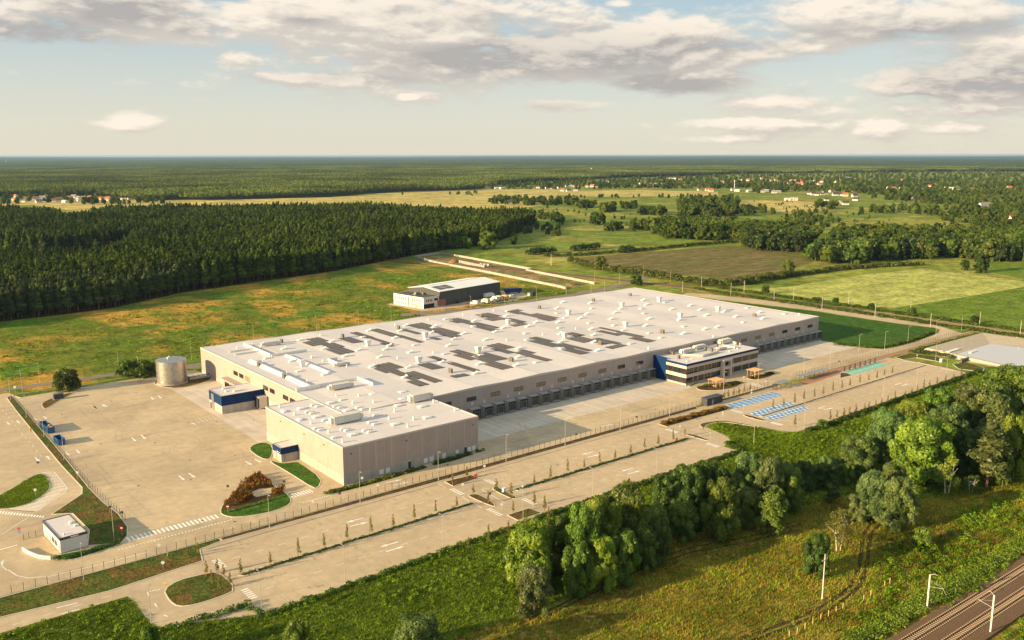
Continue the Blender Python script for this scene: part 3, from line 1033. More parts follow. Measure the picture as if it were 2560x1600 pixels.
M['grey'] = plain('grey_door', (0.30, 0.295, 0.285), 0.6, var=0.08)
M['galv'] = plain('galvanised_steel', (0.42, 0.42, 0.40), 0.38, 0.85, var=0.16, vscale=0.9)
M['whitem'] = plain('white_painted_metal', (0.74, 0.71, 0.66), 0.45, var=0.05)
M['brownbox'] = plain('condenser_grille', (0.13, 0.105, 0.075), 0.6, var=0.2, vscale=3)
M['solar'] = plain('solar_cells', (0.082, 0.066, 0.052), 0.42, var=0.15, vscale=1)
M['panel_beige'] = plain('facade_panels', (0.56, 0.47, 0.41), 0.5, var=0.05)
M['dome'] = plain('skylight_dome', (0.80, 0.78, 0.74), 0.25, var=0.04)
M['wood'] = plain('larch_timber', (0.55, 0.33, 0.15), 0.7, var=0.12, vscale=3)
M['dark'] = plain('anthracite_metal', (0.045, 0.05, 0.055), 0.5, var=0.12)
M['darkclad'] = cladding('anthracite_cladding', (0.05, 0.055, 0.06), axis=0, var=0.08, seam=0)
M['render'] = plain('white_render', (0.66, 0.62, 0.56), 0.85, var=0.05)
M['pole'] = plain('galvanised_pole', (0.46, 0.44, 0.40), 0.45, 0.3, var=0.06)
M['signwhite'] = plain('sign_white', (0.82, 0.82, 0.80), 0.5)
M['signred'] = plain('sign_red', (0.50, 0.02, 0.02), 0.5)
M['signblue'] = plain('sign_blue', (0.02, 0.10, 0.40), 0.5)
M['yellow'] = plain('yellow_paint', (0.75, 0.45, 0.03), 0.6)
M['skipblue'] = plain('blue_container_paint', (0.006, 0.085, 0.24), 0.5, var=0.2, vscale=0.9)

H = 12.17
X1, Y1, X2, Y2 = 17.0, 168.9, 308.7, 30.4
AX, AY = 51.6, 56.66


def part(mb, name, mats, root, smooth=False):
    return mb.build(name, mats, root, off=tuple(root.location), smooth=smooth)


def window(root, x0, x1, y0, y1, z0, z1, face, mats=('frame', 'glass'), bars=4, name='window', d=0.10):
    """window standing on a wall: frame as the part, panes as its sub-part; face is the axis it looks along"""
    f_, gl = MB(), MB()
    t = 0.14
    if face == 'y-':
        f_.box(x0, x1, y0 - d, y0 + .02, z0, z0 + t)
        f_.box(x0, x1, y0 - d, y0 + .02, z1 - t, z1)
        for i in range(bars + 1):
            xx = x0 + (x1 - x0 - t) * i / bars
            f_.box(xx, xx + t, y0 - d, y0 + .02, z0 + t, z1 - t)
        gl.box(x0 + .03, x1 - .03, y0 - d * .5, y0 + .015, z0 + .03, z1 - .03)
    else:
        f_.box(x0 - d, x0 + .02, y0, y1, z0, z0 + t)
        f_.box(x0 - d, x0 + .02, y0, y1, z1 - t, z1)
        for i in range(bars + 1):
            yy = y0 + (y1 - y0 - t) * i / bars
            f_.box(x0 - d, x0 + .02, yy, yy + t, z0 + t, z1 - t)
        gl.box(x0 - d * .5, x0 + .015, y0 + .03, y1 - .03, z0 + .03, z1 - .03)
    w = part(f_, name, M[mats[0]], root)
    p = gl.build('pane', M[mats[1]], w, off=tuple(root.location))
    return w


# ------------------------------------------------------------------ the big warehouse
wh = thing('warehouse', 'huge flat white-roofed warehouse with silver walls and long row of docks', 'warehouse', (X1, Y2, 0))
mb = MB()
mb.face([(X1, Y2, 1.4), (X2, Y2, 1.4), (X2, Y2, H), (X1, Y2, H)], 0)
mb.face([(X2, Y2, 1.4), (X2, Y1, 1.4), (X2, Y1, H), (X2, Y2, H)], 1)
mb.face([(X2, Y1, 1.4), (X1, Y1, 1.4), (X1, Y1, H), (X2, Y1, H)], 0)
mb.face([(X1, Y1, 1.4), (X1, Y2, 1.4), (X1, Y2, H), (X1, Y1, H)], 1)
part(mb, 'wall', [M['clad'], M['clad_y']], wh)
mb = MB()
mb.box(X1 - .06, X2 + .06, Y2 - .06, Y1 + .06, 0, 1.4)
mb.box(X1 - .09, X1 - .01, 57, 146, 1.4, 4.05)
mb.box(51.7, 174, Y2 - .09, Y2 - .01, 1.4, 4.05)
mb.box(226.3, X2 + .08, Y2 - .09, Y2 - .01, 1.4, 4.05)
part(mb, 'plinth', M['plinth'], wh)
mb = MB()
# roof deck folded in shallow bays: valleys every 33 m
xs = [X1]
xv = -9.5 + 33.0 * np.arange(0, 11)
for a in xv:
    for b in (a, a + 16.5):
        if X1 + 2 < b < X2 - 2:
            xs.append(float(b))
xs.append(X2)
zr = lambda x: H + 0.02 + 0.38 * (abs(((x + 9.5) / 33.0) % 1.0 * 2 - 1) * -1 + 1)
for a, b in zip(xs, xs[1:]):
    mb.face([(a, Y2, zr(a)), (b, Y2, zr(b)), (b, Y1, zr(b)), (a, Y1, zr(a))], 0)
part(mb, 'roof', M['roof'], wh)
ROOFZ = zr
mb = MB()
e_ = 0.12
for a, b in zip(xs, xs[1:]):
    for yy, s_ in ((Y2, -1), (Y1, 1)):
        y0, y1 = (yy - .1, yy + .25) if s_ < 0 else (yy - .25, yy + .1)
        mb.v += [(a, y0, H - .35), (b, y0, H - .35), (b, y1, H - .35), (a, y1, H - .35), (a, y0, zr(a) + e_), (b, y0, zr(b) + e_), (b, y1, zr(b) + e_), (a, y1, zr(a) + e_)]
        k0 = len(mb.v) - 8
        mb.f += [[k0 + i for i in q] for q in ((0, 1, 5, 4), (2, 3, 7, 6), (4, 5, 6, 7), (3, 2, 1, 0))]
        mb.m += [0] * 4
mb.box(X1 - .1, X1 + .25, Y2, Y1, H - .35, zr(X1) + e_)
mb.box(X2 - .25, X2 + .1, Y2, Y1, H - .35, zr(X2) + e_)
part(mb, 'roof_edge', M['trim'], wh)

# front windows, every second panel
for i, x in enumerate([57.2 + 11.72 * k_ for k_ in range(10)] + [239.2 + 11.75 * k_ for k_ in range(6)]):
    dark = x < 72 or 150 < x < 175 or x > 272
    window(wh, x, x + 4.6, Y2, Y2, 7.4, 9.0, 'y-', ('frame', 'glass' if dark else 'blind'), 4)
for y in (139.5, 133.2, 127.0, 103.0, 97.2, 86.0, 80.5):
    pass
for q in ((785, 655, 868, 750), (893, 705, 975, 810), (1002, 757, 1088, 865), (1345, 925, 1440, 1035), (1470, 985, 1565, 1095), (1720, 1105, 1822, 1228), (1852, 1170, 1955, 1265)):
    o_, d0 = CAM, None
    def on_x(xp, yp, X=X1):
        a, b = px('s', xp, yp)
        d = _f + (a - 1280) / FOC * _r - (b - 800) / FOC * _u
        return CAM + (X - CAM[0]) / d[0] * d
    pa, pb = on_x(q[0], q[1] + 20), on_x(q[2], q[3])
    ys = sorted((pa[1], pb[1]))
    window(wh, X1, X1, ys[0], ys[1], 7.2, 9.0, 'x-', ('frame', 'blind' if q[0] in (1002,) else 'glass'), 2)

# dock pods along the front: pod, black cushion ring, opening with door, bumpers
DOCKX = [69.6 + 5.85 * k_ for k_ in range(18)] + [251.0 + 5.87 * k_ for k_ in range(10)]
for x in DOCKX:
    x0, x1, y0 = x, x + 4.05, 27.5
    p_ = MB()
    p_.box(x0, x1, y0 + .35, Y2 - .1, .35, 4.75)
    p_.box(x0 - .06, x1 + .06, y0 + .3, Y2 - .1, 4.75, 4.87)
    for a in (x0 + .1, x1 - .3):
        p_.box(a, a + .2, y0 + .4, y0 + .6, 0, .35)
    pod = part(p_, 'dock_shelter', M['shelter'], wh)
    c_ = MB()
    c_.box(x0 + .1, x0 + .62, y0, y0 + .35, .9, 4.55)
    c_.box(x1 - .62, x1 - .1, y0, y0 + .35, .9, 4.55)
    c_.box(x0 + .62, x1 - .62, y0, y0 + .35, 3.75, 4.55)
    c_.build('cushion', M['black'], pod, off=tuple(wh.location))
    r_ = MB()
    for a, b, cc, d in ((x0 + .62, x0 + .72, .95, 3.75), (x1 - .72, x1 - .62, .95, 3.75), (x0 + .62, x1 - .62, 3.70, 3.78), (x0 - .03, x0 + .07, .4, 4.75), (x1 - .07, x1 + .03, .4, 4.75), (x0, x1, 4.6, 4.72)):
        r_.box(a, b, y0 - .03, y0 + .37, cc, d)
    r_.box(x0 + .1, x1 - .1, y0 + .05, y0 + .3, .75, .9)
    r_.build('edge_strip', M['galv'], pod, off=tuple(wh.location))
    d_ = MB()
    d_.box(x0 + .74, x1 - .74, y0 + .33, y0 + .42, 1.0, 3.7)
    d_.build('dock_door', M['dark'], pod, off=tuple(wh.location))
    b_ = MB()
    for a in (x0 + .55, x1 - .85):
        b_.box(a, a + .3, y0 - .12, y0 + .05, .75, 1.25)
    pieces(b_, 'bumper', M['whitem'], pod)
    
# number boards above the docks
SEG = {'0': 'abcdef', '1': 'bc', '2': 'abged', '3': 'abgcd', '4': 'fgbc', '5': 'afgcd', '6': 'afgedc', '7': 'abc', '8': 'abcdefg', '9': 'abcfgd'}
def digits(mb, txt, x, z, y, w=.34, h=.72, t=.1):
    for ch in txt:
        S = {'a': (x, x + w, z + h - t, z + h), 'd': (x, x + w, z, z + t), 'g': (x, x + w, z + h / 2 - t / 2, z + h / 2 + t / 2), 'f': (x, x + t, z + h / 2, z + h), 'e': (x, x + t, z, z + h / 2),
             'b': (x + w - t, x + w, z + h / 2, z + h), 'c': (x + w - t, x + w, z, z + h / 2)}
        for q in SEG[ch]:
            a, b, cc, d = S[q]
            mb.box(a, b, y - .03, y, cc, d)
        x += w + .14


for i, x in enumerate([65.2 + 5.85 * k_ for k_ in range(19)] + [252.4 + 5.87 * k_ for k_ in range(9)]):
    if 173 < x < 240:
        continue
    b_ = MB()
    b_.box(x, x + .95, Y2 - .06, Y2 - .005, 5.65, 6.7)
    nb = part(b_, 'number_board', M['signwhite'] if i % 3 else M['trim'], wh)
    t_ = MB()
    t_.box(x + .1, x + .22, Y2 - .09, Y2 - .06, 5.8, 6.55)
    t_.box(x + .72, x + .84, Y2 - .09, Y2 - .06, 5.8, 6.55)
    t_.box(x + .22, x + .72, Y2 - .09, Y2 - .06, 6.43, 6.55) if i % 4 != 1 else t_.box(x + .22, x + .72, Y2 - .09, Y2 - .06, 5.8, 5.92)
    if i % 3 == 0:
        t_.box(x + .22, x + .72, Y2 - .09, Y2 - .06, 5.8, 5.92)
    t_.build('board_mark', M['dark'], nb, off=tuple(wh.location))

# roof lights: kerb with a domed lid and open flaps
pts = []
for fr, z_, L in (('g', 12.5, [(840, 853), (857, 880), (985, 833), (970, 860), (1028, 885), (1048, 913), (1115, 843), (1173, 865), (1165, 897), (1310, 873), (1318, 888), (1325, 918), (1385, 947), (1468, 897), (1425, 980), (1535, 957), (1685, 933), (1660, 1022), (1495, 1055), (1415, 1068), (1280, 1095), (1140, 1120), (950, 1158), (740, 1200), (520, 898), (485, 935), (488, 967), (535, 995), (630, 1000), (705, 935), (693, 905), (672, 972), (690, 1027), (845, 1043), (850, 963), (825, 1003), (885, 940), (905, 1073), (1018, 935), (1035, 968), (1063, 1003), (1205, 942), (1255, 1010), (1043, 1045), (1285, 1048), (1065, 1092), (715, 1105), (1610, 990), (1760, 962), (1920, 970), (1780, 1000)]),
                  ('p', 12.5, [(80, 680), (530, 845), (690, 710), (930, 985), (1180, 880), (1270, 620), (1380, 505), (1690, 860), (1770, 780), (1870, 645), (1960, 520), (2080, 405), (2160, 910), (2250, 775), (1590, 1010), (1440, 1180), (2130, 1205), (2060, 1380), (550, 1340)]),
                  ('q', 12.5, [(110, 555), (660, 575), (600, 690), (510, 820), (870, 440), (1400, 470), (1390, 575), (1200, 715), (1020, 815), (920, 945), (290, 925), (200, 1065), (850, 1095), (790, 1250), (160, 1360), (1530, 1125), (1490, 1290), (1620, 830), (1800, 685), (1950, 600), (2010, 380), (2040, 280), (1590, 970), (2240, 995), (2230, 1155), (2200, 1320), (1430, 1460)]),
                  ('r', 12.5, [(330, 560), (350, 665), (860, 690), (850, 575), (1350, 600), (1320, 500), (870, 795), (1410, 820), (210, 800), (220, 925), (180, 1050), (490, 1000), (360, 465), (480, 405), (820, 395), (1160, 345), (930, 335), (840, 485), (1290, 410), (1920, 730), (1360, 700)]),
                  ('s', 12.5, [(1740, 245), (1420, 420), (1890, 480), (2030, 665)])):
    for a, b in L:
        q = g2(fr, a, b, z_)
        if X1 + 2 < q[0] < X2 - 2 and Y2 + 2 < q[1] < Y1 - 2 and all((q[0] - o[0]) ** 2 + (q[1] - o[1]) ** 2 > 20 for o in pts):
            pts.append(q)


def skylight(root, x, y, z, sx=2.5, sy=1.5, flaps=True, nm='skylight'):
    k_ = MB()
    k_.box(x - sx / 2, x + sx / 2, y - sy / 2, y + sy / 2, z - .3, z + .42)
    s_ = part(k_, nm, M['whitem'], root)
    d_ = MB()
    a, b = sx / 2 - .08, sy / 2 - .08
    d_.v += [(x - a, y - b, z + .42), (x + a, y - b, z + .42), (x + a, y + b, z + .42), (x - a, y + b, z + .42), (x - a * .6, y - b * .5, z + .62), (x + a * .6, y - b * .5, z + .62), (x + a * .6, y + b * .5, z + .62), (x - a * .6, y + b * .5, z + .62)]
    d_.f += [[0, 1, 5, 4], [1, 2, 6, 5], [2, 3, 7, 6], [3, 0, 4, 7], [4, 5, 6, 7]]
    d_.m += [0] * 5
    if flaps:
        for sgn in (-1, 1):
            d_.face([(x - .1 + sgn * .15, y - sy / 2, z + .62), (x + .1 + sgn * .15, y + sy / 2, z + .62), (x + .1 + sgn * .95, y + sy / 2, z + 1.05), (x - .1 + sgn * .95, y - sy / 2, z + 1.05)])
    d_.build('dome', M['dome'], s_, off=tuple(root.location))


pts.sort(key=lambda q: (q[0] - CAM[0]) ** 2 + (q[1] - CAM[1]) ** 2)
for i, (x, y) in enumerate(pts[:100]):
    skylight(wh, x, y, ROOFZ(x), 2.9, 1.7, i % 3 != 2)
# tapered white cowls
cowl = []
for fr, L in (('g', [(558, 963), (895, 912), (1130, 878), (1262, 980), (1500, 938), (918, 1037), (533, 1105), (178, 1022)]), ('p', [(1360, 745), (2320, 1060), (120, 1130)]), ('q', [(350, 1215), (480, 740), (1480, 1020)])):
    for a, b in L:
        q = g2(fr, a, b, 13.6)
        if all((q[0] - o[0]) ** 2 + (q[1] - o[1]) ** 2 > 30 for o in cowl):
            cowl.append(q)
for x, y in cowl:
    z = ROOFZ(x)
    k_ = MB()
    b0, b1 = .65, 1.25
    k_.v += [(x - b0, y - b0, z - .1), (x + b0, y - b0, z - .1), (x + b0, y + b0, z - .1), (x - b0, y + b0, z - .1), (x - b1, y - b1, z + 2.5), (x + b1, y - b1, z + 2.5), (x + b1, y + b1, z + 2.5), (x - b1, y + b1, z + 2.5)]
    k_.f += [[0, 1, 5, 4], [1, 2, 6, 5], [2, 3, 7, 6], [3, 0, 4, 7], [4, 5, 6, 7]]
    k_.m += [0] * 5
    k_.box(x - b1 + .15, x + b1 - .15, y - b1 + .15, y + b1 - .15, z + 2.5, z + 2.75)
    part(k_, 'roof_cowl', M['whitem'], wh)
for fr, a, b in (('p', 880, 600), ('p', 1940, 445), ('q', 1530, 375), ('q', 2105, 1200), ('q', 955, 1410), ('r', 535, 170), ('r', 1350, 55), ('r', 1455, 710), ('v', 1325, 575), ('v', 1930, 1280), ('w', 350, 505), ('o', 500, 70), ('s', 1255, 530), ('s', 1735, 745), ('s', 1690, 90)):
    x, y = g2(fr, a, b, 13.3)
    z = ROOFZ(x)
    k_ = MB()
    for t in (-.55, .55):
        k_.box(x - .4, x + .4, y + t - .5, y + t + .5, z + .25, z + 1.75)
    for t in (-.9, .9):
        k_.box(x - .35, x + .35, y + t - .06, y + t + .06, z - .1, z + .25)
    cu = part(k_, 'condenser_unit', M['brownbox'], wh)
    t_ = MB()
    t_.box(x - .45, x + .45, y - 1.08, y + 1.08, z + 1.75, z + 1.83)
    t_.tube((x + .2, y + 1.2, z + .2), (x + .2, y + 2.6, z + .15), .12)
    t_.build('lid', M['galv'], cu, off=tuple(wh.location))
# solar arrays: strips of panels running across the roof (left and right corner of each block in the photo)
boxes = [(58.4, 67.5, 138, 149), (63, 69.7, 149, 154), (67.5, 69.7, 143, 149), (59.6, 68, 114, 127), (62.5, 69.6, 127, 138), (75.4, 82, 131, 145), (87, 91.5, 138, 155), (88, 91, 118, 138), (86, 88.2, 114, 124),
         (98, 103.4, 133, 154.4), (100.5, 104, 112, 133), (110.5, 114, 130, 144), (110.4, 114, 112, 118.5), (119.9, 130.3, 142, 154.4), (121, 125.5, 124, 142), (125.5, 130.2, 118, 138), (119.6, 126.5, 113, 124),
         (143, 153.3, 141, 148.6), (147, 153.3, 148.6, 153.6), (146, 150.5, 126, 141), (150.5, 154, 118, 136.4), (143.8, 150, 113.4, 126), (161.6, 171.5, 134, 142.3), (165, 174.8, 142.3, 154.5), (168, 174.4, 120, 134), (161.2, 170.6, 114.6, 118.6),
         (185.4, 192, 142, 149), (186, 195.8, 149, 154), (187, 191.5, 124.5, 142), (191.5, 196.1, 118.5, 137), (185, 192, 115.4, 124.5),
         (58.1, 65, 72, 81.6), (60, 69.1, 81.6, 86.5), (65, 69.1, 75, 81.6), (60, 64.5, 55, 72), (64.5, 69, 46, 66.7), (57.3, 62.3, 45.5, 55), (75.5, 82.3, 64, 75.5), (75, 82.7, 46.8, 50.6), (87.5, 91.4, 75.4, 85.5), (87.4, 91.4, 51.4, 70.1),
         (98, 102.5, 68, 81), (101, 106.5, 81, 88), (102.5, 106.5, 74, 81), (101, 105, 58, 72), (105, 113, 59.5, 75.5), (98.1, 105, 45.8, 58), (119, 124, 68, 81), (121.9, 130.2, 81, 88), (124, 130.2, 76, 81), (122.5, 127, 46, 68), (127, 130.3, 61, 70),
         (142.9, 148, 65, 82), (148, 153.6, 75, 88), (146, 150, 57.5, 75), (150, 154, 49, 69), (142.3, 149, 45.5, 57.5), (161, 170, 63, 75), (167.9, 174.1, 75, 84), (170, 174.4, 50.5, 66), (161.8, 172.4, 45, 49.6), (166, 170, 54, 63),
         (185.5, 190.1, 65, 79.4), (192.2, 195.3, 55, 85), (185.4, 192.2, 44.7, 57), (190.1, 192.2, 55, 70)]
allr = []
for (x0, x1, y0, y1) in boxes:
    n = max(1, round((x1 - x0) / 2.45))
    w_ = (x1 - x0) / n
    a_ = MB()
    for i in range(n):
        xa = x0 + w_ * i
        # cut against blocks already laid
        segs = [(y0, y1)]
        for (bx0, bx1, by0, by1) in allr:
            if bx0 < xa + w_ * .5 < bx1:
                ns = []
                for s0, s1 in segs:
                    if by1 <= s0 or by0 >= s1:
                        ns.append((s0, s1))
                    else:
                        if by0 - s0 > .8:
                            ns.append((s0, by0 - .2))
                        if s1 - by1 > .8:
                            ns.append((by1 + .2, s1))
                segs = ns
        for s0, s1 in segs:
            z = ROOFZ(xa + 1)
            nn = max(1, int((s1 - s0) / 1.05))
            h0 = (s1 - s0) / nn
            for j in range(nn):
                ya_, yb_ = s0 + h0 * j + .015, s0 + h0 * (j + 1) - .015
                xm = xa + w_ * .47
                a_.face([(xa + .06, ya_, z + .14), (xm, ya_, z + .30), (xm, yb_, z + .30), (xa + .06, yb_, z + .14)])
                a_.face([(xm + .04, ya_, z + .30), (xa + w_ - .12, ya_, z + .14), (xa + w_ - .12, yb_, z + .14), (xm + .04, yb_, z + .30)])
    allr.append((x0, x1, y0, y1))
    if a_.f:
        part(a_, 'solar_array', M['solar'], wh)

# fire walls, ridge vaults and ducts on the near end of the roof
uw = MB()
def upstand(fr, p, q, h=1.0, t=.3, mb=uw, ext=0.0):
    a, b = g2(fr, *p, 12.4), g2(fr, *q, 12.4)
    if abs(a[0] - b[0]) > abs(a[1] - b[1]):
        y = (a[1] + b[1]) / 2
        mb.box(min(a[0], b[0]), max(a[0], b[0]), y, y + t, H - .2, H + .2 + h)
    else:
        x = (a[0] + b[0]) / 2
        mb.box(x, x + t, min(a[1], b[1]) + .31, max(a[1], b[1]) - .01, H - .2, H + .2 + h)


upstand('s', (960, 180), (1495, 385), 1.2)
upstand('s', (1500, 395), (2170, 295), 1.2)
upstand('s', (710, 310), (1165, 250), .7)
upstand('s', (815, 360), (1275, 295), .7)
upstand('s', (1985, 1055), (2419, 975), 1.2)
upstand('b', (305, 170), (625, 108), 1.22)
upstand('b', (635, 105), (718, 140), 1.22)
upstand('p', (625, 1080), (810, 1180), 1.3)
upstand('p', (650, 1085), (775, 1055), 1.3)
pieces(uw, 'roof_upstand', M['whitem'], wh)
for (fr, p, q) in (('s', (1105, 465), (2240, 955)), ('s', (1790, 370), (2600, 700)), ('b', (60, 15), (400, 135)), ('b', (345, 0), (620, 110))):
    a, b = g2(fr, *p, 12.6), g2(fr, *q, 12.6)
    x = (a[0] + b[0]) / 2
    y0, y1 = min(a[1], b[1]), max(a[1], b[1])
    if fr == 'b':
        continue
    v_ = MB()
    nseg = 8
    for i in range(nseg):
        t0, t1 = math.pi * i / nseg, math.pi * (i + 1) / nseg
        v_.face([(x + 1.25 * math.cos(t0), y0, H + .25 + .85 * math.sin(t0)), (x + 1.25 * math.cos(t0), y1, H + .25 + .85 * math.sin(t0)), (x + 1.25 * math.cos(t1), y1, H + .25 + .85 * math.sin(t1)), (x + 1.25 * math.cos(t1), y0, H + .25 + .85 * math.sin(t1))][::-1])
    for yy in (y0, y1):
        v_.face([(x + 1.25 * math.cos(math.pi * i / nseg), yy, H + .25 + .85 * math.sin(math.pi * i / nseg)) for i in range(nseg + 1)])
    v_.box(x - 1.4, x + 1.4, y0 - .05, y1 + .05, H - .1, H + .25)
    yy = y0 + 4
    while yy < y1 - 1:
        v_.box(x - 1.42, x + 1.42, yy, yy + .12, H + .25, H + 1.0) if False else None
        yy += 8
    part(v_, 'ridge_vault', M['dome'], wh, smooth=False)


M['ahu'] = plain('unit_panels', (.56, .55, .50), .5, var=.08)


def hvac(root, x, y, z, L, W, h, duct=True, rz=0):
    k_ = MB()
    k_.box(x - L / 2, x + L / 2, y - W / 2, y + W / 2, z + .45, z + h)
    for t in np.arange(-L / 2 + .2, L / 2, 1.2):
        k_.box(x + t, x + t + .08, y - W / 2 - .04, y + W / 2 + .04, z + .45, z + h + .03)
    for a in (-L / 2 + .3, L / 2 - .5):
        for b in (-W / 2 + .1, W / 2 - .3):
            k_.box(x + a, x + a + .2, y + b, y + b + .2, z - .15, z + .45)
    u = part(k_, 'air_handling_unit', M['ahu'], root)
    d_ = MB()
    if duct:
        d_.box(x + L / 2, x + L / 2 + 1.6, y - W * .3, y + W * .3, z + .3, z + h * .7)
        d_.box(x + L / 2 + .5, x + L / 2 + 1.4, y - W * .2, y + W * .2, z - .1, z + .3)
        d_.box(x - L / 2 - 1.0, x - L / 2, y - W * .35, y + W * .35, z + .6, z + h * .9)
    d_.box(x - .5, x + .5, y - W / 2 - .1, y - W / 2, z + .7, z + h - .3)
    d_.build('duct', M['ahu'], u, off=tuple(root.location))
    return u


def vent(root, x, y, z, r=.28, h=1.0):
    k_ = MB()
    k_.tube((x, y, z - .1), (x, y, z + h * .55), r * 1.25, n=8)
    k_.tube((x, y, z + h * .55), (x, y, z + h), r * .9, n=8)
    k_.tube((x, y, z + h), (x, y, z + h + .12), r * 1.35, r * .6, n=8)
    part(k_, 'roof_vent', M['whitem'], root)


for fr, a, b, L, W, h in (('s', 1480, 150, 7, 1.8, 1.9), ('b', 540, 145, 8, 2.2, 2.2), ('p', 850, 1135, 5, 1.8, 1.6)):
    x, y = g2(fr, a, b, 13.2)
    hvac(wh, x, y, ROOFZ(x), L, W, h)
for fr, L in (('p', [(460, 590), (1870, 385), (1920, 1025), (290, 1000), (505, 1080), (960, 1170)]), ('q', [(530, 445), (1190, 350), (1770, 270), (2015, 835), (625, 1065)]), ('r', [(40, 670), (585, 575), (1085, 490), (2185, 795)]), ('s', [(850, 215), (1145, 160), (1295, 210), (2260, 400), (2180, 850), (1800, 690), (1340, 480)]), ('o', [(235, 385), (1460, 150)]), ('w', [(1190, 500)])):
    for a, b in L:
        x, y = g2(fr, a, b, 12.8)
        if X1 < x < X2 and Y2 < y < Y1:
            vent(wh, x, y, ROOFZ(x))

# small blue-topped entrance block, side dock box and pipe gantry belong to their own things below
# side dock canopy with its doors on the yard side
cp = MB()
cp.box(13.6, X1 - .1, 112.5, 136.5, 4.2, 4.9)
cp.box(13.9, 14.2, 112.8, 136.2, 3.6, 4.2)
can = part(cp, 'dock_canopy', M['clad_y'], wh)
for y in (115.0, 121.3, 127.6):
    d_ = MB()
    d_.box(13.4, 14.0, y, y + .45, .9, 4.1)
    d_.box(13.4, 14.0, y + 3.2, y + 3.65, .9, 4.1)
    d_.box(13.4, 14.0, y + .45, y + 3.2, 3.4, 4.1)
    d_.box(14.0, 14.3, y + .4, y + 3.3, .9, 3.5)
    part(d_, 'side_dock', M['black'], wh)
mb = MB()
mb.box(14.3, X1 - .1, 112.5, 136.5, 0, 4.2)
part(mb, 'dock_lobby', M['plinth'], wh)

# ------------------------------------------------------------------ the lower-left front block
an = thing('warehouse_block', 'boxy near corner block joined to the big warehouse, with plain walls', 'warehouse', (0, 0, 0))
mb = MB()
PZ = 2.95
mb.face([(0, 0, PZ), (AX, 0, PZ), (AX, 0, H), (0, 0, H)], 0)
mb.face([(AX, 0, PZ), (AX, Y2, PZ), (AX, Y2, H), (AX, 0, H)], 1)
mb.face([(X1, AY, PZ), (0, AY, PZ), (0, AY, H), (X1, AY, H)], 0)
mb.face([(0, AY, PZ), (0, 0, PZ), (0, 0, H), (0, AY, H)], 1)
part(mb, 'wall', [M['clad'], M['clad_y']], an)
mb = MB()
mb.prism([(-.07, -.07), (AX + .07, -.07), (AX + .07, Y2 - .1), (X1 - .1, Y2 - .1), (X1 - .1, AY + .07), (-.07, AY + .07)], 0, PZ)
part(mb, 'plinth', M['plinth'], an)
mb = MB()
ZA = H + .03
mb.sheet([(0, 0), (AX, 0), (AX, Y2 - .12), (X1 - .12, Y2 - .12), (X1 - .12, AY), (0, AY)], ZA)
part(mb, 'roof', M['roof'], an)
mb = MB()
mb.box(-.1, AX + .1, -.1, .25, H - .35, H + .2)
mb.box(-.1, .25, .25, AY - .25, H - .35, H + .2)
mb.box(-.1, X1 - .2, AY - .25, AY + .1, H - .35, H + .2)
mb.box(AX - .25, AX + .1, .25, Y2 - .15, H - .35, H + .2)
part(mb, 'roof_edge', M['trim'], an)
for i in range(10):
    x = 5.73 * i
    if 0 < x < AX:
        b_ = MB()
        b_.box(x - .09, x + .09, -.05, -.005, PZ, H - .35)
        part(b_, 'panel_joint', M['trim'], an)
# doors and pale louvre panels of the front plinth, read on the facade plane
def on_y(fr, xp, yp, Y=0.0):
    a, b = px(fr, xp, yp)
    d = _f + (a - 1280) / FOC * _r - (b - 800) / FOC * _u
    return CAM + (Y - CAM[1]) / d[1] * d


for xa, xb in ((780, 845), (878, 938), (1452, 1508), (1540, 1597), (1730, 1783), (1930, 1980), (2110, 2162), (2180, 2230)):
    FR['bb'] = (820, 1040, 6.0475)
    p0, p1 = on_y('bb', xa, 1212 - .22 * xa), on_y('bb', xb, 1212 - .22 * xb)
    w_ = MB()
    w_.box(p0[0], p1[0], -.12, -.06, .55, 2.15)
    part(w_, 'louvre_panel', M['whitem'], an)
for xa, xb in ((1215, 1258), (2063, 2102)):
    p0, p1 = on_y('bb', xa, 900), on_y('bb', xb, 900)
    w_ = MB()
    w_.box(p0[0], p1[0], -.13, -.06, .05, 2.4)
    dd = part(w_, 'door', M['dark'], an)
    l_ = MB()
    l_.box((p0[0] + p1[0]) / 2 - .2, (p0[0] + p1[0]) / 2 + .2, -.3, -.05, 2.62, 2.8)
    l_.build('door_lamp', M['whitem'], dd)
for x in (2.6, 22.5, 49.0):
    l_ = MB()
    l_.box(x, x + .45, -.35, -.02, 9.6, 9.8)
    part(l_, 'wall_lamp', M['dark'], an)
for y in (12, 26, 44):
    l_ = MB()
    l_.box(-.35, -.02, y, y + .45, 9.9, 10.1)
    part(l_, 'wall_lamp', M['dark'], an)
for fr, L in (('t', [(860, 300), (1415, 190), (1155, 455), (1730, 335), (1835, 790), (2050, 485), (2210, 30)]), ('u', [(345, 120), (275, 240), (720, 260), (810, 470), (215, 595), (350, -10)])):
    for a, b in L:
        x, y = g2(fr, a, b, 12.6)
        skylight(an, x, y, ZA, 2.9, 2.0, False)
for L in ([(520, 360), (820, 515)],):
    for a, b in L:
        x, y = g2('t', a, b, 12.5)
        skylight(an, x, y, ZA, 1.3, 2.6, False, 'narrow_skylight')
for a, b in ((1080, 240), (1170, 265), (975, 370), (1060, 395), (1500, 265), (1590, 290), (1300, 525), (1390, 560), (1130, 680), (1220, 710), (1640, 690), (1720, 715), (1620, 145), (1930, 285), (2020, 315), (2160, 565), (2250, 600), (2060, 715), (2150, 745), (1480, 855), (2270, 435), (1900, 435)):
    x, y = g2('t', a, b, 12.5)
    skylight(an, x, y, ZA, 1.9, 1.2, False, 'narrow_skylight')
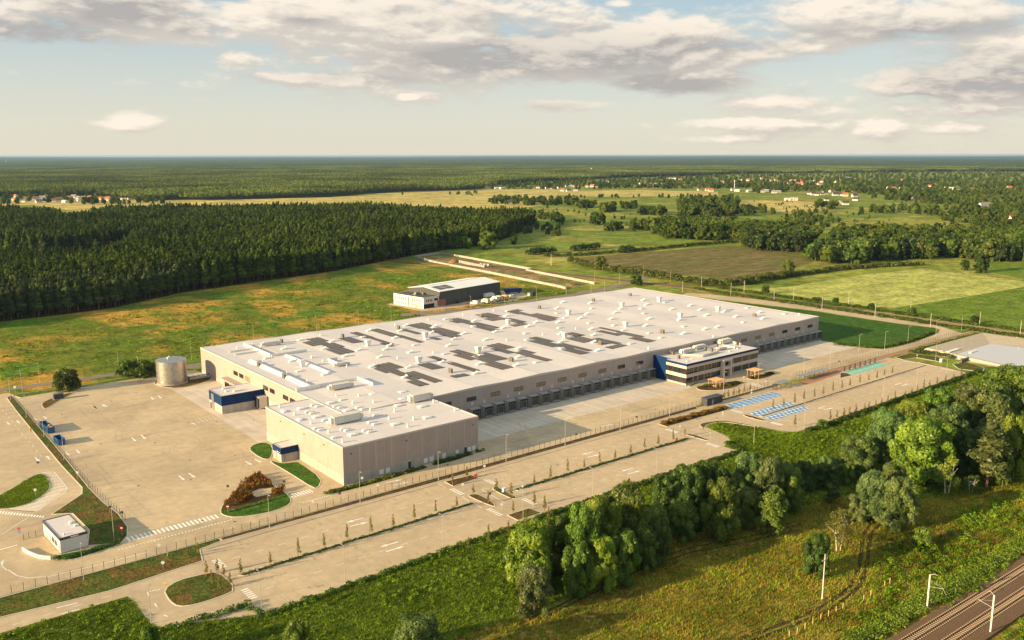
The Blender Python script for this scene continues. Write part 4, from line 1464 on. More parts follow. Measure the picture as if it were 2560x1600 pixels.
for fr, L in (('t', [(445, 275), (725, 420), (1040, 580), (1370, 750), (1640, 930), (1515, 60), (1940, 70), (1830, 200), (2220, 190), (2160, 340)]), ('u', [(200, 355), (95, 490), (555, 505), (450, 640), (935, 180), (1340, 330)])):
    for a, b in L:
        x, y = g2(fr, a, b, 12.6)
        vent(an, x, y, ZA, .3, 1.1)
x, y = g2('t', 1690, 520, 13.2)
hvac(an, x, y, ZA, 9.5, 2.6, 2.9)
x, y = g2('u', 680, 120, 13.2)
hvac(an, x, y, ZA, 7.5, 2.6, 2.9)


# ------------------------------------------------------------------ blue dock house and blue entrance hut on the yard side
for k_ in ('blue', 'blue_x'):
    M[k_].node_tree.nodes['Principled BSDF'].inputs['Specular IOR Level'].default_value = .15

def block(root, x0, x1, y0, y1, h, zb, lower='plinth', upper='blue', roofc='roof', upx='blue_x'):
    mb = MB()
    mb.box(x0, x1, y0, y1, 0, zb, 0, bottom=False)
    part(mb, 'lower_wall', M[lower], root)
    mb = MB()
    a = .08
    x0, x1, y0, y1 = x0 - a, x1 + a, y0 - a, y1 + a
    mb.face([(x0, y0, zb), (x1, y0, zb), (x1, y0, h), (x0, y0, h)], 0)
    mb.face([(x1, y0, zb), (x1, y1, zb), (x1, y1, h), (x1, y0, h)], 1)
    mb.face([(x1, y1, zb), (x0, y1, zb), (x0, y1, h), (x1, y1, h)], 0)
    mb.face([(x0, y1, zb), (x0, y0, zb), (x0, y0, h), (x0, y1, h)], 1)
    mb.face([(x0, y0, zb), (x0, y1, zb), (x1, y1, zb), (x1, y0, zb)], 1)
    part(mb, 'upper_wall', [M[upx], M[upper]], root)
    mb = MB()
    mb.rect(x0 + .2, x1 - .2, y0 + .2, y1 - .2, h - .12)
    part(mb, 'roof', M[roofc], root)
    mb = MB()
    for q in ((x0, x1, y0, y0 + .22), (x0, x1, y1 - .22, y1), (x0, x0 + .22, y0 + .22, y1 - .22), (x1 - .22, x1, y0 + .22, y1 - .22)):
        mb.box(*q, h - .2, h + .06)
    part(mb, 'roof_edge', M['trim'], root)


db = thing('dock_house', 'blue and concrete dock house jutting from the yard side of the warehouse', 'outbuilding', (8, 104, 0))
block(db, -.55, X1 - .15, 97.95, 111.2, 7.3, 3.3)
mb = MB()
mb.box(-.75, -.6, 106.0, 108.6, .1, 6.4)
part(mb, 'glazed_bay', M['galv'], db)
mb = MB()
mb.box(-.7, -.56, 109.3, 110.4, .05, 2.2)
part(mb, 'door', M['dark'], db)
for x, y, L, W in ((4, 108, 3.2, 1.2), (6, 101.5, 3.6, 1.2), (3.4, 103.6, 1, .9)):
    mb = MB()
    mb.box(x, x + L, y, y + W, 7.1, 7.75)
    part(mb, 'roof_unit', M['whitem'], db)
mb = MB()
mb.box(13.2, 16.6, 94.2, 97.85, .5, 5.0)
pd = part(mb, 'dock_shelter', M['trim'], db)
mb = MB()
mb.box(12.75, 13.2, 94.3, 95.0, .8, 4.7)
mb.box(12.75, 13.2, 97.0, 97.7, .8, 4.7)
mb.box(12.75, 13.2, 95.0, 97.0, 4.0, 4.7)
mb.build('cushion', M['black'], pd, off=tuple(db.location))

eh = thing('entrance_hut', 'small blue and concrete porch hut against the near corner block', 'outbuilding', (-4, 30, 0))
hx0, hy0 = g2('t', 485, 1335)
hx1, hy1 = g2('t', 320, 1240)
block(eh, hx0, -.15, hy0, max(hy1, hy0 + 5.5), 5.0, 2.75)
mb = MB()
mb.box(hx0 - .14, hx0 - .02, hy0 + 3.4, hy0 + 4.9, .05, 2.3)
part(mb, 'door', M['grey'], eh)
mb = MB()
for i, yy in enumerate((1.0, 1.35, 2.2, 2.5, 2.8, 3.7)):
    mb.box(hx0 - .13, hx0 - .085, hy0 + yy, hy0 + yy + .22, 3.05, 3.35)
part(mb, 'lettering', M['signwhite'], eh)
mb = MB()
mb.tube((hx0 + 1.2, hy0 - .12, 0), (hx0 + 1.2, hy0 - .12, 2.7), .06)
part(mb, 'downpipe', M['galv'], eh)

# ------------------------------------------------------------------ offices
of = thing('office_building', 'two-storey office block with navy roof band and long dark window strips', 'office', (174.15, 11.07, 0))
OX, OX2, OY, OH = 174.15, 226.25, 11.07, 9.62
mb = MB()
mb.box(OX + .25, OX2 - .25, OY + .25, Y2 - .1, 0, OH - .3, 0, bottom=False)
part(mb, 'core_wall', M['frame'], of)
def band(name, z0, z1, mat, d=0.0, matx=None):
    mb = MB()
    mb.box(OX - d, OX2 + d, OY - d, OY + .24, z0, z1, 0)
    mb.box(OX - d, OX + .24, OY + .24, 22.7, z0, z1, 0)
    mb.box(OX2 - .24, OX2 + d, OY + .24, Y2 - .1, z0, z1, 0)
    return part(mb, name, M[mat], of)


band('plinth', 0, .86, 'plinth', .02)
band('window_strip', .86, 3.4, 'glass', -.06)
band('facade_panel', 3.4, 4.95, 'panel_beige', .06)
band('window_strip', 4.95, 7.48, 'glass', -.06)
band('facade_panel', 7.48, 8.74, 'panel_beige', .06)
band('roof_band', 8.74, OH, 'blue_x', .12)
mb = MB()
mb.box(OX - .1, OX + .24, 22.7, Y2 - .1, 0, 10.6)
part(mb, 'blue_end_wall', M['blue'], of)
for z0, z1 in ((.86, 3.4), (4.95, 7.48)):
    mb = MB()
    for x in np.arange(OX, OX2 - .1, 1.45):
        mb.box(x, x + .08, OY - .02, OY + .04, z0, z1)
    for y in np.arange(OY + .1, 22.6, 1.45):
        mb.box(OX - .02, OX + .04, y, y + .08, z0, z1)
    part(mb, 'mullions', M['frame'], of)
    for x in (178.4, 181.6, 186.2, 188.3, 190.8, 207.0, 213.5, 219.0):
        mb = MB()
        mb.box(x, x + 1.2, OY + .055, OY + .065, z0 + .5 * (int(x) % 3), z1 - .05)
        part(mb, 'window_blind', M['blind'], of)
mb = MB()
mb.box(198.0, 199.2, OY - 1.6, OY - .08, 0, 8.2)
mb.box(203.4, 204.6, OY - 1.6, OY - .08, 0, 8.2)
mb.box(199.2, 203.4, OY - 1.6, OY - .08, 7.3, 8.2)
mb.box(199.2, 203.4, OY - 1.4, OY - .08, 3.5, 4.9)
pt_ = part(mb, 'entrance_portal', M['panel_beige'], of)
mb = MB()
mb.box(199.6, 203.0, OY - .3, OY - .09, .05, 3.3)
mb.build('entrance_door', M['glass'], pt_, off=tuple(of.location))
mb = MB()
mb.rect(OX + .2, OX2 - .2, OY + .2, Y2 - .1, OH + .05)
part(mb, 'roof', M['roof'], of)
for fr, a, b, L, W, h in (('o', 960, 440, 7, 2.4, 2.2), ('o', 1080, 335, 7, 2.0, 2.0), ('o', 1680, 260, 7, 2.4, 2.4), ('o', 1600, 380, 5, 2.0, 1.5)):
    x, y = g2(fr, a, b, 10.6)
    hvac(of, x, min(y, 27.5), OH + .05, L, W, h)
for a, b in ((700, 470), (660, 460), (1310, 390), (1530, 330), (1910, 290), (1520, 270), (1430, 410), (810, 545)):
    x, y = g2('o', a, b, 10.5)
    mb = MB()
    mb.box(x - .5, x + .5, y - .5, y + .5, OH, OH + 1.6)
    part(mb, 'condenser_unit', M['brownbox'], of)
dm = MB()
for p, q, w_ in (((880, 505), (1260, 520), 1.1), ((1260, 520), (1560, 440), 1.0), ((1640, 330), (1880, 365), 1.1), ((1770, 250), (1980, 300), .9), ((880, 380), (1240, 300), .8)):
    a, b = np.array(g2('o', *p, 10.3)), np.array(g2('o', *q, 10.3))
    d = (b - a) / np.linalg.norm(b - a)
    n_ = np.array((-d[1], d[0])) * w_ / 2
    dm.prism([tuple(a + n_), tuple(a - n_), tuple(b - n_), tuple(b + n_)], OH + .2, OH + 1.1)
part(dm, 'duct', M['ahu'], of)
cr = MB()
cr.tube((183, 16, OH), (183, 16, OH + .5), .2)
for x, y in ((178, 14), (209, 14.5), (217, 16), (213, 22), (220, 26)):
    cr.box(x, x + 1.1, y, y + .8, OH, OH + .4)
part(cr, 'roof_hatch', M['whitem'], of)

# ------------------------------------------------------------------ gate house
gh = thing('gate_house', 'white gatehouse with flat pale roof and navy fascia beside the yard entrance', 'gatehouse', (-77, 10, 0))
c0, c1, c2 = np.array(g2('k', 925, 1240)), np.array(g2('k', 1335, 1125)), np.array(g2('k', 700, 930, 0.0))
hg = height_at(c0, px('k', 0, 1010)[1])
ux = c1 - c0
lx = float(np.linalg.norm(ux))
ux /= lx
uy = np.array((-ux[1], ux[0]))
top_l = np.array(g2('k', 700, 725, hg))
ly = float(np.dot(top_l - c0, uy))
gh.location = (c0[0], c0[1], 0)
gh.rotation_euler = (0, 0, math.atan2(ux[1], ux[0]))
def gpart(mb, name, mats, par=None):
    return mb.build(name, mats, par or gh)


mb = MB()
mb.box(0, lx, 0, ly, .15, hg - .3)
gpart(mb, 'wall', M['render'])
mb = MB()
mb.box(-.05, lx + .05, -.05, ly + .05, 0, .15)
gpart(mb, 'plinth', M['dark'])
mb = MB()
mb.box(-.1, lx + .1, -.1, .12, hg - .55, hg + .1)
mb.box(-.1, .12, .12, ly + .1, hg - .55, hg + .1)
mb.box(lx - .12, lx + .1, .12, ly + .1, hg - .3, hg + .1)
mb.box(.12, lx - .12, ly - .12, ly + .1, hg - .3, hg + .1)
gpart(mb, 'fascia', M['dark'])
mb = MB()
mb.rect(.1, lx - .1, .1, ly - .1, hg - .05)
gpart(mb, 'roof', M['roof'])
mb = MB()
for i, t in enumerate(np.linspace(lx * .38, lx * .66, 11)):
    mb.box(t, t + .16, -.14, -.1, hg - .36, hg - .08)
gpart(mb, 'lettering', M['signwhite'])
for y0, y1, z0, z1 in ((ly * .36, ly * .5, 1.0, 2.4), (ly * .2, ly * .32, 1.0, 2.4)):
    mb = MB()
    mb.box(-.06, .02, y0, y1, z0, z1)
    w_ = gpart(mb, 'window', M['frame'])
    mb = MB()
    mb.box(-.09, -.06, y0 + .1, y1 - .1, z0 + .1, z1 - .1)
    mb.build('pane', M['glass'], w_)
for y0, y1 in ((.25, 1.3), (ly * .56, ly * .66), (ly * .76, ly * .84)):
    mb = MB()
    mb.box(-.07, .02, y0, y1, .1, 2.25)
    gpart(mb, 'door', M['grey'])
for x, y, a, b, h_ in ((lx * .72, ly * .52, .6, 1.0, .5), (lx * .78, ly * .35, .5, .9, .45), (lx * .22, ly * .12, .35, .35, .5), (lx * .74, ly * .6, .5, .5, .35)):
    mb = MB()
    mb.box(x, x + a, y, y + b, hg - .05, hg + h_)
    gpart(mb, 'roof_unit', M['whitem'])
# ------------------------------------------------------------------ water tank and pipe gantry
tx, ty = 0.6, 160.2
tk = thing('water_tank', 'tall round galvanised steel sprinkler tank at the far corner of the yard', 'tank', (tx, ty, 0))
TR, TH = 6.4, 10.6
mb = MB()
n = 48
for k_ in range(9):
    z0, z1 = .6 + (TH - .6) * k_ / 9, .6 + (TH - .6) * (k_ + 1) / 9 - .04
    rr = TR + (.02 if k_ % 2 else 0)
    mb.tube((0, 0, z0), (0, 0, z1 + .05), rr, n=n, caps=False)
mb.build('shell', M['galv'], tk, smooth=False)
for p_ in tk.children if False else []:
    pass
mb = MB()
for k_ in (1, 3, 5, 7):
    z0 = .6 + (TH - .6) * k_ / 9
    mb.tube((0, 0, z0 - .05), (0, 0, z0 + .05), TR + .09, n=n)
mb.build('stiffener_ring', M['galv'], tk)
mb = MB()
for i in range(n):
    a, b = 2 * math.pi * i / n, 2 * math.pi * (i + 1) / n
    mb.face([(TR * 1.01 * math.cos(a), TR * 1.01 * math.sin(a), TH), (TR * 1.01 * math.cos(b), TR * 1.01 * math.sin(b), TH), (0, 0, TH + .75)])
mb.build('roof', M['galv'], tk)
mb = MB()
mb.box(-1.6, -.6, -.6, .4, TH + .4, TH + 1.3)
mb.tube((-.4, 1, TH + .4), (-.4, 1, TH + 1.6), .18)
mb.build('roof_hatch', M['whitem'], tk)
mb = MB()
mb.tube((0, 0, 0), (0, 0, .6), TR + .25, n=n)
mb.build('base_ring', M['plinth'], tk)
for p_ in COL.objects:
    pass
pg_ = thing('pipe_gantry', 'low red-posted pipe walkway linking the steel tank to the warehouse', 'gantry', (12, 160, 0))
mb = MB()
for x in np.arange(7.6, 17, 2.2):
    for y in (158.6, 160.4):
        mb.box(x, x + .14, y, y + .14, 0, 2.0)
    mb.box(x, x + .12, 158.6, 160.5, 1.3, 1.42)
part(mb, 'frame', plain('red_brown_steel', (.22, .05, .035), .6), pg_)
mb = MB()
for y in (158.9, 159.4, 160.0):
    mb.tube((7.2, y, 1.6), (16.9, y, 1.6), .16)
part(mb, 'pipe', M['galv'], pg_)
mb = MB()
mb.box(7.4, 16.8, 157.4, 158.5, .5, 1.3)
part(mb, 'wall', M['plinth'], pg_)

# ------------------------------------------------------------------ skips and the sub-station hut
def skip(name, label, x0, y0, rz, full):
    t = thing(name, label, 'skip', (x0, y0, 0), rz, 'blue roll-off containers by the yard fence')
    L, W, h = 6.2, 2.3, 2.3
    mb = MB()
    mb.box(0, L, 0, W, .25, .4)
    mb.box(0, L, 0, .1, .4, h)
    mb.box(0, L, W - .1, W, .4, h)
    mb.box(0, .1, .1, W - .1, .4, h)
    mb.box(L - .1, L, .1, W - .1, .4, h)
    mb.build('body', M['skipblue'], t)
    mb = MB()
    for x in np.arange(.5, L - .2, .95):
        mb.box(x, x + .12, -.09, 0, .3, h - .1)
        mb.box(x, x + .12, W, W + .09, .3, h - .1)
    mb.box(-.05, L + .05, -.1, .0, h - .1, h + .06)
    mb.box(-.05, L + .05, W, W + .1, h - .1, h + .06)
    mb.build('rib', M['skipblue'], t)
    mb = MB()
    for x in (.4, L - .7):
        for y in (.2, W - .45):
            mb.box(x, x + .3, y, y + .25, 0, .25)
    mb.build('runner', M['dark'], t)
    if full:
        mb = MB()
        mb.box(.3, L - .3, .2, W - .2, .4, 1.5)
        for i in range(14):
            x, y = rng.uniform(.4, L - 1.4), rng.uniform(.2, W - .9)
            mb.box(x, x + rng.uniform(.5, 1.1), y, y + rng.uniform(.3, .7), 1.4, rng.uniform(1.7, 2.35))
        mb.build('waste', M['wood'], t)
    return t


skip('skip', 'furthest of the three blue open skips, empty, standing end on to the next', -57.4, 118.6, R_(93), False)
skip('skip', 'middle blue open skip filled with packaging waste', -57.0, 113.9, R_(93), True).rotation_euler[2] = R_(93)
skip('skip', 'nearest blue open skip, standing apart from the other two', -57.2, 96.8, R_(93), False)
sx, sy = g2('l', 1075, 300)
t = thing('substation_hut', 'small dark slatted substation hut on the leaf-shaped island of the yard', 'hut', (sx, sy, 0))
mb = MB()
mb.box(-1.2, 3.0, -.2, 2.6, 0, .25)
mb.build('base', M['plinth'], t)
mb = MB()
mb.box(-.9, 2.7, .1, 2.3, .25, 2.4)
for z in np.arange(.4, 2.3, .25):
    mb.box(-.94, 2.74, .06, 2.34, z, z + .06)
mb.build('wall', M['dark'], t)
mb = MB()
mb.box(-1.0, 2.8, .0, 2.4, 2.4, 2.55)
mb.box(.2, 1.2, .6, 1.6, 2.55, 3.0)
mb.build('roof', M['galv'], t)

# ------------------------------------------------------------------ fences
M['fence'] = plain('dark_fence_paint', (.02, .021, .02), .6)
def fence(name, label, pts, h=2.0, sp=2.45, cap=100, mat='fence'):
    t = thing(name, label, 'fence', (*pts[0], 0))
    posts = []
    w_ = MB()
    for a, b in zip(pts, pts[1:]):
        a, b = np.array(a, float), np.array(b, float)
        L = np.linalg.norm(b - a)
        k_ = max(1, int(round(L / sp)))
        for i in range(k_):
            posts.append(tuple(a + (b - a) * i / k_))
        d = (b - a) / L
        nn = np.array((-d[1], d[0])) * .006
        for z in (.08, .5, .95, 1.4, h - .08):
            for q in (a, b):
                pass
            w_.v += [(*(a + nn), z), (*(b + nn), z), (*(b - nn), z), (*(a - nn), z), (*(a + nn), z + .014), (*(b + nn), z + .014), (*(b - nn), z + .014), (*(a - nn), z + .014)]
            k0 = len(w_.v) - 8
            w_.f += [[k0 + i for i in q] for q in ((0, 1, 5, 4), (2, 3, 7, 6), (4, 5, 6, 7), (3, 2, 1, 0))]
            w_.m += [0] * 4
        for i in range(int(L / .5)):
            p = a + d * (i * .5 + .1)
            w_.v += [(*p, .05), (*(p + d * .012), .05), (*(p + d * .012), h), (*p, h)]
            k0 = len(w_.v) - 4
            w_.f.append([k0, k0 + 1, k0 + 2, k0 + 3])
            w_.m.append(0)
    posts.append(tuple(pts[-1]))
    part(w_, 'mesh_panels', M[mat], t)
    posts.sort(key=lambda q: (q[0] - CAM[0]) ** 2 + (q[1] - CAM[1]) ** 2)
    pm = MB()
    pm.box(-.045, .045, -.045, .045, 0, h + .08)
    po = pm.build('post', M[mat], t)
    o0 = t.location
    po.location = (posts[0][0] - o0[0], posts[0][1] - o0[1], 0)
    for p in posts[1:cap]:
        c = po.copy()
        COL.objects.link(c)
        c.parent = t
        c.location = (p[0] - o0[0], p[1] - o0[1], 0)
    if len(posts) > cap:
        r_ = MB()
        for p in posts[cap:]:
            r_.box(p[0] - .045, p[0] + .045, p[1] - .045, p[1] + .045, 0, h + .08)
        tag(part(r_, 'far_posts', M[mat], t), kind='stuff')
    return t


fence('mesh_fence', 'long dark mesh fence between the inner drive and the car parks', [(-100, -11.4), (-60, -12.6), (0, -12.05), (155, -12.3)])
fence('mesh_fence', 'short dark mesh fence behind the blue parking bays', [(166.5, -12.2), (201.5, -12.2)])
fence('mesh_fence', 'dark mesh fence along the red brick path on the right', [(223, -10.6), (260, -10.8), (384, -13.2)])
fence('mesh_fence', 'dark mesh fence beside the lorry yard and the skips', [(-60.0, 174), (-60.4, 84), (-61.0, 48), (-60.2, 25), (-59.8, 15.5)])
fence('gate_fence', 'short dark fence and sliding gate in front of the gatehouse', [g2('k', 360, 1030), g2('k', 440, 1000), g2('k', 545, 985), g2('k', 700, 935)], 1.6, 3.0)

# ------------------------------------------------------------------ street lamps
def lamp_proto(h=9.5):
    t = thing('street_lamp', 'x', 'street lamp')
    mb = MB()
    mb.tube((0, 0, 0), (0, 0, h), .085, .045, 8)
    mb.tube((0, 0, 0), (0, 0, .35), .16, .14, 8)
    mb.build('pole', M['pole'], t)
    mb = MB()
    mb.tube((0, 0, h - .03), (0, -.9, h + .12), .04, .03, 6)
    mb.build('bracket', M['pole'], t)
    mb = MB()
    mb.box(-.16, .16, -1.5, -.85, h + .08, h + .18)
    mb.build('lamp_head', M['grey'], t)
    return proto(t)


LG = 'tall slim street lamps around the depot'
lamp0 = lamp_proto()
used = [False]


def lamp(x, y, rz, label, group, s=1.0):
    if not used[0]:
        used[0] = True
        lamp0.location, lamp0.rotation_euler = (x, y, 0), (0, 0, rz)
        lamp0['label'], lamp0['group'] = label, group
        return lamp0
    return dup(lamp0, (x, y, 0), rz, label, group, s)


for x in (-77.7, -58.0, -30.7, -2.7, 25.0, 52.1, 78.5, 106.1, 133.5):
    lamp(x, -14.8, 0, 'slim street lamp standing in the verge between the fence and the car parks', 'street lamps in the fence verge')
for x in (-50.8, -30.0, -1.9, 24.9, 51.6, 79.4, 105.7, 130.0, 161.0):
    lamp(x, -56.3, math.pi, 'slim street lamp at the lower edge of the car parks above the grass', 'street lamps on the car park edge')
lamp(-71.5, -45.9, 0, 'slim street lamp at the bend of the access road above the bottom edge', None)
for x, y in ((-61.7, 48.1), (-61.4, 79.9), (-61.2, 111.2), (-61.2, 142.1), (-61.2, 174.2)):
    lamp(x, y, R_(90), 'slim street lamp along the lorry yard fence', 'street lamps along the lorry yard fence')
for x, y in ((-55.3, 182.4), (-37.8, 177.8), (-8.3, 178.8)):
    lamp(x, y, R_(180), 'slim street lamp on the far edge of the lorry yard', 'street lamps on the far yard edge')
lamp(-66.1, 2.8, 0, 'slim street lamp beside the gatehouse lawn', None)
for fr, a, b in (('a', 475, 685), ('a', 1310, 670)):
    x, y = g2(fr, a, b)
    lamp(x, y, 0, 'slim street lamp at the edge of the lorry yard lawns', 'street lamps beside the yard lawns')
for x in (176.8, 201.3):
    lamp(x, -7.2, 0, 'slim street lamp opposite the office building', 'street lamps opposite the offices')
for fr, a, b in (('h', 625, 1420), ('h', 790, 1370), ('h', 975, 1260), ('h', 1137, 1243), ('h', 1283, 1205), ('h', 1460, 1160), ('h', 1620, 1135)):
    x, y = g2(fr, a, b)
    lamp(x, y, 0, 'slim street lamp along the service road right of the warehouse', 'street lamps right of the warehouse')
for fr, a, b in (('x', 565, 1110), ('x', 1000, 1030), ('x', 1395, 840), ('x', 1255, 640)):
    x, y = g2(fr, a, b)
    lamp(x, y, 0, 'slim street lamp in the far right car park', 'street lamps of the right car park')
for fr, a, b in (('e', 250, 1455), ('e', 437, 1490), ('e', 750, 1385), ('e', 877, 1418), ('e', 1207, 1310), ('f', 85, 1130), ('f', 483, 1080), ('f', 747, 1045), ('f', 953, 1010), ('y', 110, 860), ('y', 1312, 695), ('y', 1825, 630), ('y', 2305, 545)):
    x, y = g2(fr, a, b)
    lamp(x, y, R_(180), 'slim street lamp along the public road behind the warehouse', 'street lamps behind the warehouse', .95)
for fr, a, b in (('v', 120, 580), ('v', 585, 560), ('v', 655, 330), ('v', 840, 525), ('v', 1125, 375), ('v', 1570, 240), ('v', 2085, 340)):
    x, y = g2(fr, a, b)
    lamp(x, y, R_(90), 'slim street lamp at the road fork beyond the far roof corner', 'street lamps at the road fork', .95)

# ------------------------------------------------------------------ catenary masts of the far railway, its track
rb = MB()
rb.prism([(402.5, -400), (411.5, -400), (411.5, 60), (404.5, 200), (380, 330), (300, 560), (292, 557), (372, 325), (396.5, 198), (402.5, 60)], 0, .5)
struct('railway_bed', rb, M['gravel'])
rt = thing('railway_track', 'distant railway track running behind the depot', 'track', (407, 0, .5))
mb = MB()
for x in (405.4, 406.9, 409.0, 410.5):
    mb.box(x, x + .08, -400, 60, .5, .68)
part(mb, 'rail', M['brownbox'], rt)
mast0 = None
for fr, a, b in (('h', 168, 905), ('h', 252, 885), ('h', 440, 940), ('h', 563, 930), ('h', 742, 995), ('h', 910, 965), ('h', 1076, 1040), ('h', 1298, 1030), ('h', 1425, 1105), ('h', 1735, 1095), ('h', 1990, 1160), ('g', 1580, 845), ('g', 1665, 830), ('g', 1395, 800), ('g', 1275, 835)):
    x, y = g2(fr, a, b)
    if mast0 is None:
        mast0 = thing('catenary_mast', 'pale overhead line mast beside the far railway', 'mast', (x, y, 0), 0, 'overhead line masts of the far railway')
        mb = MB()
        mb.tube((0, 0, 0), (0, 0, 8.6), .17, .12, 6)
        mb.build('pole', M['pole'], mast0)
        mb = MB()
        mb.tube((0, 0, 7.2), (2.6, 0, 6.9), .03)
        mb.tube((0, 0, 8.0), (2.6, 0, 6.9), .03)
        mb.build('cantilever', M['pole'], mast0)
        proto(mast0)
    else:
        dup(mast0, (x, y, 0), 0 if x < 405 else math.pi)

# ------------------------------------------------------------------ near railway
nb_ = MB()
nb_.prism([(10, -149.3), (330, -160.0), (330, -172.4), (10, -161.6)], 0, .55)
struct('railway_bed', nb_, M['gravel'])
M['sleeper'] = plain('sleeper_concrete', (.30, .22, .14), .9, var=.25)
M['railsteel'] = plain('rusty_rail', (.045, .03, .022), .5, var=.2)
ang = math.atan2(-10.7, 320)
for lab, yc in (('nearer of the two rusty railway tracks in the bottom right corner', -158.7), ('farther of the two rusty railway tracks in the bottom right corner', -153.4)):
    t = thing('railway_track', lab, 'track', (49, yc, .55), ang)
    for s_ in (-.75, .75):
        mb = MB()
        mb.box(-45, 250, s_ - .07, s_ + .07, .14, .32)
        mb.build('rail', M['railsteel'], t)
    sl = MB()
    sl.box(-.12, .12, -1.3, 1.3, .0, .15)
    s0 = sl.build('sleeper', M['sleeper'], t)
    s0.location = (-2, 0, 0)
    ex = MB()
    cnt = 0
    for x in np.arange(-40, 250, .78):
        if -2 < x < 58:
            c = s0.copy()
            COL.objects.link(c)
            c.parent = t
            c.location = (float(x), 0, 0)
        elif x <= -2 or x >= 58:
            ex.box(x - .12, x + .12, -1.3, 1.3, 0, .15)
    tag(ex.build('sleepers_beyond', M['sleeper'], t), kind='stuff')


M['polewhite'] = plain('pale_concrete_pole', (.62, .58, .52), .7, var=.08)


def rail_mast(label, x, y, h, side):
    t = thing('catenary_mast', label, 'mast', (x, y, 0))
    mb = MB()
    mb.box(-.13, .13, -.15, .15, 0, h)
    mb.build('pole', M['polewhite'], t)
    mb = MB()
    mb.tube((0, 0, h - .1), (.3, side * .8, h + .35), .05)
    mb.tube((.3, side * .8, h + .35), (.4, side * 1.4, h + .2), .05)
    mb.tube((0, 0, h * .67), (.2, side * 3.2, h * .74), .035)
    mb.tube((0, 0, h * .86), (.2, side * 3.0, h * .74), .02)
    mb.tube((.2, side * 3.0, h * .74), (.1, side * 3.6, h * .62), .025)
    mb.build('cantilever', M['pole'], t)
    mb = MB()
    mb.box(-.4, .4, -.4, .4, 0, .25)
    mb.build('footing', M['plinth'], t)


rail_mast('white overhead line mast on the grassy side of the near railway', 64.7, -149.4, 8.6, -1)
rail_mast('white overhead line mast on the ballast beyond the second near track', 65.4, -162.6, 8.9, 1)
for nm_, y0 in (('overhead wire above the farther near track', -153.2), ('overhead wire above the nearer near track', -158.6)):
    t = thing('overhead_wire', nm_, 'wire', (65, y0 - .55, 0), ang)
    for z0, nn_ in ((5.9, 'contact_wire'), (7.1, 'messenger_wire')):
        mb = MB()
        mb.tube((-70, 0, z0), (230, 0, z0), .022, n=4)
        mb.build(nn_, M['dark'], t)
x, y = g2('d', 637, 1300)
t = thing('power_pole', 'white concrete power pole with a crossbar in the dry meadow', 'pole', (x, y, 0))
mb = MB()
mb.tube((0, 0, 0), (0, 0, 11.4), .16, .09, 8)
mb.build('pole', M['polewhite'], t)
mb = MB()
mb.box(-1.1, 1.1, -.07, .07, 9.9, 10.05)
for a in (-1.0, 0, 1.0):
    mb.tube((a, 0, 10.05), (a, 0, 10.35), .05)
mb.build('crossbar', M['pole'], t)
for fr, a, b, lab in (('y', 1805, 190, ''),):
    pass
x, y = g2('FRy' if False else 'g', 448, 665)
t = thing('power_pole', 'grey concrete power pole in the green field beyond the walled site', 'pole', (x, y, 0))
mb = MB()
mb.tube((0, 0, 0), (0, 0, 10.5), .35, .2, 8)
mb.build('pole', M['pole'], t)
mb = MB()
mb.box(-1.2, 1.2, -.1, .1, 9.6, 9.8)
mb.build('crossbar', M['pole'], t)
st0 = None
for a, b in ((460, 1500), (503, 1480), (545, 1455), (587, 1430), (630, 1405), (672, 1385), (713, 1365), (750, 1345), (862, 1300), (900, 1275), (975, 1225), (1003, 1208)):
    x, y = g2('d', a, b)
    if st0 is None:
        mb = MB()
        mb.box(-.07, .07, -.07, .07, 0, 1.5)
        mb.box(-.05, .05, -.05, .05, 1.5, 1.56)
        st0 = tag(mb.build('stake', M['wood']), 'thin wooden stake in the grass beside the curving wheel ruts', 'stake', 'wooden stakes beside the ruts')
        st0.location = (x, y, 0)
    else:
        c = st0.copy()
        COL.objects.link(c)
        c.location = (x, y, 0)

# wheel ruts curving to the tree
rut = MB()
RUT0 = []
for off in (-.85, .85):
    cl = [np.array(g2('d', *q)) for q in ((230, 1512), (400, 1450), (550, 1390), (690, 1320), (790, 1245), (840, 1170), (862, 1090), (872, 1000), (890, 930), (950, 870))]
    fine = []
    for i in range(len(cl) - 1):
        for t_ in np.linspace(0, 1, 6)[:-1]:
            p0, p1, p2, p3 = cl[max(i - 1, 0)], cl[i], cl[i + 1], cl[min(i + 2, len(cl) - 1)]
            fine.append(.5 * ((2 * p1) + (p2 - p0) * t_ + (2 * p0 - 5 * p1 + 4 * p2 - p3) * t_ ** 2 + (3 * p1 - p0 - 3 * p2 + p3) * t_ ** 3))
    L_, R2 = [], []
    for i in range(len(fine)):
        d = fine[min(i + 1, len(fine) - 1)] - fine[max(i - 1, 0)]
        d = d / np.linalg.norm(d)
        nn = np.array((-d[1], d[0]))
        w_ = .42 + .14 * rng.random()
        L_.append(tuple(fine[i] + nn * (off + w_)))
        R2.append(tuple(fine[i] + nn * (off - w_)))
    rut.sheet(L_ + R2[::-1], .06)
    RUT0.append(L_ + R2[::-1])
RUTS = RUT0
for off in (0, 26):
    cl = [np.array(g2('c', x, y + off)) for x, y in ((200, 1430), (420, 1330), (700, 1190), (900, 1090), (1150, 1010), (1400, 965), (1728, 890))]
    for a, b in zip(cl, cl[1:]):
        d = (b - a) / np.linalg.norm(b - a)
        nn = np.array((-d[1], d[0])) * .3
        rut.sheet([tuple(a + nn), tuple(a - nn), tuple(b - nn), tuple(b + nn)], .061 + .004 * (off > 0))
        RUTS.append([tuple(a + nn), tuple(a - nn), tuple(b - nn), tuple(b + nn)])
struct('wheel_ruts', rut, grassy('rut_soil', ((.045, .036, .013), (.075, .058, .02)), .3, 2.0))

# ------------------------------------------------------------------ saplings along the medians and edges
M['sap_leaf'] = None


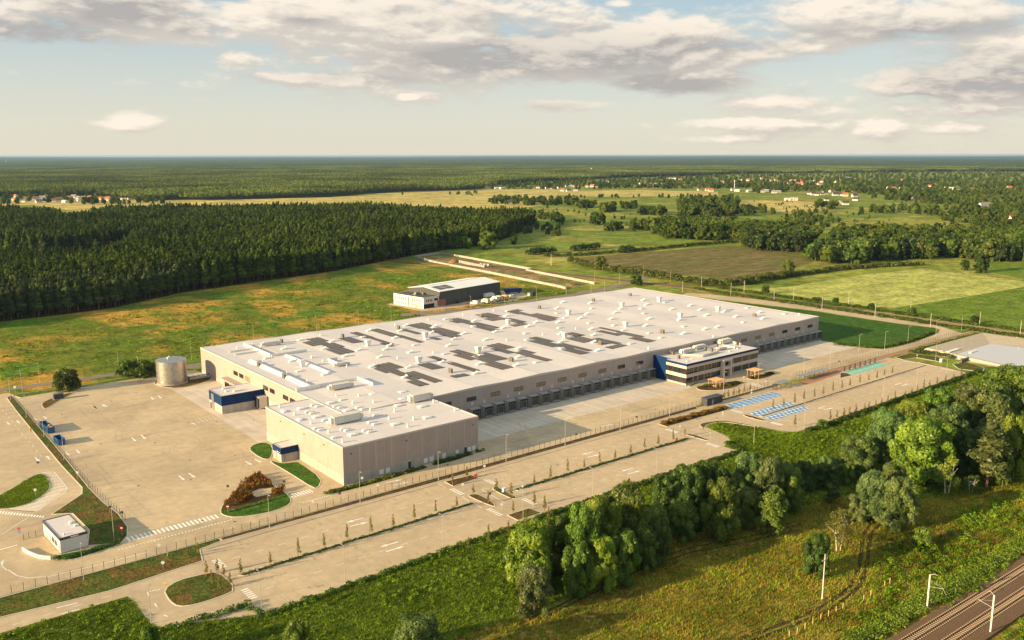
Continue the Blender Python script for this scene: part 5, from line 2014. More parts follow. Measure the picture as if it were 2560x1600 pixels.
def leaf_mat(name, trans=0.34, spread=0.35):
    """foliage: object colour times a per-leaf tint attribute, a little translucent"""
    mt = bpy.data.materials.new(name)
    mt.use_nodes = True
    nt = mt.node_tree
    nt.nodes.remove(nt.nodes['Principled BSDF'])
    out = nt.nodes['Material Output']
    oi = N(nt, 'ShaderNodeObjectInfo')
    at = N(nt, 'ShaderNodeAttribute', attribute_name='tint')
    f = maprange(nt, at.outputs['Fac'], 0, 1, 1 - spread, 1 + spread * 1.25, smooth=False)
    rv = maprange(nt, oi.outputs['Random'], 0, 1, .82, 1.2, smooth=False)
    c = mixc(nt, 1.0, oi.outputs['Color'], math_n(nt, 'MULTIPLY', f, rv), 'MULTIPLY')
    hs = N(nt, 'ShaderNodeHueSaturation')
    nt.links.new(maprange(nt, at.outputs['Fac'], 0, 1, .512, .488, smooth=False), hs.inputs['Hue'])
    nt.links.new(c, hs.inputs['Color'])
    d = N(nt, 'ShaderNodeBsdfDiffuse')
    tr = N(nt, 'ShaderNodeBsdfTranslucent')
    gl = N(nt, 'ShaderNodeBsdfGlossy')
    gl.inputs['Roughness'].default_value = .45
    gl.inputs['Color'].default_value = (.8, .8, .7, 1)
    nt.links.new(hs.outputs[0], d.inputs['Color'])
    t2 = mixc(nt, 1.0, hs.outputs[0], (1.25, 1.2, .55), 'MULTIPLY')
    nt.links.new(t2, tr.inputs['Color'])
    m1 = N(nt, 'ShaderNodeMixShader')
    m1.inputs[0].default_value = trans
    nt.links.new(d.outputs[0], m1.inputs[1])
    nt.links.new(tr.outputs[0], m1.inputs[2])
    m2 = N(nt, 'ShaderNodeMixShader')
    m2.inputs[0].default_value = .025
    nt.links.new(m1.outputs[0], m2.inputs[1])
    nt.links.new(gl.outputs[0], m2.inputs[2])
    nt.links.new(m2.outputs[0], out.inputs[0])
    return mt


M['leaf'] = leaf_mat('foliage')
M['needle'] = leaf_mat('needles', .12, .4)
M['bark'] = plain('bark', (.10, .07, .045), .95, var=.2, vscale=3)
M['birchbark'] = plain('birch_bark', (.55, .52, .46), .8, var=.25, vscale=3)
M['pinebark'] = plain('pine_bark', (.20, .10, .05), .95, var=.2, vscale=3)


def leaf_object(name, lobes, per, size, seed, mat='leaf', shell=(.72, 1.04), flat=.55, drop=0.0, trunkfaces=None):
    """a crown: every lobe (centre, radii, tint) is covered by small kite-shaped leaf sprays"""
    r = np.random.default_rng(seed)
    V, T = [], []
    for (c, rad, tint) in lobes:
        n = max(6, int(per * (rad[0] * rad[1] + rad[0] * rad[2] + rad[1] * rad[2]) / 3))
        d = r.normal(size=(n, 3))
        d /= np.linalg.norm(d, axis=1)[:, None]
        d[:, 2] = np.where(d[:, 2] < -.55, -d[:, 2] * r.random(n), d[:, 2])
        rr = r.uniform(shell[0], shell[1], n)[:, None]
        p = np.array(c) + d * np.array(rad) * rr
        nr = d / np.array(rad)
        nr /= np.linalg.norm(nr, axis=1)[:, None]
        nr = nr + r.normal(scale=flat, size=(n, 3))
        nr /= np.linalg.norm(nr, axis=1)[:, None]
        a = np.cross(nr, r.normal(size=(n, 3)))
        a /= np.linalg.norm(a, axis=1)[:, None]
        b = np.cross(nr, a)
        if drop:
            a[:, 2] -= drop
        s = size * r.uniform(.55, 1.35, n)[:, None]
        w = s * r.uniform(.45, .8, n)[:, None]
        q = np.stack([p - a * s * .6, p + b * w * .5 - a * s * .05, p + a * s * .6, p - b * w * .5 - a * s * .05], 1)
        V.append(q)
        T.append(np.clip(tint + r.normal(scale=.16, size=n), 0, 1))
    V = np.concatenate(V).reshape(-1, 3)
    T = np.concatenate(T)
    nf = len(T)
    me = bpy.data.meshes.new(name)
    me.vertices.add(len(V))
    me.vertices.foreach_set('co', V.astype(np.float32).ravel())
    me.loops.add(nf * 4)
    me.loops.foreach_set('vertex_index', np.arange(nf * 4, dtype=np.int32))
    me.polygons.add(nf)
    me.polygons.foreach_set('loop_start', np.arange(0, nf * 4, 4, dtype=np.int32))
    me.update(calc_edges=True)
    at = me.attributes.new('tint', 'FLOAT', 'FACE')
    at.data.foreach_set('value', T.astype(np.float32))
    me.materials.append(M[mat] if isinstance(mat, str) else mat)
    o = bpy.data.objects.new(name, me)
    return o


def link(o, parent=None):
    COL.objects.link(o)
    if parent is not None:
        o.parent = parent
    return o


M['stakewood'] = plain('stake_wood', (.30, .18, .09), .8)


def sapling(h, seed, col, autumn=False):
    t = thing('sapling', 'x', 'sapling')
    r = np.random.default_rng(seed)
    mb = MB()
    mb.tube((0, 0, 0), (0, 0, h * .95), .05, .015, 5)
    for s_ in (-.35, .35):
        mb.tube((s_, 0, 0), (s_, 0, 1.4), .04, n=5)
    mb.tube((-.35, 0, 1.3), (.35, 0, 1.3), .03, n=4)
    mb.build('trunk', M['stakewood'], t)
    lb = [((r.normal(scale=.08), r.normal(scale=.08), h * (.27 + .66 * i / 7)), (.5 * (1 - .09 * i), .5 * (1 - .09 * i), h * .085), r.random()) for i in range(8)]
    c = link(leaf_object('crown', lb, 260, .24, seed), t)
    c.color = (*col, 1)
    return proto(t)


sp0 = [sapling(4.6, 11, (.13, .14, .02)), sapling(4.0, 12, (.17, .15, .025)), sapling(5.0, 13, (.10, .13, .02)), sapling(3.6, 14, (.20, .165, .028))]
spu = set()


def put_sap(i, x, y, label, group, s):
    p = sp0[i]
    if i not in spu:
        spu.add(i)
        p.location = (x, y, .1)
        p['label'], p['group'] = label, group
        p.scale = (s, s, s)
    else:
        dup(p, (x, y, .1), rng.uniform(0, 6), label, group, s)


for lab, grp, xs_ in (('slim young tree in the median strip of the nearest left car park', 'young trees in the left median', (-47.6, -40.1, -32.4, -25.4, -18.4, -11.3, -4.6, 2.5, 9.8, 16.6)),
                      ('slim young tree in the median strip of the middle car park', 'young trees in the middle median', [45.5 + 7.2 * i for i in range(10)]),
                      ('slim young tree in the long median strip of the right car park', 'young trees in the right median', [170.4 + 7.15 * i for i in range(14)])):
    for x in xs_:
        put_sap(int(rng.integers(0, 3)), x + rng.normal(scale=.2), -36.4 + rng.normal(scale=.15), lab, grp, rng.uniform(.85, 1.1))
for L, lab, grp in (([(3.4, -60.2), (10.1, -60.0), (17.0, -59.7), (23.8, -58.9), (32, -58.8)], 'staked yellowing sapling below the left car park edge', 'saplings below the left car park'),
                    ([(175.0, -58.4), (180.5, -58.0), (184.1, -58.8), (188, -58.9), (192.2, -59), (197, -60), (201.4, -59.4), (205.9, -59.7), (210, -60), (214.8, -60.1), (220.9, -59.9), (227.2, -61), (234.5, -60.0), (240.6, -59.4), (247, -59), (253, -58.7), (260, -58.6), (268, -58.6), (276, -58.4), (284, -58.2)], 'staked yellowing sapling along the lower edge of the right car park', 'saplings below the right car park'),
                    ([(169, -13.4), (172, -13.3), (175.5, -13.5), (179, -13.4), (183, -13.4), (187, -13.3)], 'slim sapling in the strip behind the blue bays', 'saplings behind the blue bays')):
    for x, y in L:
        put_sap(3 if rng.random() < .6 else int(rng.integers(0, 3)), x, y, lab, grp, rng.uniform(.85, 1.15))
for fr, a, b, lab in (('a', 1115, 1165, 0), ('a', 1145, 1210, 0), ('a', 1175, 1150, 0), ('a', 1185, 1240, 0), ('a', 1245, 1220, 0), ('a', 1208, 1175, 0), ('a', 1015, 1070, 0), ('a', 1070, 1045, 0)):
    x, y = g2(fr, a, b)
    put_sap(3, x, y, 'staked sapling on the grass island at the left car park entrance', 'saplings of the left entrance island', rng.uniform(.8, 1.1))
for fr, a, b in (('m', 90, 1170), ('m', 360, 1030), ('m', 480, 1350), ('m', 760, 1500), ('m', 915, 1260), ('m', 1195, 1380), ('b', 1475, 830), ('b', 1590, 790), ('b', 1645, 820), ('c', 1105, 415), ('d', 490, 365)):
    x, y = g2(fr, a, b)
    put_sap(3 if rng.random() < .5 else 1, x, y, 'staked young tree on a small island where two car parks meet', 'saplings of the crossing islands', rng.uniform(.95, 1.25))

# ------------------------------------------------------------------ signs
def sign(fr, a, b, kind, label, h=2.3, rz=0.0, group=None):
    x, y = g2(fr, a, b)
    t = thing('road_sign', label, 'sign', (x, y, 0), rz, group)
    mb = MB()
    mb.tube((0, 0, 0), (0, 0, h), .04, n=6)
    mb.build('post', M['pole'], t)
    mb = MB()
    n_ = 16
    if kind in ('noentry', 'stop', 'round', 'back', 'blue'):
        mb.tube((0, -.06, h), (0, -.02, h), .42, n=n_ if kind != 'stop' else 8)
        mt_ = {'noentry': 'signred', 'stop': 'signred', 'round': 'signwhite', 'back': 'dark', 'blue': 'signblue'}[kind]
        mb.build('sign_plate', M[mt_], t)
        if kind == 'noentry':
            mb = MB()
            mb.box(-.3, .3, -.09, -.06, h - .09, h + .09)
            mb.build('white_bar', M['signwhite'], t)
        if kind == 'round':
            pass
    elif kind == 'white':
        mb.box(-.5, .5, -.06, -.02, h - .5, h + .5)
        mb.build('sign_plate', M['signwhite'], t)
    elif kind == 'yield':
        mb.face([(-.5, -.05, h + .45), (0, -.05, h - .42), (.5, -.05, h + .45)])
        mb.build('sign_plate', M['yellow'], t)
    return t


sign('a', 660, 950, 'noentry', 'red no-entry sign on the dark lawn right of the gatehouse', rz=R_(-35))
sign('a', 1232, 832, 'noentry', 'red no-entry sign at the left tip of the planted triangle', rz=R_(-35))
x_ = sign('a', 108, 965, 'stop', 'red stop sign above a blue arrow disc by the gate', 2.9, R_(-35))
mb = MB()
mb.tube((0, -.06, 2.0), (0, -.02, 2.0), .42, n=16)
mb.build('arrow_plate', M['signblue'], x_)
mb = MB()
mb.box(-.22, .1, -.09, -.06, 1.95, 2.05)
mb.face([(.08, -.09, 1.85), (.28, -.09, 2.0), (.08, -.09, 2.15)])
mb.build('white_arrow', M['signwhite'], x_)
sign('a', 893, 1260, 'yield', 'yellowish triangular sign at the tip of the left grass island', rz=R_(150))
for fr, a, b in (('a', 882, 1135), ('a', 862, 1040), ('a', 193, 735), ('a', 420, 640), ('b', 395, 800), ('b', 660, 670), ('b', 745, 710), ('b', 1203, 705), ('b', 1413, 815), ('b', 1525, 715), ('b', 1320, 605), ('c', 1079, 385), ('c', 1310, 310), ('c', 1465, 200), ('n', 1205, 200), ('n', 1535, 260), ('n', 1320, 400), ('n', 1205, 640), ('n', 890, 770), ('x', 1010, 620)):
    sign(fr, a, b, 'round', 'small white roadside sign on a thin post in the depot', 2.0, R_(-20), 'small white road signs of the depot')
for fr, a, b in (('a', 660, 860), ('a', 595, 830), ('a', 208, 585), ('a', 1232, 715), ('a', 1535, 690), ('b', 540, 755), ('c', 845, 335), ('c', 520, 430), ('h', 850, 1345), ('m', 795, 1440)):
    sign(fr, a, b, 'back', 'dark back of a road sign on a thin post in the depot', 2.0, R_(160), 'dark sign backs of the depot')
sign('a', 83, 178, 'white', 'white rectangular board at the far left road bend', 2.6, R_(-20))
x, y = g2('l', 580, 895)
t = thing('marker_post', 'short yellow marker post on the kerb of the left road', 'post', (x, y, 0))
mb = MB()
mb.box(-.3, .3, -.15, .15, .1, 1.2)
mb.box(-.1, .1, -.1, .1, 0, .1)
mb.build('body', M['yellow'], t)
x, y = g2('m', 1060, 1285)
t = thing('control_cabinet', 'white metal control cabinet with a mast on the crossing island', 'cabinet', (x, y, .1))
mb = MB()
mb.box(-.5, .5, -.35, .35, 0, 1.2)
mb.build('body', M['signwhite'], t)
mb = MB()
mb.tube((.2, .5, 0), (.2, .5, 4.2), .05)
mb.box(.0, .4, .3, .5, 4.0, 4.25)
mb.build('mast', M['pole'], t)
hyd = None
for fr, a, b in (('m', 520, 1010), ('c', 1062, 438)):
    x, y = g2(fr, a, b)
    t = thing('hydrant', 'red fire hydrants on the bed of the left crossing' if fr == 'm' else 'red fire hydrants at the end of the middle median', 'hydrant', (x, y, .1))
    mb = MB()
    for d in (-.5, .1, .6):
        mb.tube((d, d * .3, 0), (d, d * .3, 1.0), .12, n=8)
        mb.tube((d - .25, d * .3, .7), (d + .25, d * .3, .7), .08, n=6)
        mb.tube((d, d * .3, 1.0), (d, d * .3, 1.15), .14, .06, 8)
    mb.build('standpipe', M['signred'], t)

# low white curved wall by the gate house
cw_ = MB()
arc = [np.array(g2('k', *q)) for q in ((345, 1185), (400, 1225), (480, 1265), (570, 1300), (670, 1318), (770, 1322))]
for a, b in zip(arc, arc[1:]):
    d = (b - a) / np.linalg.norm(b - a)
    nn = np.array((-d[1], d[0])) * .15
    cw_.prism([tuple(a + nn), tuple(a - nn), tuple(b - nn), tuple(b + nn)], 0, .95)
tag(cw_.build('curved_wall', M['render']), 'low white curved wall in front of the gatehouse', 'wall')

# ------------------------------------------------------------------ dark container, shelters, chargers, pergolas
t = thing('container', 'dark grey flat-roofed container standing in the fence line by the blue bays', 'container', (155.6, -15.4, 0))
mb = MB()
mb.box(0, 10.0, 0, 3.0, .1, 2.9)
for x in np.arange(.3, 9.9, .6):
    mb.box(x, x + .08, -.05, 0, .2, 2.8)
mb.build('body', M['dark'], t)
mb = MB()
mb.box(-.15, 10.15, -.15, 3.15, 2.9, 3.05)
mb.build('roof', M['dark'], t)
mb = MB()
mb.box(3.0, 4.0, -.09, -.05, .2, 2.3)
mb.build('door', M['grey'], t)


def pergola(label, x0, y0):
    t = thing('pergola', label, 'pergola', (x0, y0, 0))
    mb = MB()
    for a in (0.1, 2.9, 5.7):
        for b in (.1, 4.2):
            mb.box(a, a + .16, b, b + .16, 0, 2.8)
    pieces(mb, 'post', M['wood'], t, True)
    mb = MB()
    mb.box(-.2, 6.2, .05, .25, 2.8, 3.0)
    mb.box(-.2, 6.2, 4.2, 4.4, 2.8, 3.0)
    for a in np.arange(-.1, 6.1, .3):
        mb.box(a, a + .2, -.3, 4.8, 3.0, 3.12)
    mb.build('slatted_roof', M['wood'], t)
    mb = MB()
    for a in (.8, 3.4):
        mb.box(a, a + 1.8, 1.6, 2.4, .68, .76)
        mb.box(a, a + 1.8, .9, 1.25, .40, .46)
        mb.box(a, a + 1.8, 2.75, 3.1, .40, .46)
        for q in (a + .1, a + 1.5):
            mb.box(q, q + .15, 1.0, 3.0, .3, .4)
            mb.box(q, q + .15, 1.8, 2.2, 0, .68)
    mb.build('picnic_bench', M['wood'], t)


pergola('wooden slatted pergola nearest to the blue end of the offices', 181.2, .1)
pergola('wooden slatted pergola before the right half of the offices', 209.1, .1)


def shelter(label, x0, y0, L, W, h, cycles):
    t = thing('bike_shelter', label, 'shelter', (x0, y0, 0))
    mb = MB()
    k_ = max(2, int(L / 3.5))
    for i in range(k_ + 1):
        a = L * i / k_
        mb.box(a - .05, a + .05, 0, .1, 0, h)
        mb.box(a - .05, a + .05, W - .1, W, 0, h - .2)
    mb.build('frame', M['dark'], t)
    mb = MB()
    mb.v += [(-.3, -.3, h), (L + .3, -.3, h), (L + .3, W + .3, h - .2), (-.3, W + .3, h - .2), (-.3, -.3, h + .08), (L + .3, -.3, h + .08), (L + .3, W + .3, h - .12), (-.3, W + .3, h - .12)]
    mb.f += [[0, 1, 5, 4], [1, 2, 6, 5], [2, 3, 7, 6], [3, 0, 4, 7], [4, 5, 6, 7], [3, 2, 1, 0]]
    mb.m += [0] * 6
    mb.build('roof', M['galv'], t)
    mb = MB()
    for a in np.arange(.6, L - .3, .9):
        mb.tube((a, W * .5, 0), (a, W * .5, .8), .025, n=4)
        mb.tube((a, W * .85, 0), (a, W * .85, .8), .025, n=4)
        mb.tube((a, W * .5, .8), (a, W * .85, .8), .025, n=4)
    mb.build('cycle_stand', M['pole'], t)


shelter('long pale-roofed bicycle shelter on the red block path', 218.6, -16.8, 23.5, 2.4, 2.4, True)
shelter('short pale-roofed pedestrian shelter at the turnstile gate', 201.0, -19.0, 8.0, 3.2, 2.6, False)
t = thing('turnstile', 'dark turnstile cage beside the pedestrian shelter', 'turnstile', (197.6, -18.6, 0))
mb = MB()
for a in np.arange(0, 2.0, .25):
    for b in (0, 1.6):
        mb.box(a, a + .05, b, b + .05, 0, 2.4)
mb.box(-.1, 2.1, -.1, 1.75, 2.4, 2.55)
mb.build('cage', M['dark'], t)
cg0 = None
for i in range(7):
    x = 252.4 + 4.55 * i
    if cg0 is None:
        cg0 = thing('ev_charger', 'dark charging post behind the green bays', 'charger', (x, -18.7, 0), 0, 'charging posts behind the green bays')
        mb = MB()
        mb.box(-.35, .35, -.25, .25, .05, 2.1)
        mb.box(-.45, .45, -.35, .35, 0, .1)
        mb.build('body', M['dark'], cg0)
        mb = MB()
        mb.box(-.42, .42, -.32, .32, 2.1, 2.35)
        mb.build('cap', M['dark'], cg0)
        proto(cg0)
    else:
        dup(cg0, (x, -18.7, 0))

# ------------------------------------------------------------------ the dark hall with white offices behind the warehouse
HA = R_(10.6)
hall = thing('metal_hall', 'anthracite metal hall with a bright white gable roof behind the big warehouse', 'hall', (206.7, 250.0, 0), HA)
HL, HD, HE, HR = 61.5, 30.5, 9.9, 11.8
mb = MB()
mb.box(0, HL, 0, HD, 0, HE, bottom=False)
mb.face([(0, HD, HE), (0, 0, HE), (0, HD / 2, HR)])
mb.face([(HL, 0, HE), (HL, HD, HE), (HL, HD / 2, HR)])
mb.build('wall', M['darkclad'], hall)
mb = MB()
for y0, z0, y1, z1 in ((-.4, HE - .0, HD / 2, HR + .08), (HD + .4, HE - .0, HD / 2, HR + .08)):
    q = [(-.3, y0, z0), (HL + .3, y0, z0), (HL + .3, y1, z1), (-.3, y1, z1)]
    mb.face(q)
    mb.face([(a, b, c + .22) for a, b, c in q])
    mb.face([q[0], q[1], (q[1][0], q[1][1], q[1][2] + .22), (q[0][0], q[0][1], q[0][2] + .22)])
    for i, j in ((0, 3), (1, 2)):
        mb.face([q[i], q[j], (q[j][0], q[j][1], q[j][2] + .22), (q[i][0], q[i][1], q[i][2] + .22)])
mb.build('roof', M['signwhite'], hall)
mb = MB()
for x0, x1 in ((3.5, 10.5), (11, 18)):
    sl_ = lambda y: HE + .26 + (HR - HE + .08) * (y + .4) / (HD / 2 + .4)
    for a, b in ((3.0, 7.2), (7.6, 12.0)):
        mb.face([(x0, a, sl_(a)), (x1, a, sl_(a)), (x1, b, sl_(b)), (x0, b, sl_(b))])
mb.build('solar_array', M['solar'], hall)
mb = MB()
mb.box(6, HL - 4, HD / 2 + .6, HD / 2 + 1.6, HR - .1, HR + .3)
mb.build('ridge_light', M['grey'], hall)
mb = MB()
for a in (12.5, 27.5, 44.5):
    mb.box(a, a + .3, -.12, 0, 0, HE - .2)
mb.box(16.5, 20.0, -.08, 0, 0, 4.0)
mb.build('downpipe', M['dark'], hall)
M['darkwin'] = plain('dark_window', (.025, .026, .028), .5)
M['darkwin'].node_tree.nodes['Principled BSDF'].inputs['Specular IOR Level'].default_value = .15
wo = thing('annex_office', 'white two-storey office block with small dark windows at the front of the dark hall', 'office', (192.8, 248.6, 0), R_(8.5))
OLX, OLY, OLH = 14.6, 30.4, 7.3
mb = MB()
mb.box(0, OLX, 0, OLY, 0, OLH - .3, bottom=False)
mb.build('wall', M['render'], wo)
mb = MB()
mb.box(-.1, OLX, -.1, .2, OLH - .3, OLH + .15)
mb.box(-.1, .2, .2, OLY + .1, OLH - .3, OLH + .15)
mb.box(.2, OLX, OLY - .2, OLY + .1, OLH - .3, OLH + .15)
mb.build('parapet', M['render'], wo)
mb = MB()
mb.rect(.1, OLX - .1, .1, OLY - .1, OLH - .2)
mb.build('roof', M['dark'], wo)
ww = MB()
for z in (1.0, 4.3):
    for i in range(6):
        for b0 in (2.2, 17.5):
            y = b0 + i * 2.05
            if b0 == 2.2 and i == 5:
                continue
            w_ = MB()
            w_.box(-.06, .02, y, y + .75, z, z + 1.5)
            w_.build('window', M['darkwin'], wo)
for i in range(4):
    w_ = MB()
    w_.box(2.2 + 1.6 * i, 2.95 + 1.6 * i, -.06, .02, 4.3, 5.8)
    w_.build('window', M['darkwin'], wo)
w_ = MB()
w_.box(9.6, 12.8, -.06, .02, 4.4, 5.9)
w_.build('window', M['darkwin'], wo)
w_ = MB()
w_.box(.2, 9.5, -.07, .02, .1, 2.9)
w_.build('shop_window', M['darkwin'], wo)
w_ = MB()
w_.box(-.07, .02, 14.4, 15.2, .3, 6.6)
w_.build('stair_window', M['darkwin'], wo)
w_ = MB()
w_.box(6, 11, 15, 17.5, OLH - .2, OLH + .3)
w_.box(7, 10.5, 15.3, 17, OLH + .3, OLH + 1.5)
w_.box(11.3, 12.3, 13, 14, OLH - .2, OLH + 1.0)
w_.build('roof_unit', M['galv'], wo)
area('hall_yard', [(186, 246), (190, 241.5), (262, 236), (285, 248), (290, 268), (276, 285), (272, 262), (207, 250), (193, 248), (188, 281), (184, 281)], .07, 'park', True)
fl0 = None
for i in range(6):
    x, y = g2('y', 805 + 21 * i, 735 - 4 * i)
    if fl0 is None:
        fl0 = thing('flagpole', 'flagpole with a faded red flag before the white annex office', 'flagpole', (x, y, 0), 0, 'flagpoles before the white annex office')
        mb = MB()
        mb.tube((0, 0, 0), (0, 0, 8.2), .06, .04, 6)
        mb.build('pole', M['pole'], fl0)
        mb = MB()
        for k_ in range(5):
            a, b = .05 + .26 * k_, .05 + .26 * (k_ + 1)
            mb.v += [(a, .08 * math.sin(k_ * 1.7), 4.4), (b, .08 * math.sin((k_ + 1) * 1.7), 4.4), (b, .08 * math.sin((k_ + 1) * 1.7), 8.0), (a, .08 * math.sin(k_ * 1.7), 8.0)]
            k0 = len(mb.v) - 4
            mb.f.append([k0, k0 + 1, k0 + 2, k0 + 3])
            mb.m.append(0)
        mb.build('flag', plain('flag_cloth', (.36, .13, .11), .8), fl0)
        proto(fl0)
    else:
        dup(fl0, (x, y, 0))


# vehicles on the hall yard
def wheels(t, xs_, W, r=.42):
    for x in xs_:
        for y in (-W / 2, W / 2 - .24):
            mb = MB()
            mb.tube((x, y, r), (x, y + .24, r), r, n=14)
            w_ = mb.build('wheel', M['black'], t)
            mb = MB()
            mb.tube((x, y - .01, r), (x, y + .25, r), r * .5, n=10)
            mb.build('rim', M['galv'], w_)


def profile(name, pts, W, mat, t, inset=.12):
    """side profile extruded across the vehicle with the upper body drawn in"""
    mb = MB()
    zmax = max(p[1] for p in pts)
    zmid = .55 * zmax
    n_ = len(pts)
    for s_ in (-1, 1):
        for x, z in pts:
            y = s_ * (W / 2 - (inset * max(0, (z - zmid) / (zmax - zmid))))
            mb.v.append((x, y, z))
    for i in range(n_):
        j = (i + 1) % n_
        mb.f.append([i, j, n_ + j, n_ + i])
        mb.m.append(0)
    mb.f.append(list(range(n_))[::-1])
    mb.f.append([n_ + i for i in range(n_)])
    mb.m += [0, 0]
    return mb.build(name, mat, t)


def van(label, x, y, rz, mat):
    t = thing('van', label, 'van', (x, y, .08), rz)
    profile('body', [(-2.8, .4), (2.7, .4), (2.8, .95), (2.55, 1.25), (1.75, 1.4), (1.15, 2.45), (.8, 2.6), (-2.75, 2.6), (-2.85, 2.4)], 2.0, mat, t)
    mb = MB()
    mb.face([(1.80, -.85, 1.42), (1.80, .85, 1.42), (1.24, .8, 2.35), (1.24, -.8, 2.35)])
    for s_ in (-1, 1):
        mb.face([(.4, s_ * 1.005, 1.5), (1.55, s_ * 1.005, 1.5), (1.1, s_ * .95, 2.25), (.4, s_ * .95, 2.25)])
    mb.build('windscreen', M['glass'], t)
    mb = MB()
    for s_ in (-.7, .5):
        mb.box(2.68, 2.8, s_, s_ + .25, .85, 1.1)
    mb.build('headlight', M['galv'], t)
    wheels(t, (-1.8, 1.75), 2.0, .36)
    return t


def truck(label, x, y, rz, boxmat, cabmat, L=6.0, cat='truck'):
    t = thing('box_truck', label, cat, (x, y, .08), rz)
    mb = MB()
    mb.box(-L / 2, L / 2 - .3, -1.22, 1.22, .95, 3.5)
    mb.build('cargo_box', boxmat, t)
    mb = MB()
    mb.box(-L / 2, L / 2 + 1.6, -.45, .45, .6, .95)
    mb.build('chassis', M['dark'], t)
    if cabmat:
        c = profile('cab', [(L / 2 - .2, .5), (L / 2 + 1.9, .5), (L / 2 + 1.95, 1.4), (L / 2 + 1.5, 2.5), (L / 2 + .3, 2.7), (L / 2 - .2, 2.6)], 2.2, cabmat, t)
        mb = MB()
        mb.face([(L / 2 + 1.97, -.9, 1.45), (L / 2 + 1.97, .9, 1.45), (L / 2 + 1.56, .85, 2.4), (L / 2 + 1.56, -.85, 2.4)])
        mb.build('windscreen', M['glass'], t)
    wheels(t, (-L / 2 + 1.2, L / 2 + .9), 2.3, .46)
    return t


def at_hall(a, b):
    return g2('y', a, b)


M['cream'] = plain('cream_box', (.55, .48, .36), .6)
M['ochre'] = plain('ochre_box', (.60, .40, .10), .6)
M['vwhite'] = plain('vehicle_white', (.72, .70, .66), .4)
M['vblack'] = plain('vehicle_black', (.02, .02, .022), .35)
van('white van parked alone left of the row of lorries', *at_hall(1365, 610), HA + R_(100), M['vwhite'])
van('white van at the right end of the row of lorries', *at_hall(1945, 520), HA + R_(-10), M['vwhite'])
van('white van second in the row of lorries', *at_hall(1630, 575), HA + R_(80), M['vwhite'])
truck('cream box lorry with an open back at the left end of the row', *at_hall(1550, 600), HA + R_(80), M['cream'], M['vwhite'], 5.5)
truck('white box lorry in the middle of the row', *at_hall(1690, 565), HA + R_(80), M['vwhite'], M['vwhite'], 5)
truck('pale box lorry just left of the ochre one', *at_hall(1750, 555), HA + R_(80), M['cream'], M['vwhite'], 5)
truck('ochre yellow box lorry', *at_hall(1835, 545), HA + R_(75), M['ochre'], M['cream'], 6)
truck('long white box trailer close to the dark hall wall', *at_hall(1575, 512), HA, M['vwhite'], M['vwhite'], 8.5)
t = thing('tractor', 'orange and red forklift truck on the hall yard', 'forklift', (*at_hall(1270, 655), .08), HA + R_(60))
mb = MB()
mb.box(-1.2, 1.0, -.7, .7, .45, 1.3)
mb.build('body', plain('orange_paint', (.5, .13, .03), .5), t)
mb = MB()
for a in (-.9, .6):
    for b in (-.6, .5):
        mb.box(a, a + .1, b, b + .1, 1.3, 2.4)
mb.box(-1.0, .8, -.7, .7, 2.4, 2.5)
mb.build('cab_frame', M['dark'], t)
mb = MB()
for b in (-.4, .3):
    mb.box(1.0, 1.15, b, b + .12, .2, 3.0)
    mb.box(1.15, 2.2, b, b + .12, .2, .28)
mb.build('mast', M['dark'], t)
wheels(t, (-.8, .7), 1.5, .4)


def car(label, x, y, rz, mat):
    t = thing('car', label, 'car', (x, y, .08), rz)
    profile('body', [(-2.1, .3), (2.1, .3), (2.15, .7), (1.3, .9), (.6, 1.42), (-1.1, 1.45), (-1.9, .95), (-2.15, .8)], 1.75, mat, t, .2)
    mb = MB()
    for s_ in (-1, 1):
        mb.face([(-1.4, s_ * .83, .95), (1.0, s_ * .83, .95), (.5, s_ * .70, 1.38), (-1.0, s_ * .70, 1.38)])
    mb.build('window', M['glass'], t)
    wheels(t, (-1.35, 1.35), 1.75, .32)


car('black car in the shade of the dark hall', *at_hall(1200, 550), HA + R_(40), M['vblack'])
car('dark car just left of another by the hall wall', *at_hall(1130, 590), HA + R_(10), M['vblack'])
t = thing('lorry_trailer', 'long navy blue trailer at the right end of the hall yard', 'trailer', (*at_hall(1950, 445), .08), HA + R_(-28))
mb = MB()
mb.box(-6.5, 6.5, -1.25, 1.25, 1.0, 3.8)
mb.build('cargo_box', plain('navy_tarpaulin', (.012, .03, .15), .5), t)
mb = MB()
mb.box(-6.5, 6.5, -.5, .5, .7, 1.0)
mb.build('chassis', M['dark'], t)
wheels(t, (-4.6, -3.4, 4.8), 2.4, .46)
t = thing('site_cabin', 'small dark site cabin at the right end of the hall yard', 'cabin', (*at_hall(2230, 480), 0), HA)
mb = MB()
mb.box(-3.2, 0, -1.2, 1.2, .1, 2.5)
mb.build('wall', M['galv'], t)
mb = MB()
mb.box(0.2, 3.2, -1.2, 1.2, .1, 2.7)
mb.build('bay', M['dark'], t)
mb = MB()
mb.box(-3.3, 3.3, -1.3, 1.3, 2.7, 2.8)
mb.build('roof', M['dark'], t)

# walled building site
def site_wall(label, pts, h=1.9):
    mb = MB()
    for a, b in zip(pts, pts[1:]):
        a, b = np.array(a, float), np.array(b, float)
        L = float(np.linalg.norm(b - a))
        d = (b - a) / L
        nn = np.array((-d[1], d[0])) * .12
        k_ = max(1, int(L / 3))
        for i in range(k_):
            p, q = a + d * (L * i / k_ + .02), a + d * (L * (i + 1) / k_ - .02)
            mb.prism([tuple(p + nn), tuple(p - nn), tuple(q - nn), tuple(q + nn)], 0, h + .03 * ((i * 7) % 3))
            mb.prism([tuple(p + nn * 1.6 - d * .02), tuple(p - nn * 1.6 - d * .02), tuple(p - nn * 1.6 + d * .2), tuple(p + nn * 1.6 + d * .2)], 0, h + .12)
    return tag(mb.build('concrete_wall', M['plinth']), label, 'wall')


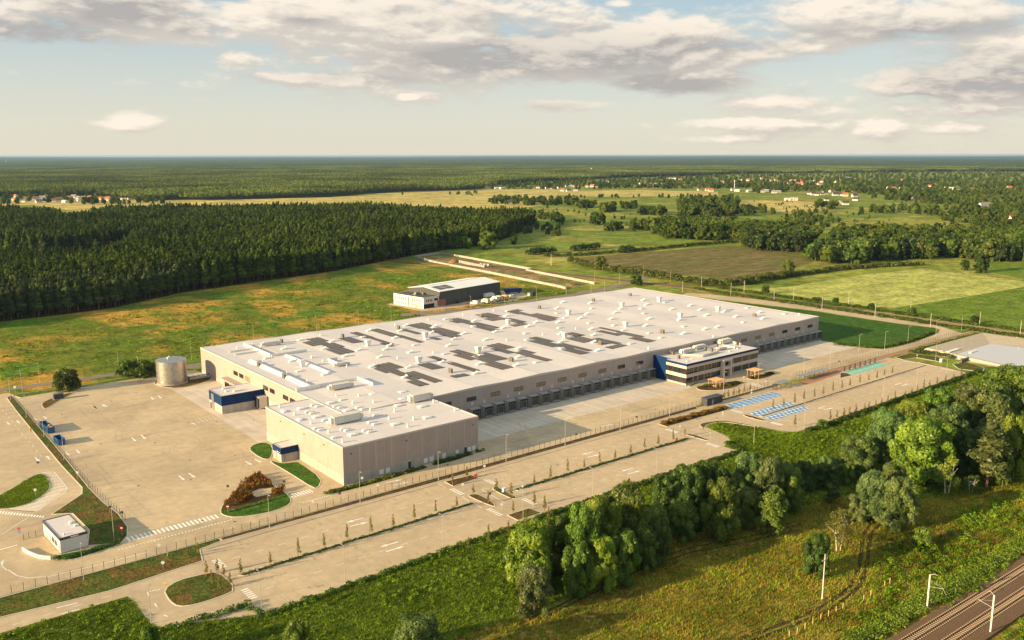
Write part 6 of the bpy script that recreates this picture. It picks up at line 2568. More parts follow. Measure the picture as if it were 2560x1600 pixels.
site_wall('pale concrete wall along the near side of the building site', [(323.6, 252.6), (325.8, 261.5), (337, 400), (338.2, 444), (348, 500)])
site_wall('pale concrete wall along the far side of the building site', [(348.6, 502.6), (389.2, 515), (376.5, 354.5), (368.4, 353), (363.6, 304), (358.6, 257.5)])
pl_ = None
for i in range(14):
    a, b = g2('f', 1390 + 11.5 * i, 648 + 2.4 * i)
    if pl_ is None:
        pl_ = thing('block_pallet', 'pallet of pale concrete blocks on the walled site', 'pallet', (a, b, 0), 0, 'block pallets on the walled site')
        mb = MB()
        mb.box(-1.2, 1.2, -1.2, 1.2, .15, 2.4)
        mb.build('blocks', M['plinth'], pl_)
        mb = MB()
        for q in (-1.2, -.1, 1.0):
            mb.box(-1.25, 1.25, q, q + .2, 0, .15)
        mb.build('pallet', M['wood'], pl_)
        proto(pl_)
    else:
        dup(pl_, (a, b, 0), rng.uniform(-.1, .1))
for i in range(3):
    a, b = g2('f', 1525 + 22 * i, 668 + 2 * i)
    dup(pl_, (a, b, 0), .1, 'wide pallet of concrete rings at the end of the block row', 'ring pallets on the walled site', (1.4, 1.2, 1.1))


def heap(label, x, y, rx, ry, h, mat, seed):
    r = np.random.default_rng(seed)
    mb = MB()
    n_, m_ = 14, 5
    for j in range(m_ + 1):
        for i in range(n_):
            t_ = 2 * math.pi * i / n_
            f_ = (1 - j / m_)
            q = 1 + r.normal(scale=.10)
            mb.v.append((x + rx * f_ * q * math.cos(t_), y + ry * f_ * q * math.sin(t_), h * (1 - f_ ** 1.4) * (1 + r.normal(scale=.08)) if j else 0))
    for j in range(m_):
        for i in range(n_):
            k_ = (i + 1) % n_
            mb.f.append([j * n_ + i, j * n_ + k_, (j + 1) * n_ + k_, (j + 1) * n_ + i])
            mb.m.append(0)
    return tag(mb.build('soil_heap', mat), label, 'heap')


x, y = g2('f', 1350, 645)
heap('rust-brown soil heap at the far end of the walled site', x, y, 7, 5, 3.0, plain('rusty_soil', (.30, .15, .07), .95, var=.2), 3)
x, y = g2('v', 240, 400)
heap('pale rubble heap near the gate of the walled site', x, y, 9, 5, 1.8, M['site_soil'], 4)

# ------------------------------------------------------------------ the retention pond on the right
po = thing('retention_pond', 'concrete-lined retention pond full of pale water at the right edge', 'pond', (345, -48, 0))
M['bank'] = concrete('bank_lining', (.44, .38, .28))
mb = MB()
O_ = [(321, -24), (384, -24.8), (392, -74), (318, -74)]
I_ = [(328, -36.5), (366, -36.5), (374, -71), (320.5, -71)]
zi = .3
ZO = (2.5, 2.5, .42, .42)
for i in range(4):
    j = (i + 1) % 4
    mb.face([(*I_[i], zi), (*I_[j], zi), (*O_[j], ZO[j]), (*O_[i], ZO[i])])
    e0 = [tuple(np.array(O_[q]) + (np.array(O_[q]) - np.array((350, -48))) * .09) for q in (i, j)]
    mb.face([(*O_[i], ZO[i]), (*O_[j], ZO[j]), (*e0[1], 0), (*e0[0], 0)])
part(mb, 'lined_bank', M['bank'], po)
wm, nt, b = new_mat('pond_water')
b.inputs['Base Color'].default_value = (.60, .54, .47, 1)  # pale sky reflection put into the base colour
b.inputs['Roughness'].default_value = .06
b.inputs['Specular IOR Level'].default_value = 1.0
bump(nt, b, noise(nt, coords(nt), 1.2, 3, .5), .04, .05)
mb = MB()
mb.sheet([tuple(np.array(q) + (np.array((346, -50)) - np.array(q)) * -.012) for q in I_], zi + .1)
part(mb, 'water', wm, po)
mb = MB()
mb.box(326, 338, -33.5, -31.5, 1.0, 1.3)
mb.box(336, 343, -40, -38.6, .55, .75)
part(mb, 'inlet_ramp', M['whitem'], po)
x, y = g2('x', 1640, 650)
t = thing('pump_station', 'low dark pump station railing at the pond edge', 'pump station', (x, y, 0))
mb = MB()
mb.box(-4, 4, -.4, .4, 0, 1.6)
mb.box(-3.6, -2, -.6, .6, 1.6, 1.9)
mb.build('body', M['dark'], t)
mb = MB()
for a in np.arange(-9, -4, 1.0):
    mb.box(a, a + .06, -.5, -.44, 0, 1.2)
mb.box(-9, -4, -.5, -.44, 1.1, 1.2)
mb.build('railing', M['pole'], t)
for fr, a, b, lab in (('x', 1330, 660, 'white cabinet on the grass bed beside the pond steps'), ('x', 1330, 550, 'white cabinet on the pond bank'), ('x', 2320, 375, 'white cabinets behind the far pond bank')):
    x, y = g2(fr, a, b)
    t = thing('cabinet', lab, 'cabinet', (x, y, .1))
    mb = MB()
    mb.box(-.8, .8, -.5, .5, 0, 1.5)
    mb.box(-.85, .85, -.55, .55, 1.5, 1.6)
    mb.build('body', M['signwhite'], t)
    mb = MB()
    mb.box(-.6, -.05, -.54, -.5, .15, 1.35)
    mb.box(.05, .6, -.54, -.5, .15, 1.35)
    mb.build('door', M['whitem'], t)
# ------------------------------------------------------------------ foliage with a fixed colour for the massed plants
def leaf_mat_fixed(name, col, trans=.2, spread=.35, patch=.3, pscale=.012, col2=None):
    mt = bpy.data.materials.new(name)
    mt.use_nodes = True
    nt = mt.node_tree
    nt.nodes.remove(nt.nodes['Principled BSDF'])
    out = nt.nodes['Material Output']
    oi = N(nt, 'ShaderNodeObjectInfo')
    at = N(nt, 'ShaderNodeAttribute', attribute_name='tint')
    ge = N(nt, 'ShaderNodeNewGeometry')
    nz = noise(nt, ge.outputs['Position'], pscale, 4, .6)
    f = maprange(nt, at.outputs['Fac'], 0, 1, 1 - spread, 1 + spread * 1.2, smooth=False)
    f = math_n(nt, 'MULTIPLY', f, maprange(nt, oi.outputs['Random'], 0, 1, .78, 1.25, smooth=False))
    f = math_n(nt, 'MULTIPLY', f, maprange(nt, nz, .35, .65, 1 - patch, 1 + patch))
    base = tuple(col) if col2 is None else mixc(nt, maprange(nt, oi.outputs['Random'], .35, .65), tuple(col), tuple(col2))
    c = mixc(nt, 1.0, base, f, 'MULTIPLY')
    d = N(nt, 'ShaderNodeBsdfDiffuse')
    tr = N(nt, 'ShaderNodeBsdfTranslucent')
    nt.links.new(c, d.inputs['Color'])
    nt.links.new(mixc(nt, 1.0, c, (1.2, 1.15, .6), 'MULTIPLY'), tr.inputs['Color'])
    m1 = N(nt, 'ShaderNodeMixShader')
    m1.inputs[0].default_value = trans
    nt.links.new(d.outputs[0], m1.inputs[1])
    nt.links.new(tr.outputs[0], m1.inputs[2])
    nt.links.new(m1.outputs[0], out.inputs[0])
    return mt


M['pine_mass'] = leaf_mat_fixed('pine_foliage', (.044, .072, .014), .16, .42, .25, .01, (.076, .108, .02))
M['forest_mass'] = leaf_mat_fixed('forest_foliage', (.108, .142, .036), .22, .45, .4, .0022)
M['wood_mass'] = leaf_mat_fixed('wood_foliage', (.115, .155, .032), .25, .38, .25, .006, (.05, .085, .018))
M['grass_blade'] = leaf_mat_fixed('grass_blades', (.135, .20, .016), .35, .4, .35, .06)
M['dry_blade'] = leaf_mat_fixed('dry_grass_blades', (.30, .24, .036), .35, .4, .3, .05, (.17, .235, .022))
M['weed'] = leaf_mat_fixed('weed_leaves', (.12, .20, .016), .3, .4, .3, .05)
M['russet'] = leaf_mat_fixed('russet_leaves', (.22, .088, .024), .22, .45, .2, .2, (.13, .085, .02))


def scatter(name, pts, protos, rot=None, scale=None, kind='stuff', **kw):
    pts = np.asarray(pts, np.float32)
    n = len(pts)
    me = bpy.data.meshes.new(name)
    me.vertices.add(n)
    me.vertices.foreach_set('co', pts.ravel())
    r = np.random.default_rng(abs(hash(name)) % 1000 if False else len(name) * 7 + n)
    rot = r.uniform(0, 6.283, n) if rot is None else rot
    scale = r.uniform(.8, 1.25, n) if scale is None else scale
    for nm, ty, val in (('rz', 'FLOAT', rot), ('sc', 'FLOAT', scale), ('pk', 'INT', r.integers(0, len(protos), n))):
        a = me.attributes.new(nm, ty, 'POINT')
        a.data.foreach_set('value', np.asarray(val, np.float32 if ty == 'FLOAT' else np.int32))
    o = bpy.data.objects.new(name, me)
    COL.objects.link(o)
    col = bpy.data.collections.new('src_' + name)
    for p in protos:
        col.objects.link(p)
    ng = bpy.data.node_groups.new('scatter_' + name, 'GeometryNodeTree')
    ng.interface.new_socket('Geometry', in_out='INPUT', socket_type='NodeSocketGeometry')
    ng.interface.new_socket('Geometry', in_out='OUTPUT', socket_type='NodeSocketGeometry')
    gi, go = N(ng, 'NodeGroupInput'), N(ng, 'NodeGroupOutput')
    ci = N(ng, 'GeometryNodeCollectionInfo')
    ci.inputs['Collection'].default_value = col
    ci.inputs['Separate Children'].default_value = True
    ci.inputs['Reset Children'].default_value = True
    ip = N(ng, 'GeometryNodeInstanceOnPoints')
    ip.inputs['Pick Instance'].default_value = True

    def att(nm, ty):
        q = N(ng, 'GeometryNodeInputNamedAttribute', data_type=ty)
        q.inputs['Name'].default_value = nm
        return q.outputs['Attribute']
    cx = N(ng, 'ShaderNodeCombineXYZ')
    ng.links.new(att('rz', 'FLOAT'), cx.inputs[2])
    ng.links.new(gi.outputs[0], ip.inputs['Points'])
    ng.links.new(ci.outputs[0], ip.inputs['Instance'])
    ng.links.new(att('pk', 'INT'), ip.inputs['Instance Index'])
    e2r = N(ng, 'FunctionNodeEulerToRotation')
    ng.links.new(cx.outputs[0], e2r.inputs[0])
    ng.links.new(e2r.outputs[0], ip.inputs['Rotation'])
    ng.links.new(att('sc', 'FLOAT'), ip.inputs['Scale'])
    ng.links.new(ip.outputs[0], go.inputs[0])
    md = o.modifiers.new('scatter', 'NODES')
    md.node_group = ng
    return tag(o, kind=kind, **kw)


def P2(fr, *pts):
    return [px(fr, a, b) for a, b in pts]


def pix(P):
    """photo pixels of many ground points"""
    d = np.column_stack([P[:, 0], P[:, 1], np.zeros(len(P))]) - CAM
    zz = d @ _f
    zz = np.where(zz < 1, 1, zz)
    return np.column_stack([1280 + FOC * (d @ _r) / zz, 800 - FOC * (d @ _u) / zz])


def sample_px(pl, n, seed):
    """n ground points spread evenly over the picture area of an outline given in photo pixels"""
    r = np.random.default_rng(seed)
    a = np.array(pl)
    lo, hi = a.min(0), a.max(0)
    o = []
    while len(o) < n:
        q = r.uniform(lo, hi, (n * 2, 2))
        q = q[inside(q, pl)]
        o += [tuple(G(*p)[:2]) for p in q]
    return np.array(o[:n])


def sample_ground(pl_px, sp, seed, jit=.42):
    """jittered grid over the ground inside an outline given in photo pixels"""
    r = np.random.default_rng(seed)
    w = np.array([G(*q)[:2] for q in pl_px])
    lo, hi = w.min(0), w.max(0)
    gx, gy = np.meshgrid(np.arange(lo[0], hi[0], sp), np.arange(lo[1], hi[1], sp))
    q = np.column_stack([gx.ravel(), gy.ravel()])
    q += r.uniform(-jit, jit, q.shape) * sp
    return q[inside(q, [tuple(z) for z in w])]


# ------------------------------------------------------------------ pine forest on the left
def pine_lobes(h, w, r, bare=.3):
    L = []
    n = 7
    for i in range(n):
        t = i / (n - 1)
        z = h * (bare + (1 - bare) * (.08 + .86 * t))
        q = w * (.46 * (1 - t) ** .5 + .10) * (.75 + .25 * min(1, t * 4 + .3)) * r.uniform(.8, 1.2)
        L.append(((r.normal(scale=.12 * w), r.normal(scale=.12 * w), z), (q, q, h * .085), r.uniform(.2, .8)))
    return L


def pine_obj(seed, h, w, per, size, bare, mat, nm='pine_crown', trunk=True):
    r = np.random.default_rng(seed)
    o = leaf_object(nm, pine_lobes(h, w, r, bare), per, size, seed, mat, flat=.5)
    return o


def add_trunk(o, h, rad, mat='pinebark'):
    """give a massed tree its stem inside the same mesh"""
    me = o.data
    me.materials.append(M[mat])
    import bmesh
    bm = bmesh.new()
    bm.from_mesh(me)
    n = 5
    vs = [bm.verts.new((rad * math.cos(2 * math.pi * i / n), rad * math.sin(2 * math.pi * i / n), 0)) for i in range(n)]
    vt = [bm.verts.new((rad * .5 * math.cos(2 * math.pi * i / n), rad * .5 * math.sin(2 * math.pi * i / n), h)) for i in range(n)]
    for i in range(n):
        f_ = bm.faces.new((vs[i], vs[(i + 1) % n], vt[(i + 1) % n], vt[i]))
        f_.material_index = 1
    bm.to_mesh(me)
    bm.free()
    return o


PINE_PX = P2('e', (-420, 1150), (0, 1070), (350, 1030), (700, 985), (1150, 885), (1500, 835)) + P2('f', (600, 700), (1100, 600), (1300, 565), (1500, 545), (1650, 505), (1760, 460), (1860, 420), (1780, 395), (1700, 400), (1300, 375), (1150, 370), (800, 350), (400, 350), (0, 365)) + P2('e', (1100, 410), (700, 420), (430, 470), (300, 430), (0, 420), (-420, 430))
CLEAR_PX = P2('e', (-420, 640), (0, 640), (300, 650), (640, 612), (840, 585), (835, 630), (640, 720), (420, 790), (0, 870), (-420, 890))
pp = sample_ground(PINE_PX, 5.0, 3)
pq = pix(pp)
keep = pq[:, 0] > -250
pp, pq = pp[keep], pq[keep]
# the younger plantation in front of the clearing is shorter
young = inside(pq, P2('e', (-420, 1150), (0, 1080), (360, 1030), (700, 985), (850, 955), (900, 800), (800, 612), (640, 660), (300, 720), (-420, 800)))
rr_ = np.random.default_rng(5)
hs = np.where(young, rr_.uniform(15.5, 19.5, len(pp)), rr_.uniform(17.5, 22.5, len(pp)))
nz_ = np.sin(pp[:, 0] * .021 + 1.3 * np.sin(pp[:, 1] * .013)) * np.sin(pp[:, 1] * .027 + 2 * np.sin(pp[:, 0] * .009))
hs = hs * (1 + .09 * nz_) * rr_.uniform(.86, 1.1, len(pp))
hs = np.where(inside(pq, CLEAR_PX), rr_.uniform(5, 9, len(pp)), hs)
thin = rr_.random(len(pp)) > .08 + .05 * (nz_ < -.5)
pp, hs = pp[thin], hs[thin]
dist = np.hypot(pp[:, 0] - CAM[0], pp[:, 1] - CAM[1])
pv = pix(pp)
vis = (pv[:, 0] > -40) & (pv[:, 0] < 2600)
order = np.argsort(np.where(vis, dist, 1e9))
near_i, far_i = order[:300], order[300:]
pines = []
for k_ in range(5):
    r = np.random.default_rng(40 + k_)
    h, w = 19.0, (5.4, 6.2, 4.8, 5.8, 5.0)[k_]
    t = thing('pine_tree', 'tall dark pine in the front rows of the forest edge beyond the left field', 'tree', (0, 0, 0), 0, 'pines along the near forest edge')
    mb = MB()
    mb.tube((0, 0, 0), (0, 0, h * .9), .22, .06, 6)
    for q in range(4):
        a = r.uniform(0, 6.28)
        mb.tube((0, 0, h * (.35 + .13 * q)), (1.6 * math.cos(a), 1.6 * math.sin(a), h * (.42 + .13 * q)), .07, .03, 4)
    mb.build('trunk', M['pinebark'], t)
    c = link(leaf_object('crown', pine_lobes(h, w, r, .22), 150, .95, 50 + k_, 'needle', flat=.5), t)
    c.color = (*[(.044, .07, .014), (.052, .082, .016), (.040, .064, .014), (.058, .08, .015), (.047, .072, .016)][k_], 1)
    pines.append(proto(t))
first = set()
for n_, i in enumerate(near_i):
    k_ = n_ % 5
    s = hs[i] / 19.0
    if k_ not in first:
        first.add(k_)
        pines[k_].location = (*pp[i], 0)
        pines[k_].scale = (s, s, s)
    else:
        dup(pines[k_], (*pp[i], 0), rr_.uniform(0, 6.28), scale=s)
pm_ = [add_trunk(pine_obj(60 + k_, 19.0, (5.2, 6.0, 4.8, 6.4, 5.4)[k_], 75, 1.35, .2, 'pine_mass'), 14, .22) for k_ in range(5)]
scatter('pine_forest', np.column_stack([pp[far_i], np.zeros(len(far_i))]), pm_, scale=hs[far_i] / 19.0)
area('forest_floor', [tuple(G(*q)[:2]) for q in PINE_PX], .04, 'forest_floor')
for lab, fr, a, b, ytop in (('lone tall pine with a bare trunk in the clearing at far left', 'e', 280, 665, 548), ('broad pine standing above the young plantation', 'e', 615, 690, 555)):
    x, y = g2(fr, a, b)
    h = height_at((x, y), px(fr, 0, ytop)[1])
    o = dup(pines[1 if 'broad' in lab else 3], (x, y, 0), 1.0, lab, None, (h / 19 * (1.5 if 'broad' in lab else 1.3), h / 19 * 1.4, h / 19))
    if 'group' in o:
        del o['group']

# ------------------------------------------------------------------ endless forest to the horizon
FAR_PX = P2('e', (-500, 285), (0, 282), (400, 272), (800, 288), (1030, 305), (1500, 302), (2016, 290)) + P2('f', (800, 212), (1300, 197), (1550, 178)) + P2('i', (60, 232), (480, 195), (1000, 168), (1600, 150), (2419, 122)) + P2('j', (1000, 112), (2000, 100), (2900, 95)) + [(2760, 418), (-260, 418)]


def forest_tile(seed, size=90.0, sp=6.4):
    r = np.random.default_rng(seed)
    L = []
    for x in np.arange(0, size, sp):
        for y in np.arange(0, size, sp):
            if r.random() < .07:
                continue
            cx, cy = x + r.uniform(-.4, .4) * sp - size / 2, y + r.uniform(-.4, .4) * sp - size / 2
            h = r.uniform(14, 20)
            w = r.uniform(2.0, 3.1)
            tn = r.random()
            L.append(((cx, cy, h * .62), (w, w, h * .22), tn))
            L.append(((cx, cy, h * .86), (w * .55, w * .55, h * .15), tn))
    return leaf_object('forest_tile', L, 2.0, 3.0, seed, 'forest_mass', shell=(.85, 1.05), flat=.35)


tiles = [forest_tile(80 + k_) for k_ in range(4)]
TS = 88.0
gx, gy = np.meshgrid(np.arange(-4500, 6500, TS), np.arange(200, 7500, TS))
tp = np.column_stack([gx.ravel(), gy.ravel()])
d_ = np.hypot(tp[:, 0] - CAM[0], tp[:, 1] - CAM[1])
tq = pix(tp)
front = (tp - CAM[:2]) @ _f[:2] > 100
ok = front & (d_ < 7200) & inside(tq, FAR_PX) & (tq[:, 0] > -200) & (tq[:, 0] < 2760)
tp = tp[ok]
scatter('far_forest', np.column_stack([tp, np.zeros(len(tp))]), tiles, rot=rr_.integers(0, 4, len(tp)) * math.pi / 2, scale=rr_.uniform(.92, 1.08, len(tp)))
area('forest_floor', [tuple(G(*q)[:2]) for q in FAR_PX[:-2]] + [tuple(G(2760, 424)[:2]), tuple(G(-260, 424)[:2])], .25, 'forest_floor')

# beyond the single crowns: one rolling canopy out to the horizon
def canopy():
    r = np.random.default_rng(9)
    rad = np.geomspace(6000, 52000, 150)
    ang_ = YAW + np.linspace(-.75, .75, 420)
    R, A = np.meshgrid(rad, ang_, indexing='ij')
    X = CAM[0] + R * np.cos(A)
    Y = CAM[1] + R * np.sin(A)
    Z = 9.5 + 3.5 * np.sin(X * .0031 + 2 * np.sin(Y * .0017)) * np.sin(Y * .0027) + r.normal(scale=2.4, size=X.shape) + np.clip((R - 9000) / 43000, 0, 1) * 22 * (1 + .6 * np.sin(A * 9 + 1) + .4 * np.sin(A * 23))
    n0, n1 = X.shape
    V = np.column_stack([X.ravel(), Y.ravel(), Z.ravel()]).astype(np.float32)
    idx = np.arange(n0 * n1).reshape(n0, n1)
    F = np.stack([idx[:-1, :-1], idx[1:, :-1], idx[1:, 1:], idx[:-1, 1:]], -1).reshape(-1, 4).astype(np.int32)
    me = bpy.data.meshes.new('forest_canopy')
    me.vertices.add(len(V))
    me.vertices.foreach_set('co', V.ravel())
    me.loops.add(F.size)
    me.loops.foreach_set('vertex_index', F.ravel())
    me.polygons.add(len(F))
    me.polygons.foreach_set('loop_start', np.arange(0, F.size, 4, dtype=np.int32))
    me.update(calc_edges=True)
    mt, nt, b = new_mat('canopy')
    ge = N(nt, 'ShaderNodeNewGeometry')
    n1_ = noise(nt, ge.outputs['Position'], .0011, 5, .6)
    n2_ = noise(nt, ge.outputs['Position'], .02, 4, .65)
    c = mixc(nt, maprange(nt, n1_, .4, .6), (.050, .075, .022), (.075, .10, .03))
    c = mixc(nt, 1.0, c, maprange(nt, n2_, .3, .7, .6, 1.4), 'MULTIPLY')
    nt.links.new(c, b.inputs['Base Color'])
    b.inputs['Roughness'].default_value = 1
    b.inputs['Specular IOR Level'].default_value = 0
    me.materials.append(mt)
    o = bpy.data.objects.new('forest_canopy', me)
    COL.objects.link(o)
    tag(o, kind='stuff')


canopy()

# ------------------------------------------------------------------ broadleaf trees
def crown_lobes(w, h, nl, r, lz=1.35, base=.0, core=True, spread=1.0, ls=.17):
    L = []
    for i in range(nl):
        zf = base + (1 - base) * (.05 + .9 * r.beta(1.25, 1.15))
        pr = max(.22, 1 - abs((zf - base - .40) / .66) ** 2.3) ** .55
        rad = w * ls * r.uniform(.65, 1.3)
        R = max(0.0, w / 2 * pr - rad * .75) * math.sqrt(r.uniform(.35, 1.0)) * spread
        a = r.uniform(0, 6.283)
        z = min(max(zf * h, h * base * .8 + rad * lz * .6), h - rad * lz * .9)
        L.append(((R * math.cos(a), R * math.sin(a), z), (rad, rad, rad * lz), r.uniform(.1, .9)))
    L.append(((0, 0, h - w * ls * lz), (w * ls, w * ls, w * ls * lz), .6))
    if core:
        L.append(((0, 0, h * (base + (1 - base) * .44)), (w * .27, w * .27, h * .34), .2))  # darker tint paints shade inside the crown; the lobe blocks see-through light
    return L


def tree_proto(name, cat, w, h, nl, seed, per, size, lz, base, bark='bark', limbs=5, flat=.6, drop=0.0, spread=1.0, ls=.17, trad=.026, core=True, multi=1):
    r = np.random.default_rng(seed)
    t = thing(name, 'x', cat)
    mb = MB()
    for q in range(multi):
        a = 2 * math.pi * q / multi
        o_ = (.06 * w * math.cos(a), .06 * w * math.sin(a)) if multi > 1 else (0, 0)
        e_ = (.16 * w * math.cos(a), .16 * w * math.sin(a)) if multi > 1 else (r.normal(scale=.03 * w), r.normal(scale=.03 * w))
        mb.tube((*o_, -.2), (*e_, h * .55), h * trad, h * trad * .5, 7)
        mb.tube((*e_, h * .55), (e_[0] * 1.2, e_[1] * 1.2, h * .9), h * trad * .5, h * trad * .15, 6)
        for i in range(limbs):
            b = r.uniform(0, 6.28)
            z = h * r.uniform(.28, .6)
            f_ = z / (h * .55) if z < h * .55 else 1
            p0 = (o_[0] + (e_[0] - o_[0]) * min(1, f_), o_[1] + (e_[1] - o_[1]) * min(1, f_), z)
            mb.tube(p0, (p0[0] + w * .3 * math.cos(b), p0[1] + w * .3 * math.sin(b), z + h * r.uniform(.12, .28)), h * trad * .38, h * trad * .12, 5)
    mb.build('trunk', M[bark], t)
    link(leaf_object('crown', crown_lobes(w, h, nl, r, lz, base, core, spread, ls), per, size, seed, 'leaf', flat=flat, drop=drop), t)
    return proto(t)


BP = {
    'willow': [tree_proto('willow_tree', 'tree', 13, 15, 50, 101 + k_, 118, .56, 1.35, .0, limbs=6, flat=.34, drop=.15, ls=.13) for k_ in range(3)],
    'round': [tree_proto('broadleaf_tree', 'tree', 14, 15, 54, 111 + k_, 110, .58, 1.1, .0, limbs=6, flat=.34, ls=.125) for k_ in range(3)],
    'poplar': [tree_proto('poplar_tree', 'tree', 8, 15, 46, 121 + k_, 120, .52, 1.3, .04, limbs=5, flat=.45, ls=.14) for k_ in range(2)],
    'birch': [tree_proto('birch_tree', 'tree', 8, 13, 34, 131 + k_, 60, .42, 1.25, .10, 'birchbark', 7, .6, .2, ls=.13, trad=.014, core=False, multi=2) for k_ in range(2)],
    'bush': [tree_proto('shrub', 'shrub', 6, 4.5, 26, 141 + k_, 130, .42, 1.0, .0, limbs=3, flat=.5, ls=.15) for k_ in range(2)],
    'mid': [tree_proto('broadleaf_tree', 'tree', 11, 13, 32, 151 + k_, 36, 1.1, 1.2, .0, limbs=3, flat=.42, ls=.14) for k_ in range(4)],
}
DIM = dict(willow=(13, 15), round=(14, 15), poplar=(8, 15), birch=(8, 13), bush=(6, 4.5), mid=(11, 13))
USEDP = set()


def plant(kind, x, y, w, h, col, label, group=None, k_=None):
    k_ = int(rng.integers(0, len(BP[kind]))) if k_ is None else k_
    p = BP[kind][k_]
    s = (w / DIM[kind][0], w / DIM[kind][0], h / DIM[kind][1])
    rz = rng.uniform(0, 6.28)
    if p.name in USEDP:
        o = dup(p, (x, y, 0), rz, label, group, s)
        ch = COPY_CROWN(o)
    else:
        USEDP.add(p.name)
        p.location, p.rotation_euler, p.scale = (x, y, 0), (0, 0, rz), s
        p['label'] = label
        if group:
            p['group'] = group
        o = p
        ch = [c for c in KIDS[p.name] if c.name.startswith('crown')][0]
    if o is not p and group is None and 'group' in o:
        del o['group']
    ch.color = (*[float(np.clip(q * rng.uniform(.88, 1.12), .004, .6)) for q in col], 1)
    return o


def COPY_CROWN(o):
    # the newest crown linked is the one belonging to the copy just made
    for c in reversed(COL.objects[-3:]):
        if c.name.startswith('crown') and c.parent == o:
            return c
    return o.children[-1]


def wpx(fr, a, b, wpx_):
    """metres across of something wpx_ frame pixels wide standing there"""
    x, y = g2(fr, a, b)
    dd = float((np.array((x, y, 5.0)) - CAM) @ _f)
    return wpx_ / FR[fr][2] / FOC * dd


